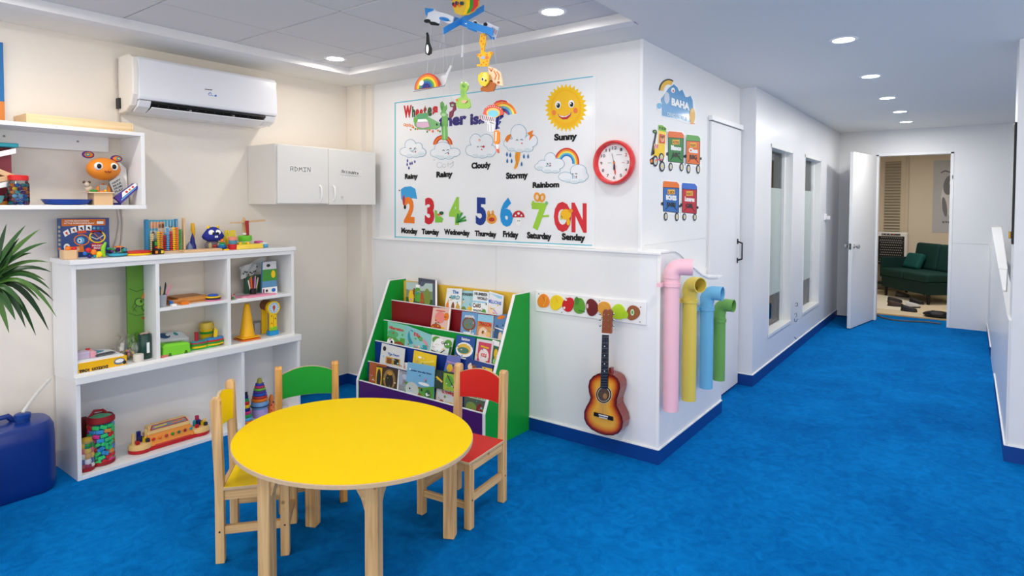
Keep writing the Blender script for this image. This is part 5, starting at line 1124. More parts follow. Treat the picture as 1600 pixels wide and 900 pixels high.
MB().box(-3.99, -3.95, ya-.012, ya, 1.99, 2.05).build('pipe_notch', DARK, ac)
MB().tube([(-3.985, ya-.004, 2.28), (-3.985, ya-.008, 2.15), (-3.985, ya-.003, 2.0), (-3.985, ya+.01, 1.85)], .005, 6).build('sealant_line', M((190, 182, 176), .7), ac)

# ================================================================== wall cabinet
wc = thing('wall_cabinet', 'white two door wall cabinet with handwritten paper labels beside the air conditioner', 'cabinet', (-3.83, 2.68, 1.44))
cy0, cy1, cz0, cz1, CX = 2.27, 3.095, 1.440, 1.838, -3.668
box_part('carcass', M((226, 221, 213), .4, vary=.02), wc, -3.998, CX, cy0, cy1, cz0, cz1, bevel=.002)
DM = M((238, 236, 231), .35, vary=.01)
yM = at(511, 275, 'x', CX).y
dA = box_part('door', DM, wc, CX+.002, CX+.018, cy0+.012, yM-.002, cz0+.006, cz1-.004, bevel=.002)
dB = box_part('door', DM, wc, CX+.001, CX+.016, yM+.002, cy1+.002, cz0-.002, cz1-.006, bevel=.002)
X = CX+.018
A = wallart('x', X, (1, 0, 0)); A.frame(380, 200, 6.43)
def hand(ch, x, y, w, h, sl):
    S = {'A': [[(0, 1), (.1, 0), (.8, .1), (.8, 1)], [(0, .55), (.8, .55)]], 'D': [[(.1, 0), (.1, 1), (.7, .85), (.9, .4), (.1, 0)]], 'M': [[(0, 1), (.15, .1), (.5, .6), (.85, .1), (1, 1)]], 'I': [[(0, .1), (1, .1)], [(.5, .1), (.5, 1)], [(0, 1), (.9, 1)]], 'N': [[(.05, 1), (.1, 0), (.8, 1), (.9, 0)]],
         'C': [[(.8, .2), (.2, .3), (.2, .8), (.9, .8)]], 'O': [[(.2, .3), (.8, .2), (.9, .8), (.3, .9), (.2, .3)]], 'U': [[(.1, .2), (.2, .9), (.8, .9), (.9, .2)]], 'T': [[(0, .2), (1, .3)], [(.5, .25), (.5, 1)]], 'S': [[(.8, .3), (.2, .4), (.8, .7), (.1, .95)]]}
    for st in S[ch]: A.line([(x+u*w, y+v*h) for u, v in st], 4.6, M((60, 58, 54)), 1)
A.poly([(450, 375), (700, 385), (700, 455), (450, 448)], M((242, 240, 236)), 0)
for i, c in enumerate('ADMIN'): hand(c, 473+i*43, 388+i*2, 33, 44, 0)
A.done('paper_label', dA, label='taped paper label hand-lettered ADMIN')
A.poly([(975, 415), (1190, 430), (1190, 480), (975, 465)], M((242, 240, 236)), 0)
for i, c in enumerate('ACCOUNTS'): hand(c, 990+i*21.5, 422+i*3, 18, 32-i, 0)
A.done('paper_label', dB, label='taped paper label hand-lettered ACCOUNTS')
for px in (500, 521):
    p = at(px, 302, 'x', X)
    MB().tube([(X, p.y, p.z+.055), (X+.018, p.y, p.z+.04), (X+.024, p.y, p.z), (X+.018, p.y, p.z-.04), (X, p.y, p.z-.055)], .006, 8).build('handle', WPR, dA if px == 500 else dB, smooth=True)
p = at(535, 308, 'x', X); MB().cyl((X-.002, p.y, p.z), .009, .004, 14, axis='x').build('lock', M((222, 220, 216)), dB)

# ================================================================== poster
YP = YU-.004
po = thing('weather_poster', 'large white acrylic poster of weather pictures and weekday numbers on the front wall', 'poster', (-2.7, YU, 1.21))
PQ = [at(615, 158, 'y', YP), at(931, 118, 'y', YP), at(928, 387, 'y', YP), at(617, 373, 'y', YP)]
zt_, zb_ = (PQ[0].z+PQ[1].z)/2, max(1.186, (PQ[2].z+PQ[3].z)/2)
box_part('board', M((240, 241, 242), .25, coat=.4, vary=.008), po, PQ[0].x, PQ[1].x, YP, YU-.0008, zb_, zt_)
A = wallart('y', YP, (0, -1, 0))
CY = M((96, 190, 214), .3)
A.frame(0, 0, 1)
A.line([(617.5, 371), (617.5, 161), (926, 119.5)], 1.6, CY).line([(617.5, 370), (925, 383.4)], 1.6, CY)
A.done('border_line', po, label='thin light blue border')
# title
A.frame(610, 110, 5)
TR = M((206, 34, 44), .4); TN = M((52, 40, 120), .4)
for ch, x0, x1, c, h in (('W', 104, 168, TR, 84), ('h', 170, 194, G3, 74), ('e', 196, 226, TR, 74), ('e', 228, 256, TR, 70), ('t', 258, 284, M((150, 60, 40)), 80), ('e', 290, 326, M((60, 90, 50)), 84), ('s', 330, 372, TR, 90)):
    A.text(ch, x0, 366-(x0-104)*.08, x1, 366-(x1-104)*.08, h, c, 1, .06)
A.text('ther', 380, 440, 596, 415, 86, TN, 1, .05)
A.text('is', 624, 422, 692, 414, 82, TN, 1, .05)
A.text('sw', 690, 420, 742, 408, 50, TN, 1, .05)
A.done('title_lettering', po)
A.frame(610, 110, 5)
for x, y in ((112, 425), (130, 430), (150, 428), (170, 436)): A.ell(x, y, 9, 12, ORANGE, 1).ell(x, y, 4, 6, WPR, 2)
for i in range(14): A.ell(180+i*16, 445+12*sin(i*1.1)+i*1.5, 7, 9, [ORANGE, G2, M((236, 120, 90)), M((200, 160, 170))][i % 4], 1, 10)
A.ell(160, 464, 6, 6, ORANGE, 1).ell(288, 480, 7, 7, G2, 1).ell(332, 476, 9, 10, M((240, 130, 100)), 1)
A.done('small_title_print', po)
def cloud(parts, shade=True, face=None):
    for i, (x, y, rx, ry) in enumerate(parts): A.ell(x, y, rx+3.5, ry+3.5, M((96, 160, 190)), 1+i*.1, 22)
    for i, (x, y, rx, ry) in enumerate(parts): A.ell(x, y, rx, ry, M((238, 241, 244)), 2+i*.1, 22)
    if shade:
        for i, (x, y, rx, ry) in enumerate(parts[-3:]): A.ell(x, y+ry*.35, rx*.7, ry*.45, M((216, 228, 232)), 3+i*.1, 14)
def face(x, y, s=1):
    A.line([(x-26*s, y), (x-18*s, y-8*s), (x-10*s, y)], 4, DARK, 5).line([(x+8*s, y-4*s), (x+18*s, y-10*s), (x+26*s, y-2*s)], 4, DARK, 5).ell(x+20*s, y+22*s, 5, 6, RED, 5, 10)
def drop(x, y, w, h, c): A.poly([(x, y-h), (x+w*.7, y-h*.1), (x+w*.6, y+h*.5), (x, y+h*.8), (x-w*.6, y+h*.5), (x-w*.7, y-h*.1)], c, 2)
BK = M((14, 14, 16), .5)
A.frame(610, 190, 5)
cloud([(158, 185, 42, 44), (220, 200, 30, 34), (115, 235, 38, 30), (240, 240, 38, 32), (150, 255, 34, 24), (200, 258, 34, 22)]); face(178, 215)
for x, y, w, h in ((134, 305, 8, 16), (132, 335, 8, 16), (155, 328, 8, 16), (170, 325, 8, 16), (192, 313, 8, 14), (146, 362, 9, 16)): drop(x, y, w, h, M((60, 60, 150)))
A.text('Rainy', 114, 447, 216, 443, 36, BK, 2, .06)
A.done('printed_rain_cloud', po)
A.frame(610, 190, 5)
A.arc(410, 180, 42, 76, 180, 360, M((206, 70, 60)), 0).arc(410, 180, 52, 66, 180, 360, ORANGE, 1)
cloud([(410, 205, 62, 44), (355, 245, 40, 30), (500, 240, 44, 32), (400, 268, 38, 26), (460, 268, 36, 24), (370, 262, 30, 20)]); face(436, 228)
A.line([(340, 295), (346, 303)], 3, GREY, 2).arc(385, 340, 20, 23, 20, 330, M((190, 190, 192)), 2).arc(420, 345, 12, 15, 0, 330, M((190, 190, 192)), 2).line([(450, 350), (450, 325), (470, 335), (492, 310), (490, 340), (470, 362)], 3, M((190, 190, 192)), 2)
A.text('Rainy', 360, 434, 488, 428, 40, BK, 2, .06)
A.done('printed_rainbow_cloud', po)
A.frame(610, 190, 5)
cloud([(668, 150, 44, 52), (750, 152, 52, 52), (628, 225, 38, 40), (710, 190, 74, 66), (790, 225, 36, 38), (665, 255, 36, 22), (720, 262, 38, 22), (775, 252, 36, 22)]); face(700, 200, .8)
A.ell(698, 146, 8, 9, ORANGE, 5, 12).ell(698, 148, 4, 5, WPR, 6, 10).ell(730, 196, 9, 9, RED, 5, 12)
A.text('Cloudy', 634, 366, 784, 358, 42, BK, 2, .06)
A.done('printed_plain_cloud', po)
A.frame(610, 190, 5)
A.poly([(896, 140), (912, 110), (944, 96), (940, 124), (914, 165)], ORANGE, 4).poly([(1070, 90), (1118, 66), (1108, 98), (1124, 104), (1085, 150), (1092, 112)], ORANGE, 4)
cloud([(1003, 90, 60, 66), (930, 170, 42, 34), (1100, 150, 50, 48), (1010, 170, 80, 50), (950, 205, 36, 24), (1010, 215, 40, 24), (1075, 210, 40, 24)]); face(1010, 148, 1)
for x, y in ((912, 256), (938, 262), (914, 308), (948, 308), (1044, 272), (1077, 272), (1026, 332)): drop(x, y, 11, 22, M((40, 110, 170)))
A.poly([(978, 240), (1018, 236), (1010, 300), (990, 360), (972, 374), (966, 362), (980, 320), (974, 280)], M((244, 160, 40)), 2).line([(990, 250), (992, 340)], 3, RU, 3)
A.text('Stormy', 904, 446, 1076, 438, 44, BK, 2, .06)
A.done('printed_storm_cloud', po)
A.frame(610, 190, 5)
for k, c in enumerate((M((216, 60, 56)), M((244, 150, 50)), M((250, 226, 90)), M((90, 190, 220)), M((40, 120, 200)))):
    A.arc(1378, 320, 98-(k+1)*11, 98-k*11, 190, 370, c, 0, sy=1.18)
cloud([(1250, 290, 42, 46), (1190, 330, 36, 28), (1300, 330, 60, 42), (1170, 352, 40, 26), (1230, 375, 44, 24), (1290, 380, 36, 20)]); face(1240, 330, .6)
cloud([(1470, 385, 62, 48), (1370, 430, 54, 34), (1500, 425, 46, 34), (1390, 452, 34, 20), (1440, 462, 40, 20), (1490, 452, 34, 20)]); face(1440, 412, .8)
A.text('Rainbom', 1112, 516, 1320, 510, 40, BK, 2, .06)
A.done('printed_rainbow', po)
# sun
A.frame(610, 110, 5)
SY = M((250, 200, 20), .35)
n = 30; pts = []
for i in range(2*n):
    a = pi*i/n; r = (166, 190) if i % 2 else (138, 158)
    pts.append((1372+r[0]*cos(a), 293+r[1]*sin(a)))
A.poly(pts, SY, 1)
A.ell(1372, 297, 120, 146, M((250, 186, 24)), 2, 32).ell(1374, 285, 104, 124, M((252, 196, 40)), 3, 32)
for s, x, y in ((-1, 1312, 270), (1, 1416, 262)): A.ell(x, y, 23, 31, WPR, 5).ell(x+2, y+5, 14, 19, BLACK, 6).ell(x-3, y-2, 4, 6, WPR, 7, 10)
A.ell(1280, 330, 16, 20, M((244, 130, 70)), 5).ell(1448, 314, 18, 22, M((244, 130, 70)), 5)
A.poly([(1308, 338), (1330, 352), (1365, 358), (1395, 344), (1418, 322), (1410, 356), (1385, 380), (1350, 384), (1322, 366)], M((190, 40, 50)), 5)
A.poly([(1314, 344), (1330, 354), (1365, 360), (1395, 347), (1412, 330), (1404, 346), (1375, 364), (1345, 366), (1325, 358)], WPR, 6)
A.text('Sunny', 1280, 546, 1460, 536, 46, BK, 2, .06)
A.done('printed_sun', po, label='smiling yellow sun over the word Sunny')
# weekday numbers
def num(nm, body, xl, xr, yb, h, c, day, dx0, dx1, dy, extra=None, dh=38):
    A.frame(610, 280, 5)
    A.text(body, xl, yb, xr, yb+(xr-xl)*.05, h, c, 2, .05)
    A.text(day, dx0, dy, dx1, dy+(dx1-dx0)*.06, dh, BK, 2, .06)
    if extra: extra()
    A.done(nm, po)
def e1(): A.poly([(82, 80), (110, 60), (160, 55), (195, 75), (210, 155), (185, 150), (120, 150), (105, 185), (85, 150)], M((60, 160, 220)), 1).ell(106, 165, 9, 40, M((190, 50, 70)), 3).ell(115, 218, 9, 16, BLACK, 3).ell(72, 88, 5, 6, BLACK, 3, 8)
num('printed_number_two', '2', 106, 190, 328, 178, M((240, 126, 40)), 'Monday', 86, 214, 418, e1)
def e2(): A.poly([(345, 240), (365, 245), (370, 290), (395, 290), (415, 310), (405, 338), (350, 338)], M((130, 200, 70)), 1).ell(400, 265, 18, 14, G3, 3).ell(380, 278, 12, 10, M((230, 110, 80)), 4)
num('printed_number_three', '3', 270, 344, 336, 180, M((206, 40, 50)), 'Tuesday', 246, 382, 426, e2)
def e3(): 
    for a, b in ((530, 275), (560, 265), (585, 295), (590, 320)): A.line([(520, 335), (a, b)], 16, M((60, 150, 70)), 3)
num('printed_number_four', '4', 460, 548, 340, 190, M((150, 206, 70)), 'Wednesday', 420, 622, 428, e3)
def e4(): A.ell(792, 310, 40, 40, M((240, 160, 60)), 1).ell(768, 270, 12, 26, M((240, 160, 60)), 1).ell(800, 262, 10, 20, M((240, 160, 60)), 1).ell(792, 315, 24, 16, M((190, 60, 50)), 3)
num('printed_number_five', '5', 668, 750, 342, 190, M((24, 56, 140)), 'Thursday', 660, 830, 440, e4)
def e5(): A.ell(1002, 330, 24, 36, WPR, 3).arc(1002, 298, 0, 48, 180, 360, M((200, 36, 50)), 4, sy=1.1).ell(1004, 268, 10, 10, WPR, 5).ell(980, 284, 7, 7, WPR, 5).ell(1026, 284, 7, 7, WPR, 5).ell(998, 325, 3, 5, BLACK, 5, 8).ell(1012, 325, 3, 5, BLACK, 5, 8)
num('printed_number_six', '6', 858, 958, 352, 192, M((30, 150, 220)), 'Friday', 880, 1002, 448, e5, 42)
def e6(): A.ell(1148, 140, 26, 38, M((240, 160, 50)), 3, rot=-10).ell(1188, 145, 24, 36, M((240, 160, 50)), 3, rot=12).ell(1148, 140, 12, 20, SN, 4).ell(1188, 145, 11, 18, SN, 4).line([(1110, 200), (1118, 175)], 18, M((170, 210, 60)), 3).line([(1150, 292), (1236, 286)], 16, M((160, 210, 60)), 3).ell(1222, 186, 12, 14, M((120, 190, 130)), 3)
num('printed_number_seven', '7', 1106, 1228, 378, 186, M((160, 210, 60)), 'Saturday', 1068, 1260, 458, e6, 44)
def e7(): A.ell(1372, 275, 42, 42, M((250, 190, 30)), 4).ell(1412, 248, 16, 16, M((240, 150, 40)), 5).ell(1392, 335, 14, 26, M((250, 190, 30)), 4).ell(1338, 300, 10, 18, M((200, 210, 90)), 4)
num('printed_letters', 'ON', 1278, 1534, 392, 204, M((216, 44, 54)), 'Senday', 1340, 1524, 470, e7, 46)

# ================================================================== clock
cc = at(958, 254, 'y', YU-.03)
ck = thing('wall_clock', 'round wall clock with thick red rim between the poster and the corner', 'clock', (cc.x, YU, cc.z))
n = 40; CR_ = .128
prof = [(.105, -.004), (CR_*.9, -.044), (CR_*.97, -.046), (CR_, -.036), (CR_, 0)]
mb = MB()
for r, y in [(.104, -.012), (.112, -.044), (.120, -.048), (.128, -.038), (.130, -.012), (.124, 0)]:
    for j in range(n): a = 2*pi*j/n; mb.v.append(Vector((cc.x+r*cos(a), YU+y, cc.z+r*sin(a))))
for i in range(5):
    for j in range(n): mb.f.append((i*n+j, i*n+(j+1) % n, (i+1)*n+(j+1) % n, (i+1)*n+j)); mb.m.append(0)
mb.build('rim', M((222, 50, 52), .25, coat=.3), ck, smooth=True)
MB().tube([(cc.x, YU, cc.z), (cc.x, YU-.014, cc.z)], .106, n).build('dial', M((240, 240, 240), .4, vary=.01), ck)
A = Art(lambda u, v: Vector((cc.x+u*.106, YU-.014, cc.z-v*.106)), (0, -1, 0))
CG = M((90, 92, 96))
for k in range(1, 13):
    a = k*pi/6; u, v = .80*sin(a), -.80*cos(a); t = str(k); w = .07*len(t)
    A.text(t, u-w, v+.08, u+w, v+.08, .16, CG if k != 2 else M((190, 60, 60)), 1, .02)
A.line([(-.40, .0), (-.2, .0)], .025, M((90, 150, 120)), 1).line([(.45, .0), (.6, .02)], .03, M((230, 120, 130)), 1)
A.line([(.12, -.42), (.42, -.42)], .03, M((160, 160, 170)), 1)
A.done('dial_print', ck)
def hand_(name, a, L_, w, mm, y):
    d = Vector((sin(rad(a)), 0, cos(rad(a)))); p = Vector((cc.x, y, cc.z)); nn = Vector((d.z, 0, -d.x))
    MB().hexa([p-d*.01-nn*w*.4, p-d*.01+nn*w*.4, p+d*L_*.8+nn*w, p+d*L_, p+d*L_*.8-nn*w], (0, -.0015, 0)).build(name, mm, ck)
hand_('hour_hand', 178, .045, .006, DARK, YU-.018); hand_('minute_hand', 174, .072, .005, M((226, 80, 80)), YU-.016); hand_('second_hand', 346, .06, .0012, DARK, YU-.021)
hand_('second_hand_tail', 150, .035, .001, M((220, 130, 130)), YU-.0205)
MB().tube([(cc.x, YU-.014, cc.z), (cc.x, YU-.024, cc.z)], .005, 10).build('hub', ORANGE, ck)

# ================================================================== decals on the near corridor wall (x = XU)
def decal(name, label, cat, outline, fn, ocol=WPR, th=.002, ox=1000, oy=110, sc=3.6):
    P = [at(ox+x/sc, oy+y/sc, 'x', XU) for x, y in outline]
    c = sum(P, Vector())/len(P)
    t = thing(name, label, cat, (XU, c.y, min(p.z for p in P)), group=None)
    MB().hexa([p+Vector((th, 0, 0)) for p in P], (-th+.0001, 0, 0)).build('sticker_sheet', ocol, t)
    A = wallart('x', XU+th, (1, 0, 0)); A.frame(ox, oy, sc); fn(A); A.done('sticker_print', t); return t
BC = M((34, 140, 196), .35, coat=.3); OUT = M((40, 44, 50))
def f1(A):
    A.poly([(123, 255), (120, 160), (160, 100), (190, 78), (210, 96), (220, 118), (238, 108), (256, 150), (270, 150), (284, 142), (296, 170), (300, 240), (300, 290), (278, 290)], BC, 0)
    A.arc(160, 118, 30, 48, 185, 300, M((240, 190, 60)), 1, sy=1.3).arc(160, 118, 48, 54, 185, 300, OUT, 1, sy=1.3).ell(150, 155, 15, 34, M((206, 214, 224)), 1).ell(184, 112, 11, 15, WPR, 2).ell(185, 116, 4, 7, RED, 3)
    A.ell(108, 200, 13, 17, M((120, 190, 230)), 1)
    A.text('BAHA', 176, 192, 278, 224, 36, WPR, 2, .06).text('DINOSAURUS', 152, 254, 264, 282, 18, M((200, 224, 236)), 2, .05)
    A.ell(293, 256, 16, 44, M((240, 190, 110)), 2).ell(292, 226, 9, 12, M((250, 210, 130)), 3).line([(282, 298), (306, 300)], 5, ORANGE, 3)
decal('cloud_sticker', 'blue cloud shaped sticker with white lettering, topmost on the near corridor wall', 'sticker', [(94, 196), (104, 180), (118, 180), (132, 120), (148, 72), (166, 64), (192, 74), (212, 96), (222, 116), (238, 106), (258, 148), (272, 150), (286, 140), (300, 165), (314, 230), (314, 292), (296, 306), (274, 300), (118, 258), (116, 226), (96, 222)], f1)
def wheelA(A, x, y, rx, ry, l=4): A.ell(x, y, rx, ry, OUT, l).ell(x, y, rx*.62, ry*.66, M((206, 210, 206)), l+1).ell(x, y, rx*.25, ry*.3, YEL, l+2, 10)
def f2(A):
    A.poly([(84, 345), (96, 345), (84, 410), (80, 470), (62, 480), (72, 420)], OUT, 1).ell(82, 344, 12, 11, OUT, 2).ell(82, 344, 7, 6, G2, 3)
    A.poly([(103, 306), (125, 308), (148, 326), (146, 348), (102, 336)], M((124, 190, 60)), 1).text('123', 108, 328, 142, 336, 12, OUT, 3)
    A.poly([(102, 336), (146, 348), (142, 418), (100, 412)], YEL, 1).poly([(108, 356), (140, 364), (138, 412), (106, 408)], RED, 2).ell(124, 384, 12, 20, M((240, 170, 130)), 3).ell(124, 374, 10, 8, BROWN, 4).ell(122, 386, 2, 3, BLACK, 5, 8)
    A.poly([(78, 412), (140, 418), (138, 490), (70, 480)], YEL, 1).poly([(80, 416), (102, 418), (100, 440), (80, 436)], M((226, 90, 120)), 2).line([(80, 416), (84, 438)], 3, WPR, 3).line([(90, 417), (94, 439)], 3, WPR, 3)
    A.poly([(54, 500), (74, 486), (76, 530), (58, 528)], OUT, 1).ell(64, 510, 7, 10, ORANGE, 2)
    wheelA(A, 84, 510, 15, 32); wheelA(A, 118, 490, 14, 26); wheelA(A, 122, 540, 16, 30)
    A.line([(84, 505), (122, 500)], 6, M((226, 90, 110)), 8)
decal('train_engine_sticker', 'yellow steam engine sticker with green roof, leading the upper train', 'sticker', [(50, 500), (66, 478), (76, 410), (68, 345), (78, 332), (98, 336), (100, 304), (126, 304), (152, 326), (150, 400), (146, 500), (140, 560), (124, 574), (106, 560), (84, 546), (52, 534)], f2)
def wag(x0, y0, x1, y1, roof, body, tags, wl, txt, words=('TUTI', 'FRUITY')):
    def f(A):
        h = y1-y0; sk = (x1-x0)*.09
        A.poly([(x0, y0+h*.10), (x0+4, y0), (x1-12, y0+sk*.8), (x1, y0+h*.12), (x1, y0+h*.2+sk*.6), (x0, y0+h*.2)], roof, 1)
        A.poly([(x0+2, y0+h*.2), (x1-2, y0+h*.2+sk*.6), (x1-4, y1+sk*.1), (x0+2, y1-sk)], body, 1)
        A.line([(x0+2, y0+h*.2), (x1-2, y0+h*.2+sk*.6), (x1-4, y1+sk*.1), (x0+2, y1-sk), (x0+2, y0+h*.2)], 3, OUT, 2)
        cx = (x0+x1)/2; w = (x1-x0)
        A.rect(cx-w*.22, y0+h*.27, cx+w*.22, y0+h*.42, M((240, 180, 60)), 2).text(words[0], cx-w*.18, y0+h*.39, cx+w*.18, y0+h*.4, h*.08, BROWN, 3)
        A.text(words[1], cx-w*.32, y0+h*.58, cx+w*.32, y0+h*.61, h*.13, WPR, 3, .07)
        A.text(txt, cx-w*.26, y0+h*.80, cx+w*.26, y0+h*.82, h*.13, OUT, 3, .05).line([(x0+w*.14, y0+h*.9), (cx, y0+h*.72), (x1-w*.14, y0+h*.93)], 3, OUT, 4)
        for k, x in enumerate((x0+w*.16, x1-w*.16)): wheelA(A, x, y1+wl-2+k*2, 11, wl)
        A.ell(x0-4, y0+h*.72, 6, 10, OUT, 2).ell(x1+3, y0+h*.8, 5, 8, OUT, 2)
    o = [(x0-8, y0+4), (x0+4, y0-6), (x1-8, y0), (x1+6, y0+14), (x1+8, y1+10), (x1-4, y1+2*wl+6), (x1-24, y1+2*wl+4), (x1-30, y1+14), (x0+30, y1+8), (x0+24, y1+2*wl), (x0+6, y1+2*wl), (x0-8, y1)]
    return o, f
for nm, lb, a in (('wagon', 'green train wagon sticker with orange roof behind the yellow engine', (156, 342, 246, 520, M((236, 110, 50)), M((46, 130, 64)), 0, 24, 'ABC', ('KITES', 'Blanco'))),
                  ('wagon', 'orange train wagon sticker with green roof at the end of the upper train', (258, 362, 338, 530, M((90, 164, 80)), M((232, 110, 40)), 0, 26, 'RSG', ('FLIGHT', 'Class'))),
                  ('wagon', 'blue train wagon sticker with orange roof in the lower pair', (128, 622, 220, 800, M((236, 120, 50)), M((50, 110, 180)), 0, 24, 'SABRI', ('LID', 'BOXES'))),
                  ('wagon', 'red train wagon sticker with blue roof in the lower pair', (234, 632, 320, 806, M((60, 110, 200)), M((196, 44, 60)), 0, 20, 'GR', ('HAT', 'Lunares')))):
    o, f = wag(*a); decal('train_wagon_sticker', lb, 'sticker', o, f)

# ================================================================== fruit board
YBd = YB-.012
q0, q1 = at(837, 453, 'y', YBd), at(1009, 508, 'y', YBd)
zt2 = (at(837, 454, 'y', YBd).z+at(1009, 473, 'y', YBd).z)/2; zb2 = (at(837, 486, 'y', YBd).z+at(1009, 508, 'y', YBd).z)/2
fb = thing('fruit_board', 'long white board of painted fruit shapes screwed to the wall above the guitar', 'board', (q0.x, YB, zb2))
box_part('board', M((242, 242, 242), .35), fb, q0.x, q1.x, YBd, YB, zb2, zt2, bevel=.002)
for px, py in ((842, 459), (937, 470), (1001, 480), (1000, 503), (878, 488)):
    p = at(px, py, 'y', YBd); MB().cyl((p.x, YBd-.002, p.z), .004, .003, 10, axis='y').build('screw', GREY, fb)
FS = 3.104
fr_ = [('orange', (240, 140, 40), 92, 125, 27, 36), ('lemon', (246, 212, 30), 155, 132, 31, 38), ('apple', (206, 28, 34), 212, 142, 29, 34), ('pear', (92, 160, 50), 266, 150, 30, 36), ('plum', (110, 26, 34), 327, 156, 31, 40), ('peach', (226, 160, 60), 388, 165, 31, 40), ('lime', (190, 226, 50), 455, 178, 34, 40), ('kiwi', (150, 86, 50), 526, 182, 31, 38)]
for k, (nm, c, x, y, rx, ry) in enumerate(fr_):
    pts = []
    for i in range(26):
        a = 2*pi*i/26; w = 1+.07*cos(2*a+k)+.05*sin(3*a+k*2); pts.append(at(820+(x+rx*w*cos(a))/FS, 430+(y+ry*w*sin(a))/FS, 'y', YBd))
    f = MB().hexa([p-Vector((0, .006, 0)) for p in pts], (0, .006, 0)).build('fruit_piece', M(c, .35, coat=.2, vary=.1), fb, bevel=.0015, label='painted flat %s shape' % nm)
    A = wallart('y', YBd-.006, (0, -1, 0), base=.0006); A.frame(820, 430, FS)
    if nm == 'kiwi': A.ell(522, 180, 9, 16, M((206, 226, 190)), 1).ell(522, 180, 4, 9, G2, 2)
    elif nm == 'apple': A.ell(200, 120, 6, 4, WPR, 1).ell(192, 158, 5, 6, WPR, 1).line([(200, 108), (206, 118)], 3, BROWN, 1)
    elif nm == 'orange': A.line([(88, 100), (96, 125)], 3, M((220, 90, 30)), 1).line([(104, 105), (92, 150)], 2, YEL, 1)
    elif nm == 'plum': A.ell(304, 150, 5, 12, M((240, 190, 190)), 1)
    elif nm == 'pear': A.ell(252, 125, 12, 20, M((70, 140, 50)), 1).line([(262, 170), (290, 178)], 3, G3, 1)
    elif nm == 'lime': A.ell(488, 192, 14, 18, M((170, 210, 40)), 1).line([(430, 140), (470, 136)], 3, WPR, 1)
    elif nm == 'lemon': A.line([(150, 110), (160, 130)], 2, ORANGE, 1)
    else: A.line([(380, 140), (395, 150)], 2, M((240, 190, 90)), 1)
    A.done('fruit_detail', fb)

# ================================================================== guitar
GY0 = YB-.098; GY1 = YB-.014
G = thing('acoustic_guitar', 'small sunburst acoustic guitar hanging on the wall below the fruit board', 'guitar', (-1.67, YB-.05, .107))
GP = [(378, 474), (352, 478), (330, 490), (313, 510), (307, 540), (311, 570), (318, 592), (312, 612), (298, 635), (287, 662), (287, 695), (298, 722), (322, 748), (355, 766), (392, 777), (425, 778), (452, 768), (470, 746), (477, 715), (472, 685), (458, 655), (446, 630), (446, 605), (454, 580), (462, 550), (461, 522), (450, 500), (430, 485), (405, 477)]
def gpt(x, y, Y=GY0): return at(820+x/3.104, 430+y/3.104, 'y', Y)
out = [gpt(x, y) for x, y in GP]
SB = M((132, 44, 34), .25, coat=.6, vary=.1)
MB().hexa(out, (0, GY1-GY0, 0)).build('body_sides', SB, G, bevel=.003)
A = Art(lambda u, v: gpt(u, v), (0, -1, 0), step=.0004, base=.0008)
cx, cy = 385, 640
grad = [(98, (60, 16, 16)), (95, (110, 26, 22)), (91, (150, 44, 24)), (87, (186, 74, 26)), (83, (208, 106, 30)), (78, (222, 134, 38)), (72, (232, 156, 48)), (64, (238, 174, 62))]
def shrink(pts, d):
    n = len(pts); o = []
    for i in range(n):
        a, b, c = Vector((*pts[i-1], 0)), Vector((*pts[i], 0)), Vector((*pts[(i+1) % n], 0))
        t = (c-a).normalized(); nn = Vector((-t.y, t.x, 0)); 
        if nn.dot(Vector((cx, cy+0, 0))-b) < 0 and abs(b.x-cx) > 50: nn = -nn
        nn = Vector((t.y, -t.x, 0)) if False else nn
        o.append((b.x+nn.x*d, b.y+nn.y*d))
    return o
sgn = 1
area_ = sum(GP[i-1][0]*GP[i][1]-GP[i][0]*GP[i-1][1] for i in range(len(GP)))
def inset(pts, d):
    n = len(pts); o = []
    for i in range(n):
        ax_, ay_ = pts[i-1]; bx_, by_ = pts[i]; cx_, cy_ = pts[(i+1) % n]
        tx, ty = cx_-ax_, cy_-ay_; L_ = math.hypot(tx, ty); tx /= L_; ty /= L_
        s_ = 1 if area_ > 0 else -1
        o.append((bx_-ty*d*s_, by_+tx*d*s_))
    return o
for k, (d, c) in enumerate(zip((1, 4, 9, 14, 19, 25, 32, 40), [g[1] for g in grad])): A.poly(inset(GP, d), M(c, .2, coat=.6, vary=.03), k)
A.done('sunburst_top', G, label='glossy orange to dark red sunburst face')
A = Art(lambda u, v: gpt(u, v), (0, -1, 0), step=.0004, base=.0045)
A.ell(385, 578, 40, 44, M((220, 200, 160)), 0, 32).ell(385, 578, 37, 41, M((30, 24, 22)), 1, 32).ell(385, 578, 31, 35, M((226, 210, 180)), 2, 32).ell(385, 578, 28, 32, M((40, 30, 26)), 3, 32).ell(386, 578, 25, 29, M((96, 66, 36), .6), 4, 32).ell(392, 585, 10, 14, M((176, 124, 66)), 5, 16)
A.done('rosette', G)
def gbox(name, pts, y0, y1, mat, **k): return MB().hexa([gpt(x, y, y0) for x, y in pts], (0, y1-y0, 0)).build(name, mat, G, **k)
neck = gbox('fretboard', [(374, 288), (404, 288), (401, 552), (366, 548)], GY0-.012, GY0-.001, BLACK, bevel=.001)
gbox('neck', [(376, 288), (402, 288), (400, 480), (372, 480)], GY0-.001, GY0+.016, SB, bevel=.003)
ff_ = MB()
for k in range(15):
    y = 300+250*(1-.5**(k/9.0))*1.5
    if y > 540: break
    w = (y-288)/264
    f0 = 374-8*w; f1_ = 404-3*w
    MB().hexa([gpt(f0, y, GY0-.0135), gpt(f1_, y, GY0-.0135), gpt(f1_, y+2, GY0-.0135), gpt(f0, y+2, GY0-.0135)], (0, .0015, 0)).build('fret', STEEL, G)
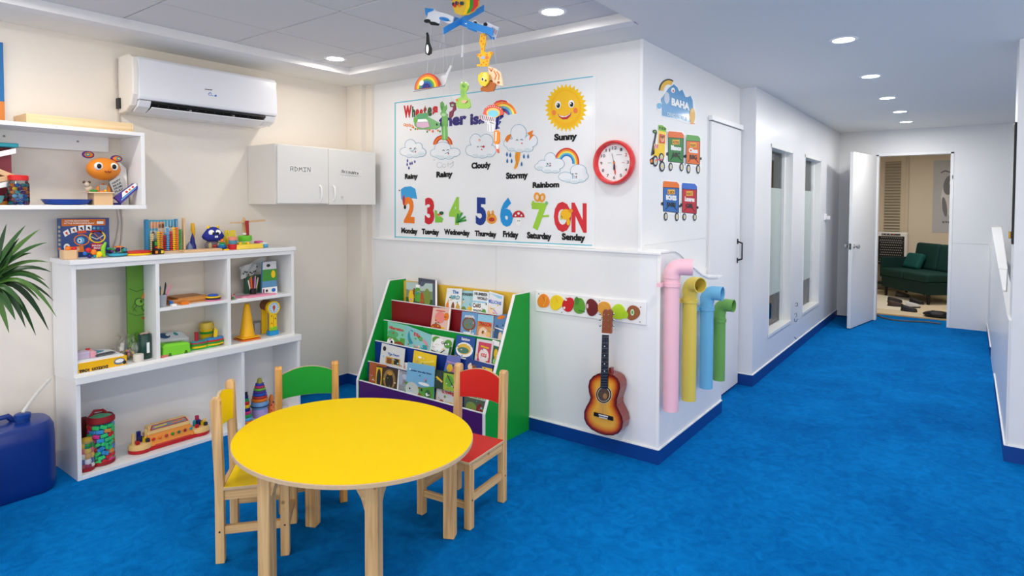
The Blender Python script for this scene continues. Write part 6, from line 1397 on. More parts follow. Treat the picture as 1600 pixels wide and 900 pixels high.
for y in (345, 390, 430, 465): A = Art(lambda u, v: gpt(u, v, GY0-.012), (0, -1, 0)); A.ell(387, y, 3, 3, WPR, 0, 8); A.done('inlay_dot', G)
gbox('headstock', [(378, 176), (388, 165), (402, 170), (412, 164), (422, 176), (418, 284), (372, 280)], GY0-.008, GY0+.010, M((140, 74, 48), .35, coat=.3, vary=.1), bevel=.002)
gbox('nut', [(373, 282), (405, 284), (405, 290), (373, 288)], GY0-.015, GY0-.004, WPR)
for s, x in ((-1, 372), (1, 421)):
    for y in (186, 214, 243):
        a = gpt(x, y, GY0+.004); b = gpt(x+s*(10 if s > 0 else 8), y+2, GY0+.004)
        MB().tube([a, b], .0025, 8).ball(b, (.006, .004, .007), 10).build('tuning_peg', STEEL, G, smooth=True)
        c = gpt(388 if s < 0 else 408, y+5, GY0-.008); MB().tube([c, c+Vector((0, -.006, 0))], .003, 8).build('string_post', STEEL, G)
gbox('bridge', [(334, 664), (426, 688), (427, 708), (333, 682)], GY0-.012, GY0-.003, BLACK, bevel=.002)
gbox('saddle', [(358, 674), (402, 685), (402, 690), (358, 679)], GY0-.015, GY0-.012, WPR)
gbox('bridge_pins', [(360, 684), (400, 694), (400, 700), (360, 690)], GY0-.014, GY0-.012, M((200, 200, 200)))
for k in range(6):
    u = k/5; a = gpt(377+24*u, 286, GY0-.016); b = gpt(362+36*u, 680+9*u, GY0-.016)
    MB().tube([a, b], .0005, 4, cap=False).build('string', STEEL, G)
p = gpt(412, 470, GY0+.02); MB().box(p.x-.008, p.x+.012, p.y, p.y+.03, p.z-.02, p.z+.025).build('neck_heel', SB, G, bevel=.004)
p = gpt(396, 200, YB-.03); MB().tube([(p.x, YBd, p.z), (p.x, GY0+.010, p.z)], .004, 8).build('hanging_hook', STEEL, G)

# ================================================================== coloured pipes on the box side
def pipe(label, rgb, pxc, pyb, pyt, half, d, elb, strap):
    X = XB+.062
    c = at(pxc, (pyb+pyt)/2, 'x', X); zb = at(pxc, pyb, 'x', X).z; zt = at(pxc, pyt, 'x', X).z
    dist = (c-CC).dot(CF); r = half/F*dist
    d = Vector((*d, 0)).normalized(); m = M(rgb, .35, vary=.03, coat=.1)
    t = thing('wall_pipe', label, 'pipe', (X, c.y, zb), group='coloured pipes on the white box side')
    k = elb/F*dist
    zc = zt-r   # centreline of elbow arm
    R_ = r*1.1
    base = Vector((X, c.y, 0))
    path = [base+Vector((0, 0, zb)), base+Vector((0, 0, zc-R_-.012))]
    MB().tube(path, r, 28).build('straight_pipe', m, t, smooth=True)
    e = [base+Vector((0, 0, zc-R_-.016))]
    for i in range(9):
        a = pi/2*i/8; e.append(base+d*(R_*(1-cos(a)))+Vector((0, 0, zc-R_+R_*sin(a))))
    e.append(base+d*k+Vector((0, 0, zc)))
    ro = r*1.07
    mb = MB().tube(e, ro, 28, cap=False)
    mb.tube(e[4:], ro*.9, 28, cap=False)
    # rim ring
    n = 28; t0 = d; u = Vector((0, 0, 1)).cross(t0).normalized(); w = t0.cross(u); kk = len(mb.v)
    for rr in (ro, ro*.9):
        for j in range(n): a = 2*pi*j/n; mb.v.append(e[-1]+(u*cos(a)+w*sin(a))*rr)
    for j in range(n): mb.f.append((kk+j, kk+(j+1) % n, kk+n+(j+1) % n, kk+n+j)); mb.m.append(0)
    mb.build('elbow', m, t, smooth=True)
    zs = at(pxc, strap, 'x', X).z
    MB().lathe([(r*1.0, -.012), (r*1.13, -.010), (r*1.13, .010), (r*1.0, .012)], (X, c.y, zs), 28).build('strap_ring', m, t, smooth=True)
    for s in (-1, 1): MB().box(XB+.004, XB+.03, c.y+s*r*1.0-.004, c.y+s*r*1.0+s*.03, zs-.011, zs+.011).build('strap_lug', m, t, bevel=.001)
    MB().box(XB+.004, X, c.y-r*.6, c.y+r*.6, zs-.01, zs+.01).build('bracket', m, t)
pipe('tallest pale pink wall pipe with elbow, nearest the box corner', (244, 192, 206), 1049, 640, 405, 12, (.93, .37), 31, 445)
pipe('yellow wall pipe with open elbow, second from the box corner', (226, 204, 88), 1077, 624, 432, 11, (.80, -.45), 24, 470)
pipe('sky blue wall pipe with open elbow, third from the box corner', (112, 184, 226), 1104, 605, 447, 10.2, (.97, .0), 24, 482)
pipe('shortest apple green wall pipe, farthest from the box corner', (112, 170, 84), 1124, 593, 467, 9, (.97, -.05), 22, 500)

# ================================================================== switch, far details
p = at(1289, 339, 'x', XB)
sw = thing('light_switch', 'small white switch plate beyond the second corridor window', 'switch', (XB, p.y, p.z))
box_part('plate', TRIMW, sw, XB, XB+.012, p.y-.06, p.y+.07, p.z-.035, p.z+.035, bevel=.003)
box_part('rocker', M((220, 220, 220)), sw, XB+.012, XB+.018, p.y-.03, p.y+.0, p.z-.02, p.z+.02, bevel=.002)
box_part('plug', M((236, 236, 236)), sw, XB+.012, XB+.05, p.y+.01, p.y+.05, p.z-.03, p.z+.01, bevel=.004)
# scuff scribbles on the corridor wall
sc_ = thing('wall_scribble', 'small dark pen scribbles low on the corridor wall between the two windows', 'scribble', (XB, 6.5, .4))
A = wallart('x', XB, (1, 0, 0)); A.frame(1180, 360, 4.5); IN = M((60, 66, 84))
A.line([(282, 515), (290, 508), (298, 520), (288, 535), (280, 528)], 3, IN, 0).line([(298, 510), (298, 535)], 3, IN, 0).line([(276, 590), (285, 582)], 3, IN, 0).line([(290, 580), (292, 600), (284, 612)], 3, IN, 0).line([(275, 620), (278, 640), (290, 640), (296, 622)], 4, IN, 0).line([(276, 752), (288, 762)], 6, IN, 0)
A.done('pen_marks', sc_)
# right wall: sloped white rail cap on the low wall
rl = thing('sloped_rail', 'narrow white sloping rail cap on the low wall at the right', 'rail', (XR+.03, 6.6, .85))
MB().hexa([(XR-.004, 8.1, 1.206), (XR+.08, 8.1, 1.206), (XR+.05, 5.9, .957), (XR-.004, 5.9, .957)], (0, 0, .014)).build('rail_cap', TRIMW, rl, bevel=.002)
MB().hexa([(XR-.002, 5.88, .952), (XR+.045, 5.88, .952), (XR+.015, 5.2, .874), (XR-.002, 5.2, .874)], (0, 0, .010)).build('rail_tail', TRIMW, rl)
MB().box(XR-.006, XR+.085, 8.1, 8.13, 1.20, 1.235).build('rail_end', M((214, 214, 214)), rl)
X = .202
mi_ = thing('wall_mirror', 'tall thin framed mirror on the right hand pier, seen almost edge on', 'mirror', (X, 4.45, 1.1))
a = at(1578, 300, 'x', X); b = at(1583, 300, 'x', X-.012)
zt3 = at(1581, 206, 'x', X).z; zb3 = at(1580, 378, 'x', X).z
box_part('frame', M((196, 178, 140), .4), mi_, X-.010, X, 4.40, 4.58, zb3, zt3, bevel=.001)
box_part('mirror_glass', M((90, 92, 96), .08, 1), mi_, X-.012, X-.010, 4.407, 4.573, zb3+.01, zt3-.01)
box_part('frame_edge', BLACK, mi_, X-.011, X, 4.397, 4.40, zb3, zt3)
box_part('latch', M((180, 140, 50), .3, 1), mi_, X-.022, X-.012, 4.43, 4.45, zb3+.03, zb3+.07, bevel=.002)

# ================================================================== back room
def yb2(px, py, y): return at(px, py, 'y', y)
# sofa
sf = thing('green_sofa', 'dark green velvet sofa with cushion in the room behind the open door', 'sofa', (-.46, 10.5, 0), 0, local=False)
SG = M((6, 46, 44), .75, bump=.1, bscale=40, vary=.15); SG2 = M((8, 56, 52), .75, bump=.1, bscale=40, vary=.15)
L_ = Vector((-.643, .766, 0)); D_ = Vector((.766, .643, 0)); O_ = Vector((-.46, 10.5, 0)); SL = 1.02; RS = Matrix((L_, D_, Vector((0, 0, 1)))).transposed()
def sob(name, l0, l1, d0, d1, z0, z1, mat, bevel=.02):
    c = O_+L_*(l0+l1)/2+D_*(d0+d1)/2+Vector((0, 0, (z0+z1)/2))
    MB().obox(c, (l1-l0, d1-d0, z1-z0), RS, None).build(name, mat, sf, bevel=bevel, seg=3)
sob('base', 0, SL, 0, .74, .15, .33, SG, .01)
for k in range(2): sob('seat_cushion', k*SL/2+.003, (k+1)*SL/2-.003, -.02, .56, .33, .45, SG2, .03)
for k in range(2):
    c = O_+L_*(SL*(.25+.5*k))+D_*.60+Vector((0, 0, .64))
    MB().obox(c, (SL/2-.01, .15, .42), RS @ Matrix.Rotation(rad(-10), 3, 'X')).build('back_cushion', SG2, sf, bevel=.04, seg=3)
sob('armrest', SL-.0, SL+.05, 0, .70, .3, .62, SG, .015)
MB().obox(O_+L_*(SL-.16)+D_*.42+Vector((0, 0, .565)), (.34, .10, .26), RS @ Matrix.Rotation(rad(-25), 3, 'X')).build('throw_cushion', M((14, 84, 80), .8, vary=.15), sf, bevel=.04, seg=3)
for l, d in ((.04, .04), (.04, .68), (SL-.06, .04), (SL-.06, .68)):
    c = O_+L_*l+D_*d; MB().tube([c+Vector((0, 0, 0)), c+Vector((0, 0, .15))], [.018, .026], 12).build('leg', BLACK, sf)
# air cooler on a dark cabinet
a = at(1368, 362, 'y', 11.80); b = at(1417, 412, 'y', 11.80)
sd = thing('dark_side_table', 'black low table under the air cooler in the back room', 'table', (-1.05, 11.95, 0))
zt4 = b.z
box_part('top', BLACK, sd, a.x-.06, b.x+.03, 11.80, 12.12, zt4-.03, zt4, bevel=.003)
for x in (a.x-.04, b.x-.0): 
    for y in (11.83, 12.08): box_part('leg', BLACK, sd, x-.02, x+.02, y-.02, y+.02, 0, zt4-.03)
box_part('shelf', M((30, 30, 30)), sd, a.x-.04, b.x+.01, 11.84, 12.1, .12, .14)
ac2 = thing('air_cooler', 'white air cooler with black honeycomb grille on the dark low table', 'air cooler', (-1.05, 11.95, zt4))
box_part('housing', M((236, 234, 230), .4), ac2, a.x, b.x, 11.80, 12.1, zt4, a.z, bevel=.03, seg=3)
gx0, gx1, gz0, gz1 = at(1372, 380, 'y', 11.795).x, at(1413, 380, 'y', 11.795).x, at(1390, 409, 'y', 11.795).z, at(1390, 369, 'y', 11.795).z
box_part('grille_frame', M((20, 20, 22)), ac2, gx0, gx1, 11.790, 11.80, gz0, gz1, bevel=.02, seg=3)
box_part('top_knobs_panel', M((60, 60, 64)), ac2, a.x+.09, b.x-.10, 11.795, 11.80, a.z-.055, a.z-.025, bevel=.003)
for k in range(4): MB().cyl((a.x+.11+k*.05, 11.785, a.z-.04), .011, .012, 12, axis='y').build('knob', RED if k == 3 else STEEL, ac2, smooth=True)
mb = MB(); nx, nz = 11, 10
for i in range(nx):
    for j in range(nz):
        x = gx0+.03+(gx1-gx0-.06)*(i+(.5 if j % 2 else 0))/nx; z = gz0+.035+(gz1-gz0-.06)*j/(nz-1)
        mb.box(x, x+.016, 11.786, 11.790, z-.006, z+.006)
mb.build('grille_cells', M((160, 156, 148)), ac2, kind='stuff')
# mat, shoes, cable, threshold
mt_ = thing('floor_mat', 'beige mat with wooden edge on the back room floor', 'mat', (-.5, 10.5, 0))
box_part('mat_sheet', M((222, 206, 178), .7, bump=.1, bscale=30), mt_, -2.4, 1.0, 9.33, 12.1, .004, .012)
box_part('mat_edge', M((214, 170, 110), .5), mt_, -2.4, 1.0, 9.30, 9.33, .0, .014)
box_part('inner_sheet', M((236, 228, 210), .6), mt_, -1.6, -.62, 9.75, 11.2, .012, .014)
def shoe(label, px, py, ang, rgb, L=.2, name='shoe', grp='loose shoes on the beige mat', zf=.014):
    p = at(px, py, 'z', 0); t = thing(name, label, 'shoe', (p.x, p.y, zf), rad(ang), grp, local=True)
    m = M(rgb, .6); pts = []
    for i in range(20):
        a = 2*pi*i/20; pts.append((L/2*cos(a), .045*sin(a)*(1+.18*cos(a))))
    MB().prism(pts, 'z', 0, .018).build('sole', DARK, t, bevel=.003)
    mb = MB(); K = 12
    for i in range(K+1):
        u = i/K; x = -L/2*.94+L*.94*u; w = .040*math.sqrt(max(.02, 1-((u-.5)*2)**4)); h = .022+.05*(1-u)**.8 if u > .06 else .05
        for j in range(7): a = pi*j/6; mb.v.append(Vector((x, w*cos(a), .018+h*sin(a))))
    for i in range(K):
        for j in range(6): mb.f.append((i*7+j, i*7+j+1, (i+1)*7+j+1, (i+1)*7+j)); mb.m.append(0)
    mb.f.append(tuple(range(7))); mb.f.append(tuple(K*7+j for j in range(7))[::-1]); mb.m += [0, 0]
    mb.build('upper', m, t, smooth=True); return t
shoe('black sandal at the left front of the beige mat', 1398, 474, 20, (40, 36, 38))
shoe('brown and black sandal just in front of the other left sandal', 1399, 480, 5, (70, 50, 44))
shoe('black shoe at the right rear of the beige mat, near the sofa leg', 1432, 476, -20, (22, 22, 24))
shoe('white trainer in the middle of the beige mat', 1426, 482, 30, (214, 214, 214))
shoe('dark shoe lying in front of the white trainer', 1420, 488, -10, (36, 38, 48))
shoe('dark slipper at the rear of the mat below the sofa front', 1410, 465, 8, (90, 84, 80))
bg = thing('black_bag', 'black bag lying on the blue carpet just inside the doorway', 'bag', (-.33, 9.1, 0))
p = at(1463, 497, 'z', 0)
MB().ball((p.x+.02, p.y+.02, .045), (.17, .12, .045), 18).build('bag_body', M((26, 26, 30), .6), bg, smooth=True)
MB().tube([(p.x-.10, p.y-.04, .07), (p.x-.04, p.y-.08, .10), (p.x+.06, p.y-.08, .10), (p.x+.12, p.y-.04, .07)], .008, 8).build('bag_strap', M((60, 60, 64)), bg, smooth=True)
cbl = thing('threshold_cable', 'dark cable lying across the doorway threshold on the carpet', 'cable', (-.6, 8.95, 0))
pts = [at(x, y, 'z', .008) for x, y in ((1366, 490), (1378, 496), (1395, 500), (1420, 502), (1445, 503), (1470, 506))]
MB().tube(pts, .010, 8).build('cable', M((90, 86, 84), .6), cbl, smooth=True)

# ================================================================== blue can and plant
CN = M((8, 48, 128), .35, vary=.06, coat=.2)
cy_ = at(50, 772, 'z', 0)
can = thing('blue_can', 'large dark blue plastic water can on the floor left of the shelves', 'can', (-3.8, .92, 0))
c0 = Vector((-3.80, .90, 0)); hw_, hd_, hh_ = .175, .135, .355
def rr(w, d, r, z, n=6, dy=0):
    o = []
    for q, (sx, sy) in enumerate(((1, 1), (-1, 1), (-1, -1), (1, -1))):
        for i in range(n): a = pi/2*q+pi/2*i/(n-1); o.append(Vector((c0.x+sx*(d-r)+r*cos(a), c0.y+dy+sy*(w-r)+r*sin(a), z)))
    return o
mb = MB(); rows = [rr(hw_*.93, hd_*.9, .08, 0), rr(hw_*.98, hd_*.97, .09, .02), rr(hw_, hd_, .10, .06), rr(hw_, hd_, .10, .27), rr(hw_*.98, hd_*.97, .10, .325), rr(hw_*.90, hd_*.88, .09, .352), rr(hw_*.78, hd_*.7, .07, .357)]
N = len(rows[0])
for r_ in rows: mb.v += r_
for i in range(len(rows)-1):
    for j in range(N): mb.f.append((i*N+j, i*N+(j+1) % N, (i+1)*N+(j+1) % N, (i+1)*N+j)); mb.m.append(0)
mb.f.append(tuple(range(N))[::-1]); mb.m.append(0); mb.f.append(tuple((len(rows)-1)*N+j for j in range(N))); mb.m.append(0)
mb.build('can_body', CN, can, smooth=True)
p = at(35, 640, 'x', c0.x+.03)
MB().lathe([(.03, .350), (.03, .372), (.034, .374), (.034, .395), (.03, .398), (.001, .398)], (c0.x+.03, p.y, 0), 18).build('screw_cap', M((10, 60, 140), .35), can, smooth=True)
MB().tube([(c0.x-.02, c0.y-.10, .35), (c0.x-.02, c0.y-.09, .38), (c0.x-.02, c0.y-.0, .385), (c0.x-.02, c0.y+.03, .35)], .014, 10).build('handle', CN, can, smooth=True)
tb_ = thing('clear_tube', 'pale plastic tube leaning from the can up to the shelf side', 'tube', (-3.82, 1.0, .39))
a = Vector((c0.x+.03, p.y, .40)); b = at(78, 592, 'x', -3.90)
MB().tube([a, a.lerp(b, .5)+Vector((0, 0, .01)), Vector((-3.90, min(b.y, 1.14), b.z))], .008, 8).build('tube', M((214, 212, 208), .4), tb_, smooth=True)
# plant : cane palm with strap leaves, its pot just outside the frame
pl = thing('leafy_plant', 'spiky dark green strap leaved plant at the left edge', 'plant', (-3.35, .50, 0))
pc_ = Vector((-3.35, .50, 0))
MB().lathe([(.11, 0), (.15, .26), (.16, .27), (.145, .27), (.13, .24), (.001, .24)], pc_, 24).build('pot', M((150, 90, 60), .6), pl, smooth=True)
MB().lathe([(.13, 0), (.001, .012)], pc_+Vector((0, 0, .235)), 20).build('soil', M((60, 44, 34), .9), pl)
MB().tube([pc_+Vector((0, 0, .23)), pc_+Vector((.01, .01, .55)), pc_+Vector((0, .03, .82))], [.022, .018, .014], 10).build('cane', M((110, 90, 60), .8), pl, smooth=True)
LM = [M((44, 84, 34), .4, vary=.2), M((70, 108, 44), .4, vary=.2), M((30, 62, 30), .4, vary=.2)]
def leaf(base, tip, droop, w, mat):
    base, tip = Vector(base), Vector(tip); n = 9; mb = MB()
    mid = (base+tip)/2+Vector((0, 0, droop)); pp_ = []
    for i in range(n+1):
        t = i/n; pp_.append(base*(1-t)**2+mid*2*t*(1-t)+tip*t*t)
    for i, q in enumerate(pp_):
        t = i/n; d = (pp_[min(i+1, n)]-pp_[max(i-1, 0)]).normalized(); sd_ = d.cross(Vector((.55, -.35, .75))).normalized()
        ww = w*(min(1, t*5+.35))*(1-t**3)*.5+.0006; up_ = sd_.cross(d)
        mb.v += [q-sd_*ww+up_*.0, q-up_*ww*.35, q+sd_*ww]
    for i in range(n): k = 3*i; mb.f += [(k, k+1, k+4, k+3), (k+1, k+2, k+5, k+4)]; mb.m += [0, 0]
    mb.build('leaf', mat, pl, smooth=True)
PXL = -3.35
tips = [((-10, 420), (40, 352), .02), ((-14, 430), (62, 358), .03), ((-12, 425), (10, 350), 0), ((-10, 430), (73, 379), .05), ((-8, 432), (76, 410), .06), ((-8, 436), (80, 425), .07), ((-6, 440), (78, 452), .10), ((-8, 445), (88, 495), .16), ((-8, 446), (76, 516), .16), ((-10, 448), (56, 524), .14), ((-8, 440), (62, 470), .08), ((-6, 450), (40, 512), .10), ((-10, 446), (36, 480), .06), ((-12, 430), (50, 395), .04), ((-16, 440), (30, 372), .02), ((-10, 452), (24, 500), .05), ((-12, 436), (70, 438), .07), ((-14, 446), (84, 470), .11), ((-10, 440), (20, 392), .0), ((-12, 452), (14, 520), .04)]
for k, (b, t, dr_) in enumerate(tips):
    X = PXL+random.uniform(-.10, .10)
    leaf(at(*b, 'x', PXL), at(*t, 'x', X), dr_, random.uniform(.022, .032), LM[k % 3])
for k in range(10):   # the side away from the camera frame
    a = rad(195+k*12); b = at(-12, 440, 'x', PXL); leaf(b, b+Vector((cos(a)*.3, sin(a)*.34, random.uniform(-.15, .22))), .08, .028, LM[k % 3])

# ================================================================== hanging mobile
MY = 2.04
mo_c = at(722, 24, 'y', MY)
mob = thing('hanging_mobile', 'hanging childrens mobile with blue cross bars, rainbow and cut-out animals', 'mobile', (mo_c.x, MY, mo_c.z))
BLM = M((54, 140, 216), .4); STR = M((220, 220, 220), .5)
def mp(px, py, Y=MY): return at(px, py, 'y', Y)
def cut(name, pts, mat, Y=MY, th=.006, **k):
    P = [mp(x, y, Y) for x, y in pts]; return MB().hexa(P, (0, th, 0)).build(name, mat, mob, **k)
MB().tube([mo_c, (mo_c.x, MY, TRAY)], .0015, 6).build('hanging_string', STR, mob)
# cross bars: one along each diagonal
def bar(p, q, h, nm, mat=BLM):
    p, q = Vector(p), Vector(q); d = (q-p).normalized(); nn = Vector((-d.y, d.x, 0)).normalized()*.003
    MB().hexa([p-nn, q-nn, q-nn+Vector((0, 0, h)), p-nn+Vector((0, 0, h))], nn*2).build(nm, mat, mob, bevel=.001)
bar(mp(693, 54, 1.93), mp(756, 18, 2.16), .030, 'cross_bar')
bar(mp(672, 24, 2.16), mp(770, 56, 1.93), .030, 'cross_bar')
def mart(Y, ox, oy, sc): return Art(lambda x, y: at(x, y, 'y', Y), (0, -1, 0)).frame(ox, oy, sc)
# top rainbow sign
RO = (640, 0, 4.5)
def c5(*p): return [(640+x/4.5, y/4.5) for x, y in p]
cut('rainbow_sign', c5((296, -40), (300, 40), (320, 90), (360, 108), (410, 104), (450, 80), (484, 40), (486, -40)), M((232, 190, 60), .4), MY-.012)
A = mart(MY-.012, *RO); A.arc(392, -10, 92, 98, -10, 190, RED, 1, sy=-1).poly([(440, -38), (484, -38), (482, 40), (450, 78), (430, 88), (440, 40)], M((220, 50, 50)), 1).poly([(425, -38), (450, -38), (448, 50), (425, 90), (405, 98), (420, 50)], GREEN, 2).poly([(405, -38), (430, -38), (425, 50), (400, 98), (380, 104), (400, 50)], YEL, 3)
for k in range(7): A.ell(310+k*11, 30+10*sin(k*2), 9, 14, [DARK, RED, DKB, BROWN, ORANGE, DKB, G3][k], 4+k*.2, 10)
A.done('rainbow_sign_print', mob)
# whales / dolphins on the bar ends
cut('dolphin', c5((110, 55), (170, 60), (180, 76), (270, 100), (310, 118), (300, 160), (270, 165), (215, 140), (205, 175), (165, 170), (105, 140), (125, 120)), M((226, 230, 236), .4), MY-.02)
A = mart(MY-.02, *RO); A.poly([(108, 55), (170, 62), (170, 75), (130, 90), (125, 115), (112, 100)], BLM, 1).ell(125, 148, 24, 14, BLACK, 1).poly([(130, 150), (180, 155), (215, 170), (205, 182), (150, 176)], BLACK, 2).ell(245, 135, 38, 14, BLM, 1, rot=12).line([(230, 130), (290, 150)], 3, DARK, 2); A.done('dolphin_print', mob)
cut('orca', c5((385, 165), (440, 150), (460, 140), (490, 165), (520, 165), (545, 155), (590, 178), (625, 190), (610, 230), (600, 275), (570, 268), (500, 230), (440, 215)), M((224, 228, 234), .4), MY-.03)
A = mart(MY-.03, *RO); A.poly([(388, 168), (435, 180), (480, 225), (460, 225), (410, 205)], BLM, 1).ell(534, 172, 15, 14, BLACK, 1).poly([(450, 150), (470, 150), (490, 190), (560, 235), (550, 245), (480, 210)], DARK, 1).poly([(545, 238), (600, 265), (600, 280), (575, 276)], BLM, 2)
for k in range(5): A.line([(585+k*8, 190+k*6), (575+k*8, 215+k*7)], 3, RED if k % 2 else DARK, 2)
A.done('orca_print', mob)
# penguin
cut('penguin', c5((118, 240), (130, 240), (136, 300), (152, 340), (150, 375), (130, 388), (112, 378), (108, 340), (116, 300)), BLACK, 1.95)
A = mart(1.95, *RO); A.ell(126, 345, 10, 32, WPR, 1); A.done('penguin_belly', mob)
MB().ball(mp(640+124/4.5, 237/4.5, 1.95), .006, 10).build('bead', BLACK, mob, smooth=True)
# giraffe
YG = 2.0
cut('giraffe', c5((498, 240), (520, 232), (536, 250), (534, 300), (524, 330), (522, 362), (545, 372), (566, 360), (586, 370), (570, 395), (556, 430), (550, 468), (472, 466), (474, 452), (498, 450), (490, 410), (472, 390), (480, 378), (498, 376), (500, 330), (488, 300)), M((248, 190, 40), .4), YG)
A = mart(YG, *RO)
for x, y in ((508, 255), (522, 270), (505, 290), (518, 310), (510, 345), (500, 390), (545, 385), (520, 440), (540, 455), (505, 455), (545, 430), (575, 373), (480, 386), (528, 250)): A.ell(x, y, 6, 6, ORANGE, 1, 10)
A.ell(518, 405, 16, 12, M((180, 190, 210)), 2).ell(545, 405, 14, 12, ORANGE, 1); A.done('giraffe_print', mob)
# snail with patterned shell (yellow head, brown body)
YS = 1.99
cut('snail_shell', c5((552, 466), (600, 480), (640, 510), (656, 602), (600, 598), (560, 570)), M((246, 214, 176), .4), YS-.002)
cut('snail_body', c5((498, 620), (520, 600), (560, 570), (600, 585), (604, 600), (590, 640), (540, 646), (500, 640)), M((176, 96, 40), .5), YS-.016)
cut('snail_head', c5((505, 508), (540, 505), (556, 530), (552, 580), (530, 608), (500, 600), (480, 565), (482, 530)), M((246, 206, 60), .4), YS-.024)
A = mart(YS-.024, *RO); A.ell(514, 558, 9, 14, WPR, 1).ell(514, 558, 6, 10, DARK, 2).ell(536, 566, 6, 7, DARK, 1, 12).ell(530, 540, 18, 30, M((250, 224, 110)), .5); A.done('snail_face', mob)
A = mart(YS-.002, *RO)
for p_ in ([(560, 480), (575, 500), (585, 482)], [(595, 500), (610, 530), (600, 560)], [(615, 505), (630, 530), (625, 560)]): A.line(p_, 8, M((224, 130, 70)), 1)
A.ell(626, 580, 9, 9, M((170, 90, 40)), 1).ell(574, 574, 12, 10, M((140, 70, 36)), 1); A.done('shell_print', mob)
# frog-like dinosaur
YD = 2.06
cut('dinosaur', c5((358, 580), (372, 574), (400, 576), (412, 600), (405, 630), (392, 650), (398, 680), (420, 700), (428, 750), (410, 764), (340, 762), (326, 745), (326, 700), (360, 680), (362, 645), (352, 610)), M((160, 204, 90), .4), YD)
A = mart(YD, *RO); A.ell(368, 580, 6, 6, WPR, 1, 10).ell(396, 580, 6, 6, WPR, 1, 10).ell(380, 605, 14, 16, M((130, 190, 90)), 1).line([(372, 600), (388, 612)], 3, DARK, 2).ell(372, 655, 14, 30, M((140, 196, 100)), 1).ell(385, 715, 22, 12, M((230, 190, 150)), 1).line([(395, 725), (410, 710)], 4, DARK, 2).ell(334, 704, 8, 9, ORANGE, 2, 12); A.done('dinosaur_print', mob)
# left rainbow
YRn = 2.0
P = [(640+(122+88*cos(rad(a)))/4.5, (620-104*sin(rad(a)) - .12*(88*cos(rad(a))))/4.5) for a in range(0, 181, 12)]
cut('rainbow_left', P, M((206, 60, 50), .4), YRn)
A = mart(YRn, *RO)
for k, c in enumerate((ORANGE, YEL, M((90, 160, 80)), M((50, 110, 170)), NAVY)):
    r0 = 80-k*13; A.poly([(122+r0*cos(rad(a)), 618-(r0*1.17)*sin(rad(a))-.12*r0*cos(rad(a))) for a in range(0, 181, 12)], c, 1+k)
A.ell(90, 585, 14, 20, WPR, 8, rot=30); A.done('rainbow_bands', mob)
bar(mp(646, 143.5, YRn), mp(695, 134.5, YRn), .003, 'rainbow_base', GREY)
# pale bird with long neck
cut('pale_bird', c5((205, 560), (225, 530), (250, 528), (280, 470), (286, 458), (296, 466), (278, 510), (262, 545), (256, 580), (240, 606), (215, 600)), M((214, 214, 214), .5), YRn+.02)
cut('pale_hook', c5((366, 316), (376, 318), (374, 360), (372, 400), (362, 404), (366, 360)), M((214, 214, 214), .5), YRn+.03)
# right rainbow with striped balloon and navy tail
YR2 = 2.08
c7 = lambda pts: [(640+x/6.92, 110+y/6.92) for x, y in pts]
cut('rainbow_right', c7([(905, 360), (940, 330), (990, 318), (1040, 325), (1090, 370), (1120, 420), (1140, 465), (1060, 480), (1010, 440), (960, 380)]), M((200, 60, 60), .4), YR2)
A = mart(YR2, 640, 110, 6.92)
for k, c in enumerate((ORANGE, M((250, 220, 90)), M((110, 180, 200)), M((40, 90, 170)))):
    A.arc(1010, 490, 128-k*24, 150-k*24, 232, 352, c, 1, sy=1.0)
A.done('rainbow_bands', mob)
cut('navy_tail', c7([(940, 470), (1000, 450), (1010, 500), (960, 540), (985, 550), (950, 600), (970, 625), (925, 640), (930, 560)]), NAVY, YR2-.006)
cut('striped_fan', c7([(790, 470), (810, 410), (860, 375), (920, 368), (980, 400), (1010, 440), (1015, 475), (930, 500), (860, 500)]), M((226, 96, 80), .4), YR2-.014)
A = mart(YR2-.014, 640, 110, 6.92)
A.ell(905, 460, 75, 55, M((246, 200, 110)), 1).ell(905, 468, 58, 38, M((130, 210, 226)), 2)
for k in range(9): A.ell(810+k*22, 415-28*sin(pi*k/8), 5, 5, WPR, 3, 8)
A.done('fan_print', mob)
cut('zebra', c7([(750, 480), (790, 500), (850, 490), (900, 500), (925, 560), (915, 660), (880, 668), (840, 655), (838, 560), (780, 540)]), M((226, 226, 226), .5), YR2-.022)
A = mart(YR2-.022, 640, 110, 6.92)
for k in range(7): A.line([(762+k*22, 488+k*3), (776+k*22, 535+k*2)], 7, BLACK if k % 2 else M((190, 40, 60)), 1)
A.line([(870, 560), (910, 575)], 6, DARK, 1).line([(850, 580), (856, 650)], 3, GREY, 1).line([(880, 580), (886, 655)], 3, GREY, 1); A.done('zebra_stripes', mob)
cut('orange_leg', c7([(915, 650), (950, 645), (972, 670), (970, 770), (955, 800), (966, 880), (955, 895), (932, 860), (928, 800), (912, 780)]), M((236, 140, 40), .4), YR2-.03)
A = mart(YR2-.03, 640, 110, 6.92); A.poly([(930, 665), (945, 665), (940, 760), (928, 770)], WPR, 1).poly([(932, 800), (968, 800), (964, 850), (940, 850)], M((220, 226, 236)), 1).poly([(940, 852), (966, 852), (960, 890), (950, 888)], M((226, 90, 100)), 1); A.done('leg_print', mob)
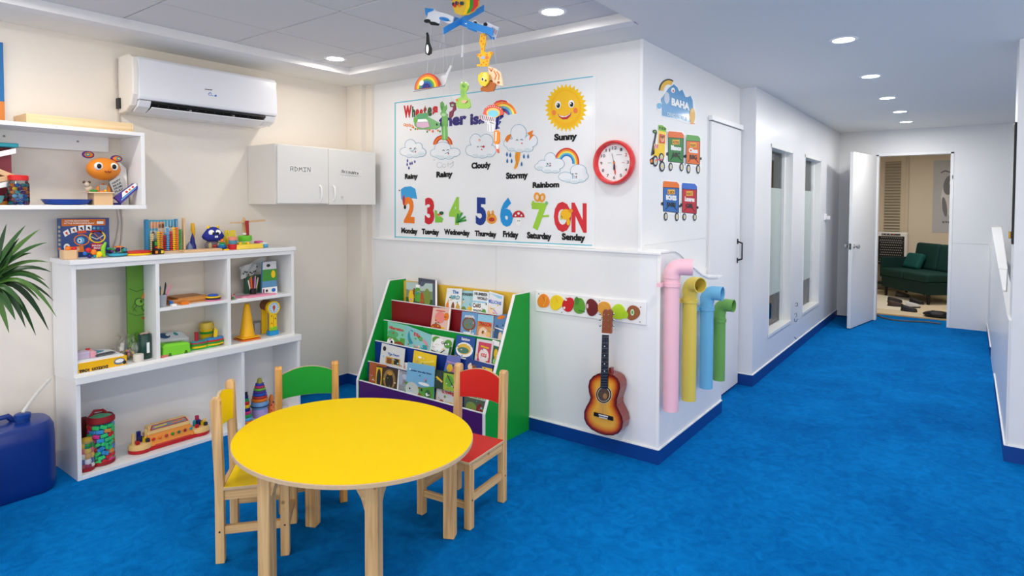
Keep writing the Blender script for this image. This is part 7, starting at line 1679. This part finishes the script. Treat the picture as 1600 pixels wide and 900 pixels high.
# cactus tower and green tray shapes at the left
YC2 = 2.1
cut('cactus', c7([(330, 350), (350, 335), (366, 360), (370, 400), (395, 370), (400, 400), (384, 440), (405, 500), (400, 600), (405, 745), (350, 755), (345, 600), (350, 500), (330, 470), (345, 440), (330, 400)]), M((110, 170, 90), .45), YC2)
A = mart(YC2, 640, 110, 6.92); A.poly([(365, 600), (385, 600), (388, 740), (372, 742)], M((150, 200, 130)), 1).ell(350, 400, 10, 30, M((80, 140, 70)), 1).ell(370, 480, 24, 18, M((170, 206, 150)), 1); A.done('cactus_print', mob)
cut('purple_seahorse', c7([(430, 350), (460, 336), (492, 350), (498, 420), (470, 450), (465, 490), (440, 520), (424, 500), (430, 450), (460, 430), (470, 400), (440, 395)]), M((120, 50, 70), .45), YC2-.01)
A = mart(YC2-.01, 640, 110, 6.92); A.ell(466, 376, 14, 12, M((150, 190, 160)), 1).line([(445, 500), (470, 440), (484, 400)], 8, M((160, 60, 90)), 1); A.done('seahorse_print', mob)
cut('green_house', c7([(40, 520), (90, 470), (190, 455), (195, 500), (250, 530), (320, 570), (325, 610), (280, 635), (100, 640), (55, 600)]), M((120, 174, 110), .45), YC2-.02)
A = mart(YC2-.02, 640, 110, 6.92); A.poly([(80, 480), (188, 462), (190, 520), (90, 530)], M((90, 160, 110)), 1).poly([(95, 528), (180, 525), (205, 555), (85, 560)], WPR, 2).poly([(75, 565), (205, 558), (220, 610), (150, 625), (80, 610)], M((216, 176, 196)), 3).ell(60, 540, 16, 30, M((110, 180, 60)), 1).ell(298, 585, 8, 12, DARK, 4, 12); A.done('house_print', mob)
for (px, py, Y), (qx, qy, QY) in (((667, 55, 1.95), (675, 28, 2.15)), ((755, 52, 2.0), (757, 48, 1.95)), ((765, 104, 1.99), (757, 50, 1.95)), ((724, 128, 2.06), (724, 34, 2.04)), ((667, 115, 2.0), (675, 28, 2.15)), ((785, 155, 2.08), (768, 52, 1.94)), ((692, 160, 2.1), (693, 50, 1.93)), ((660, 178, 2.09), (693, 50, 1.93)), ((706, 160, 2.09), (693, 50, 1.93)), ((705, 102, 2.02), (724, 34, 2.04)), ((722, 70, 2.03), (724, 34, 2.04)), ((777, 205, 2.05), (785, 158, 2.08))):
    MB().tube([mp(px, py, Y), mp(qx, qy, QY)], .0005, 4, cap=False).build('thread', STR, mob)
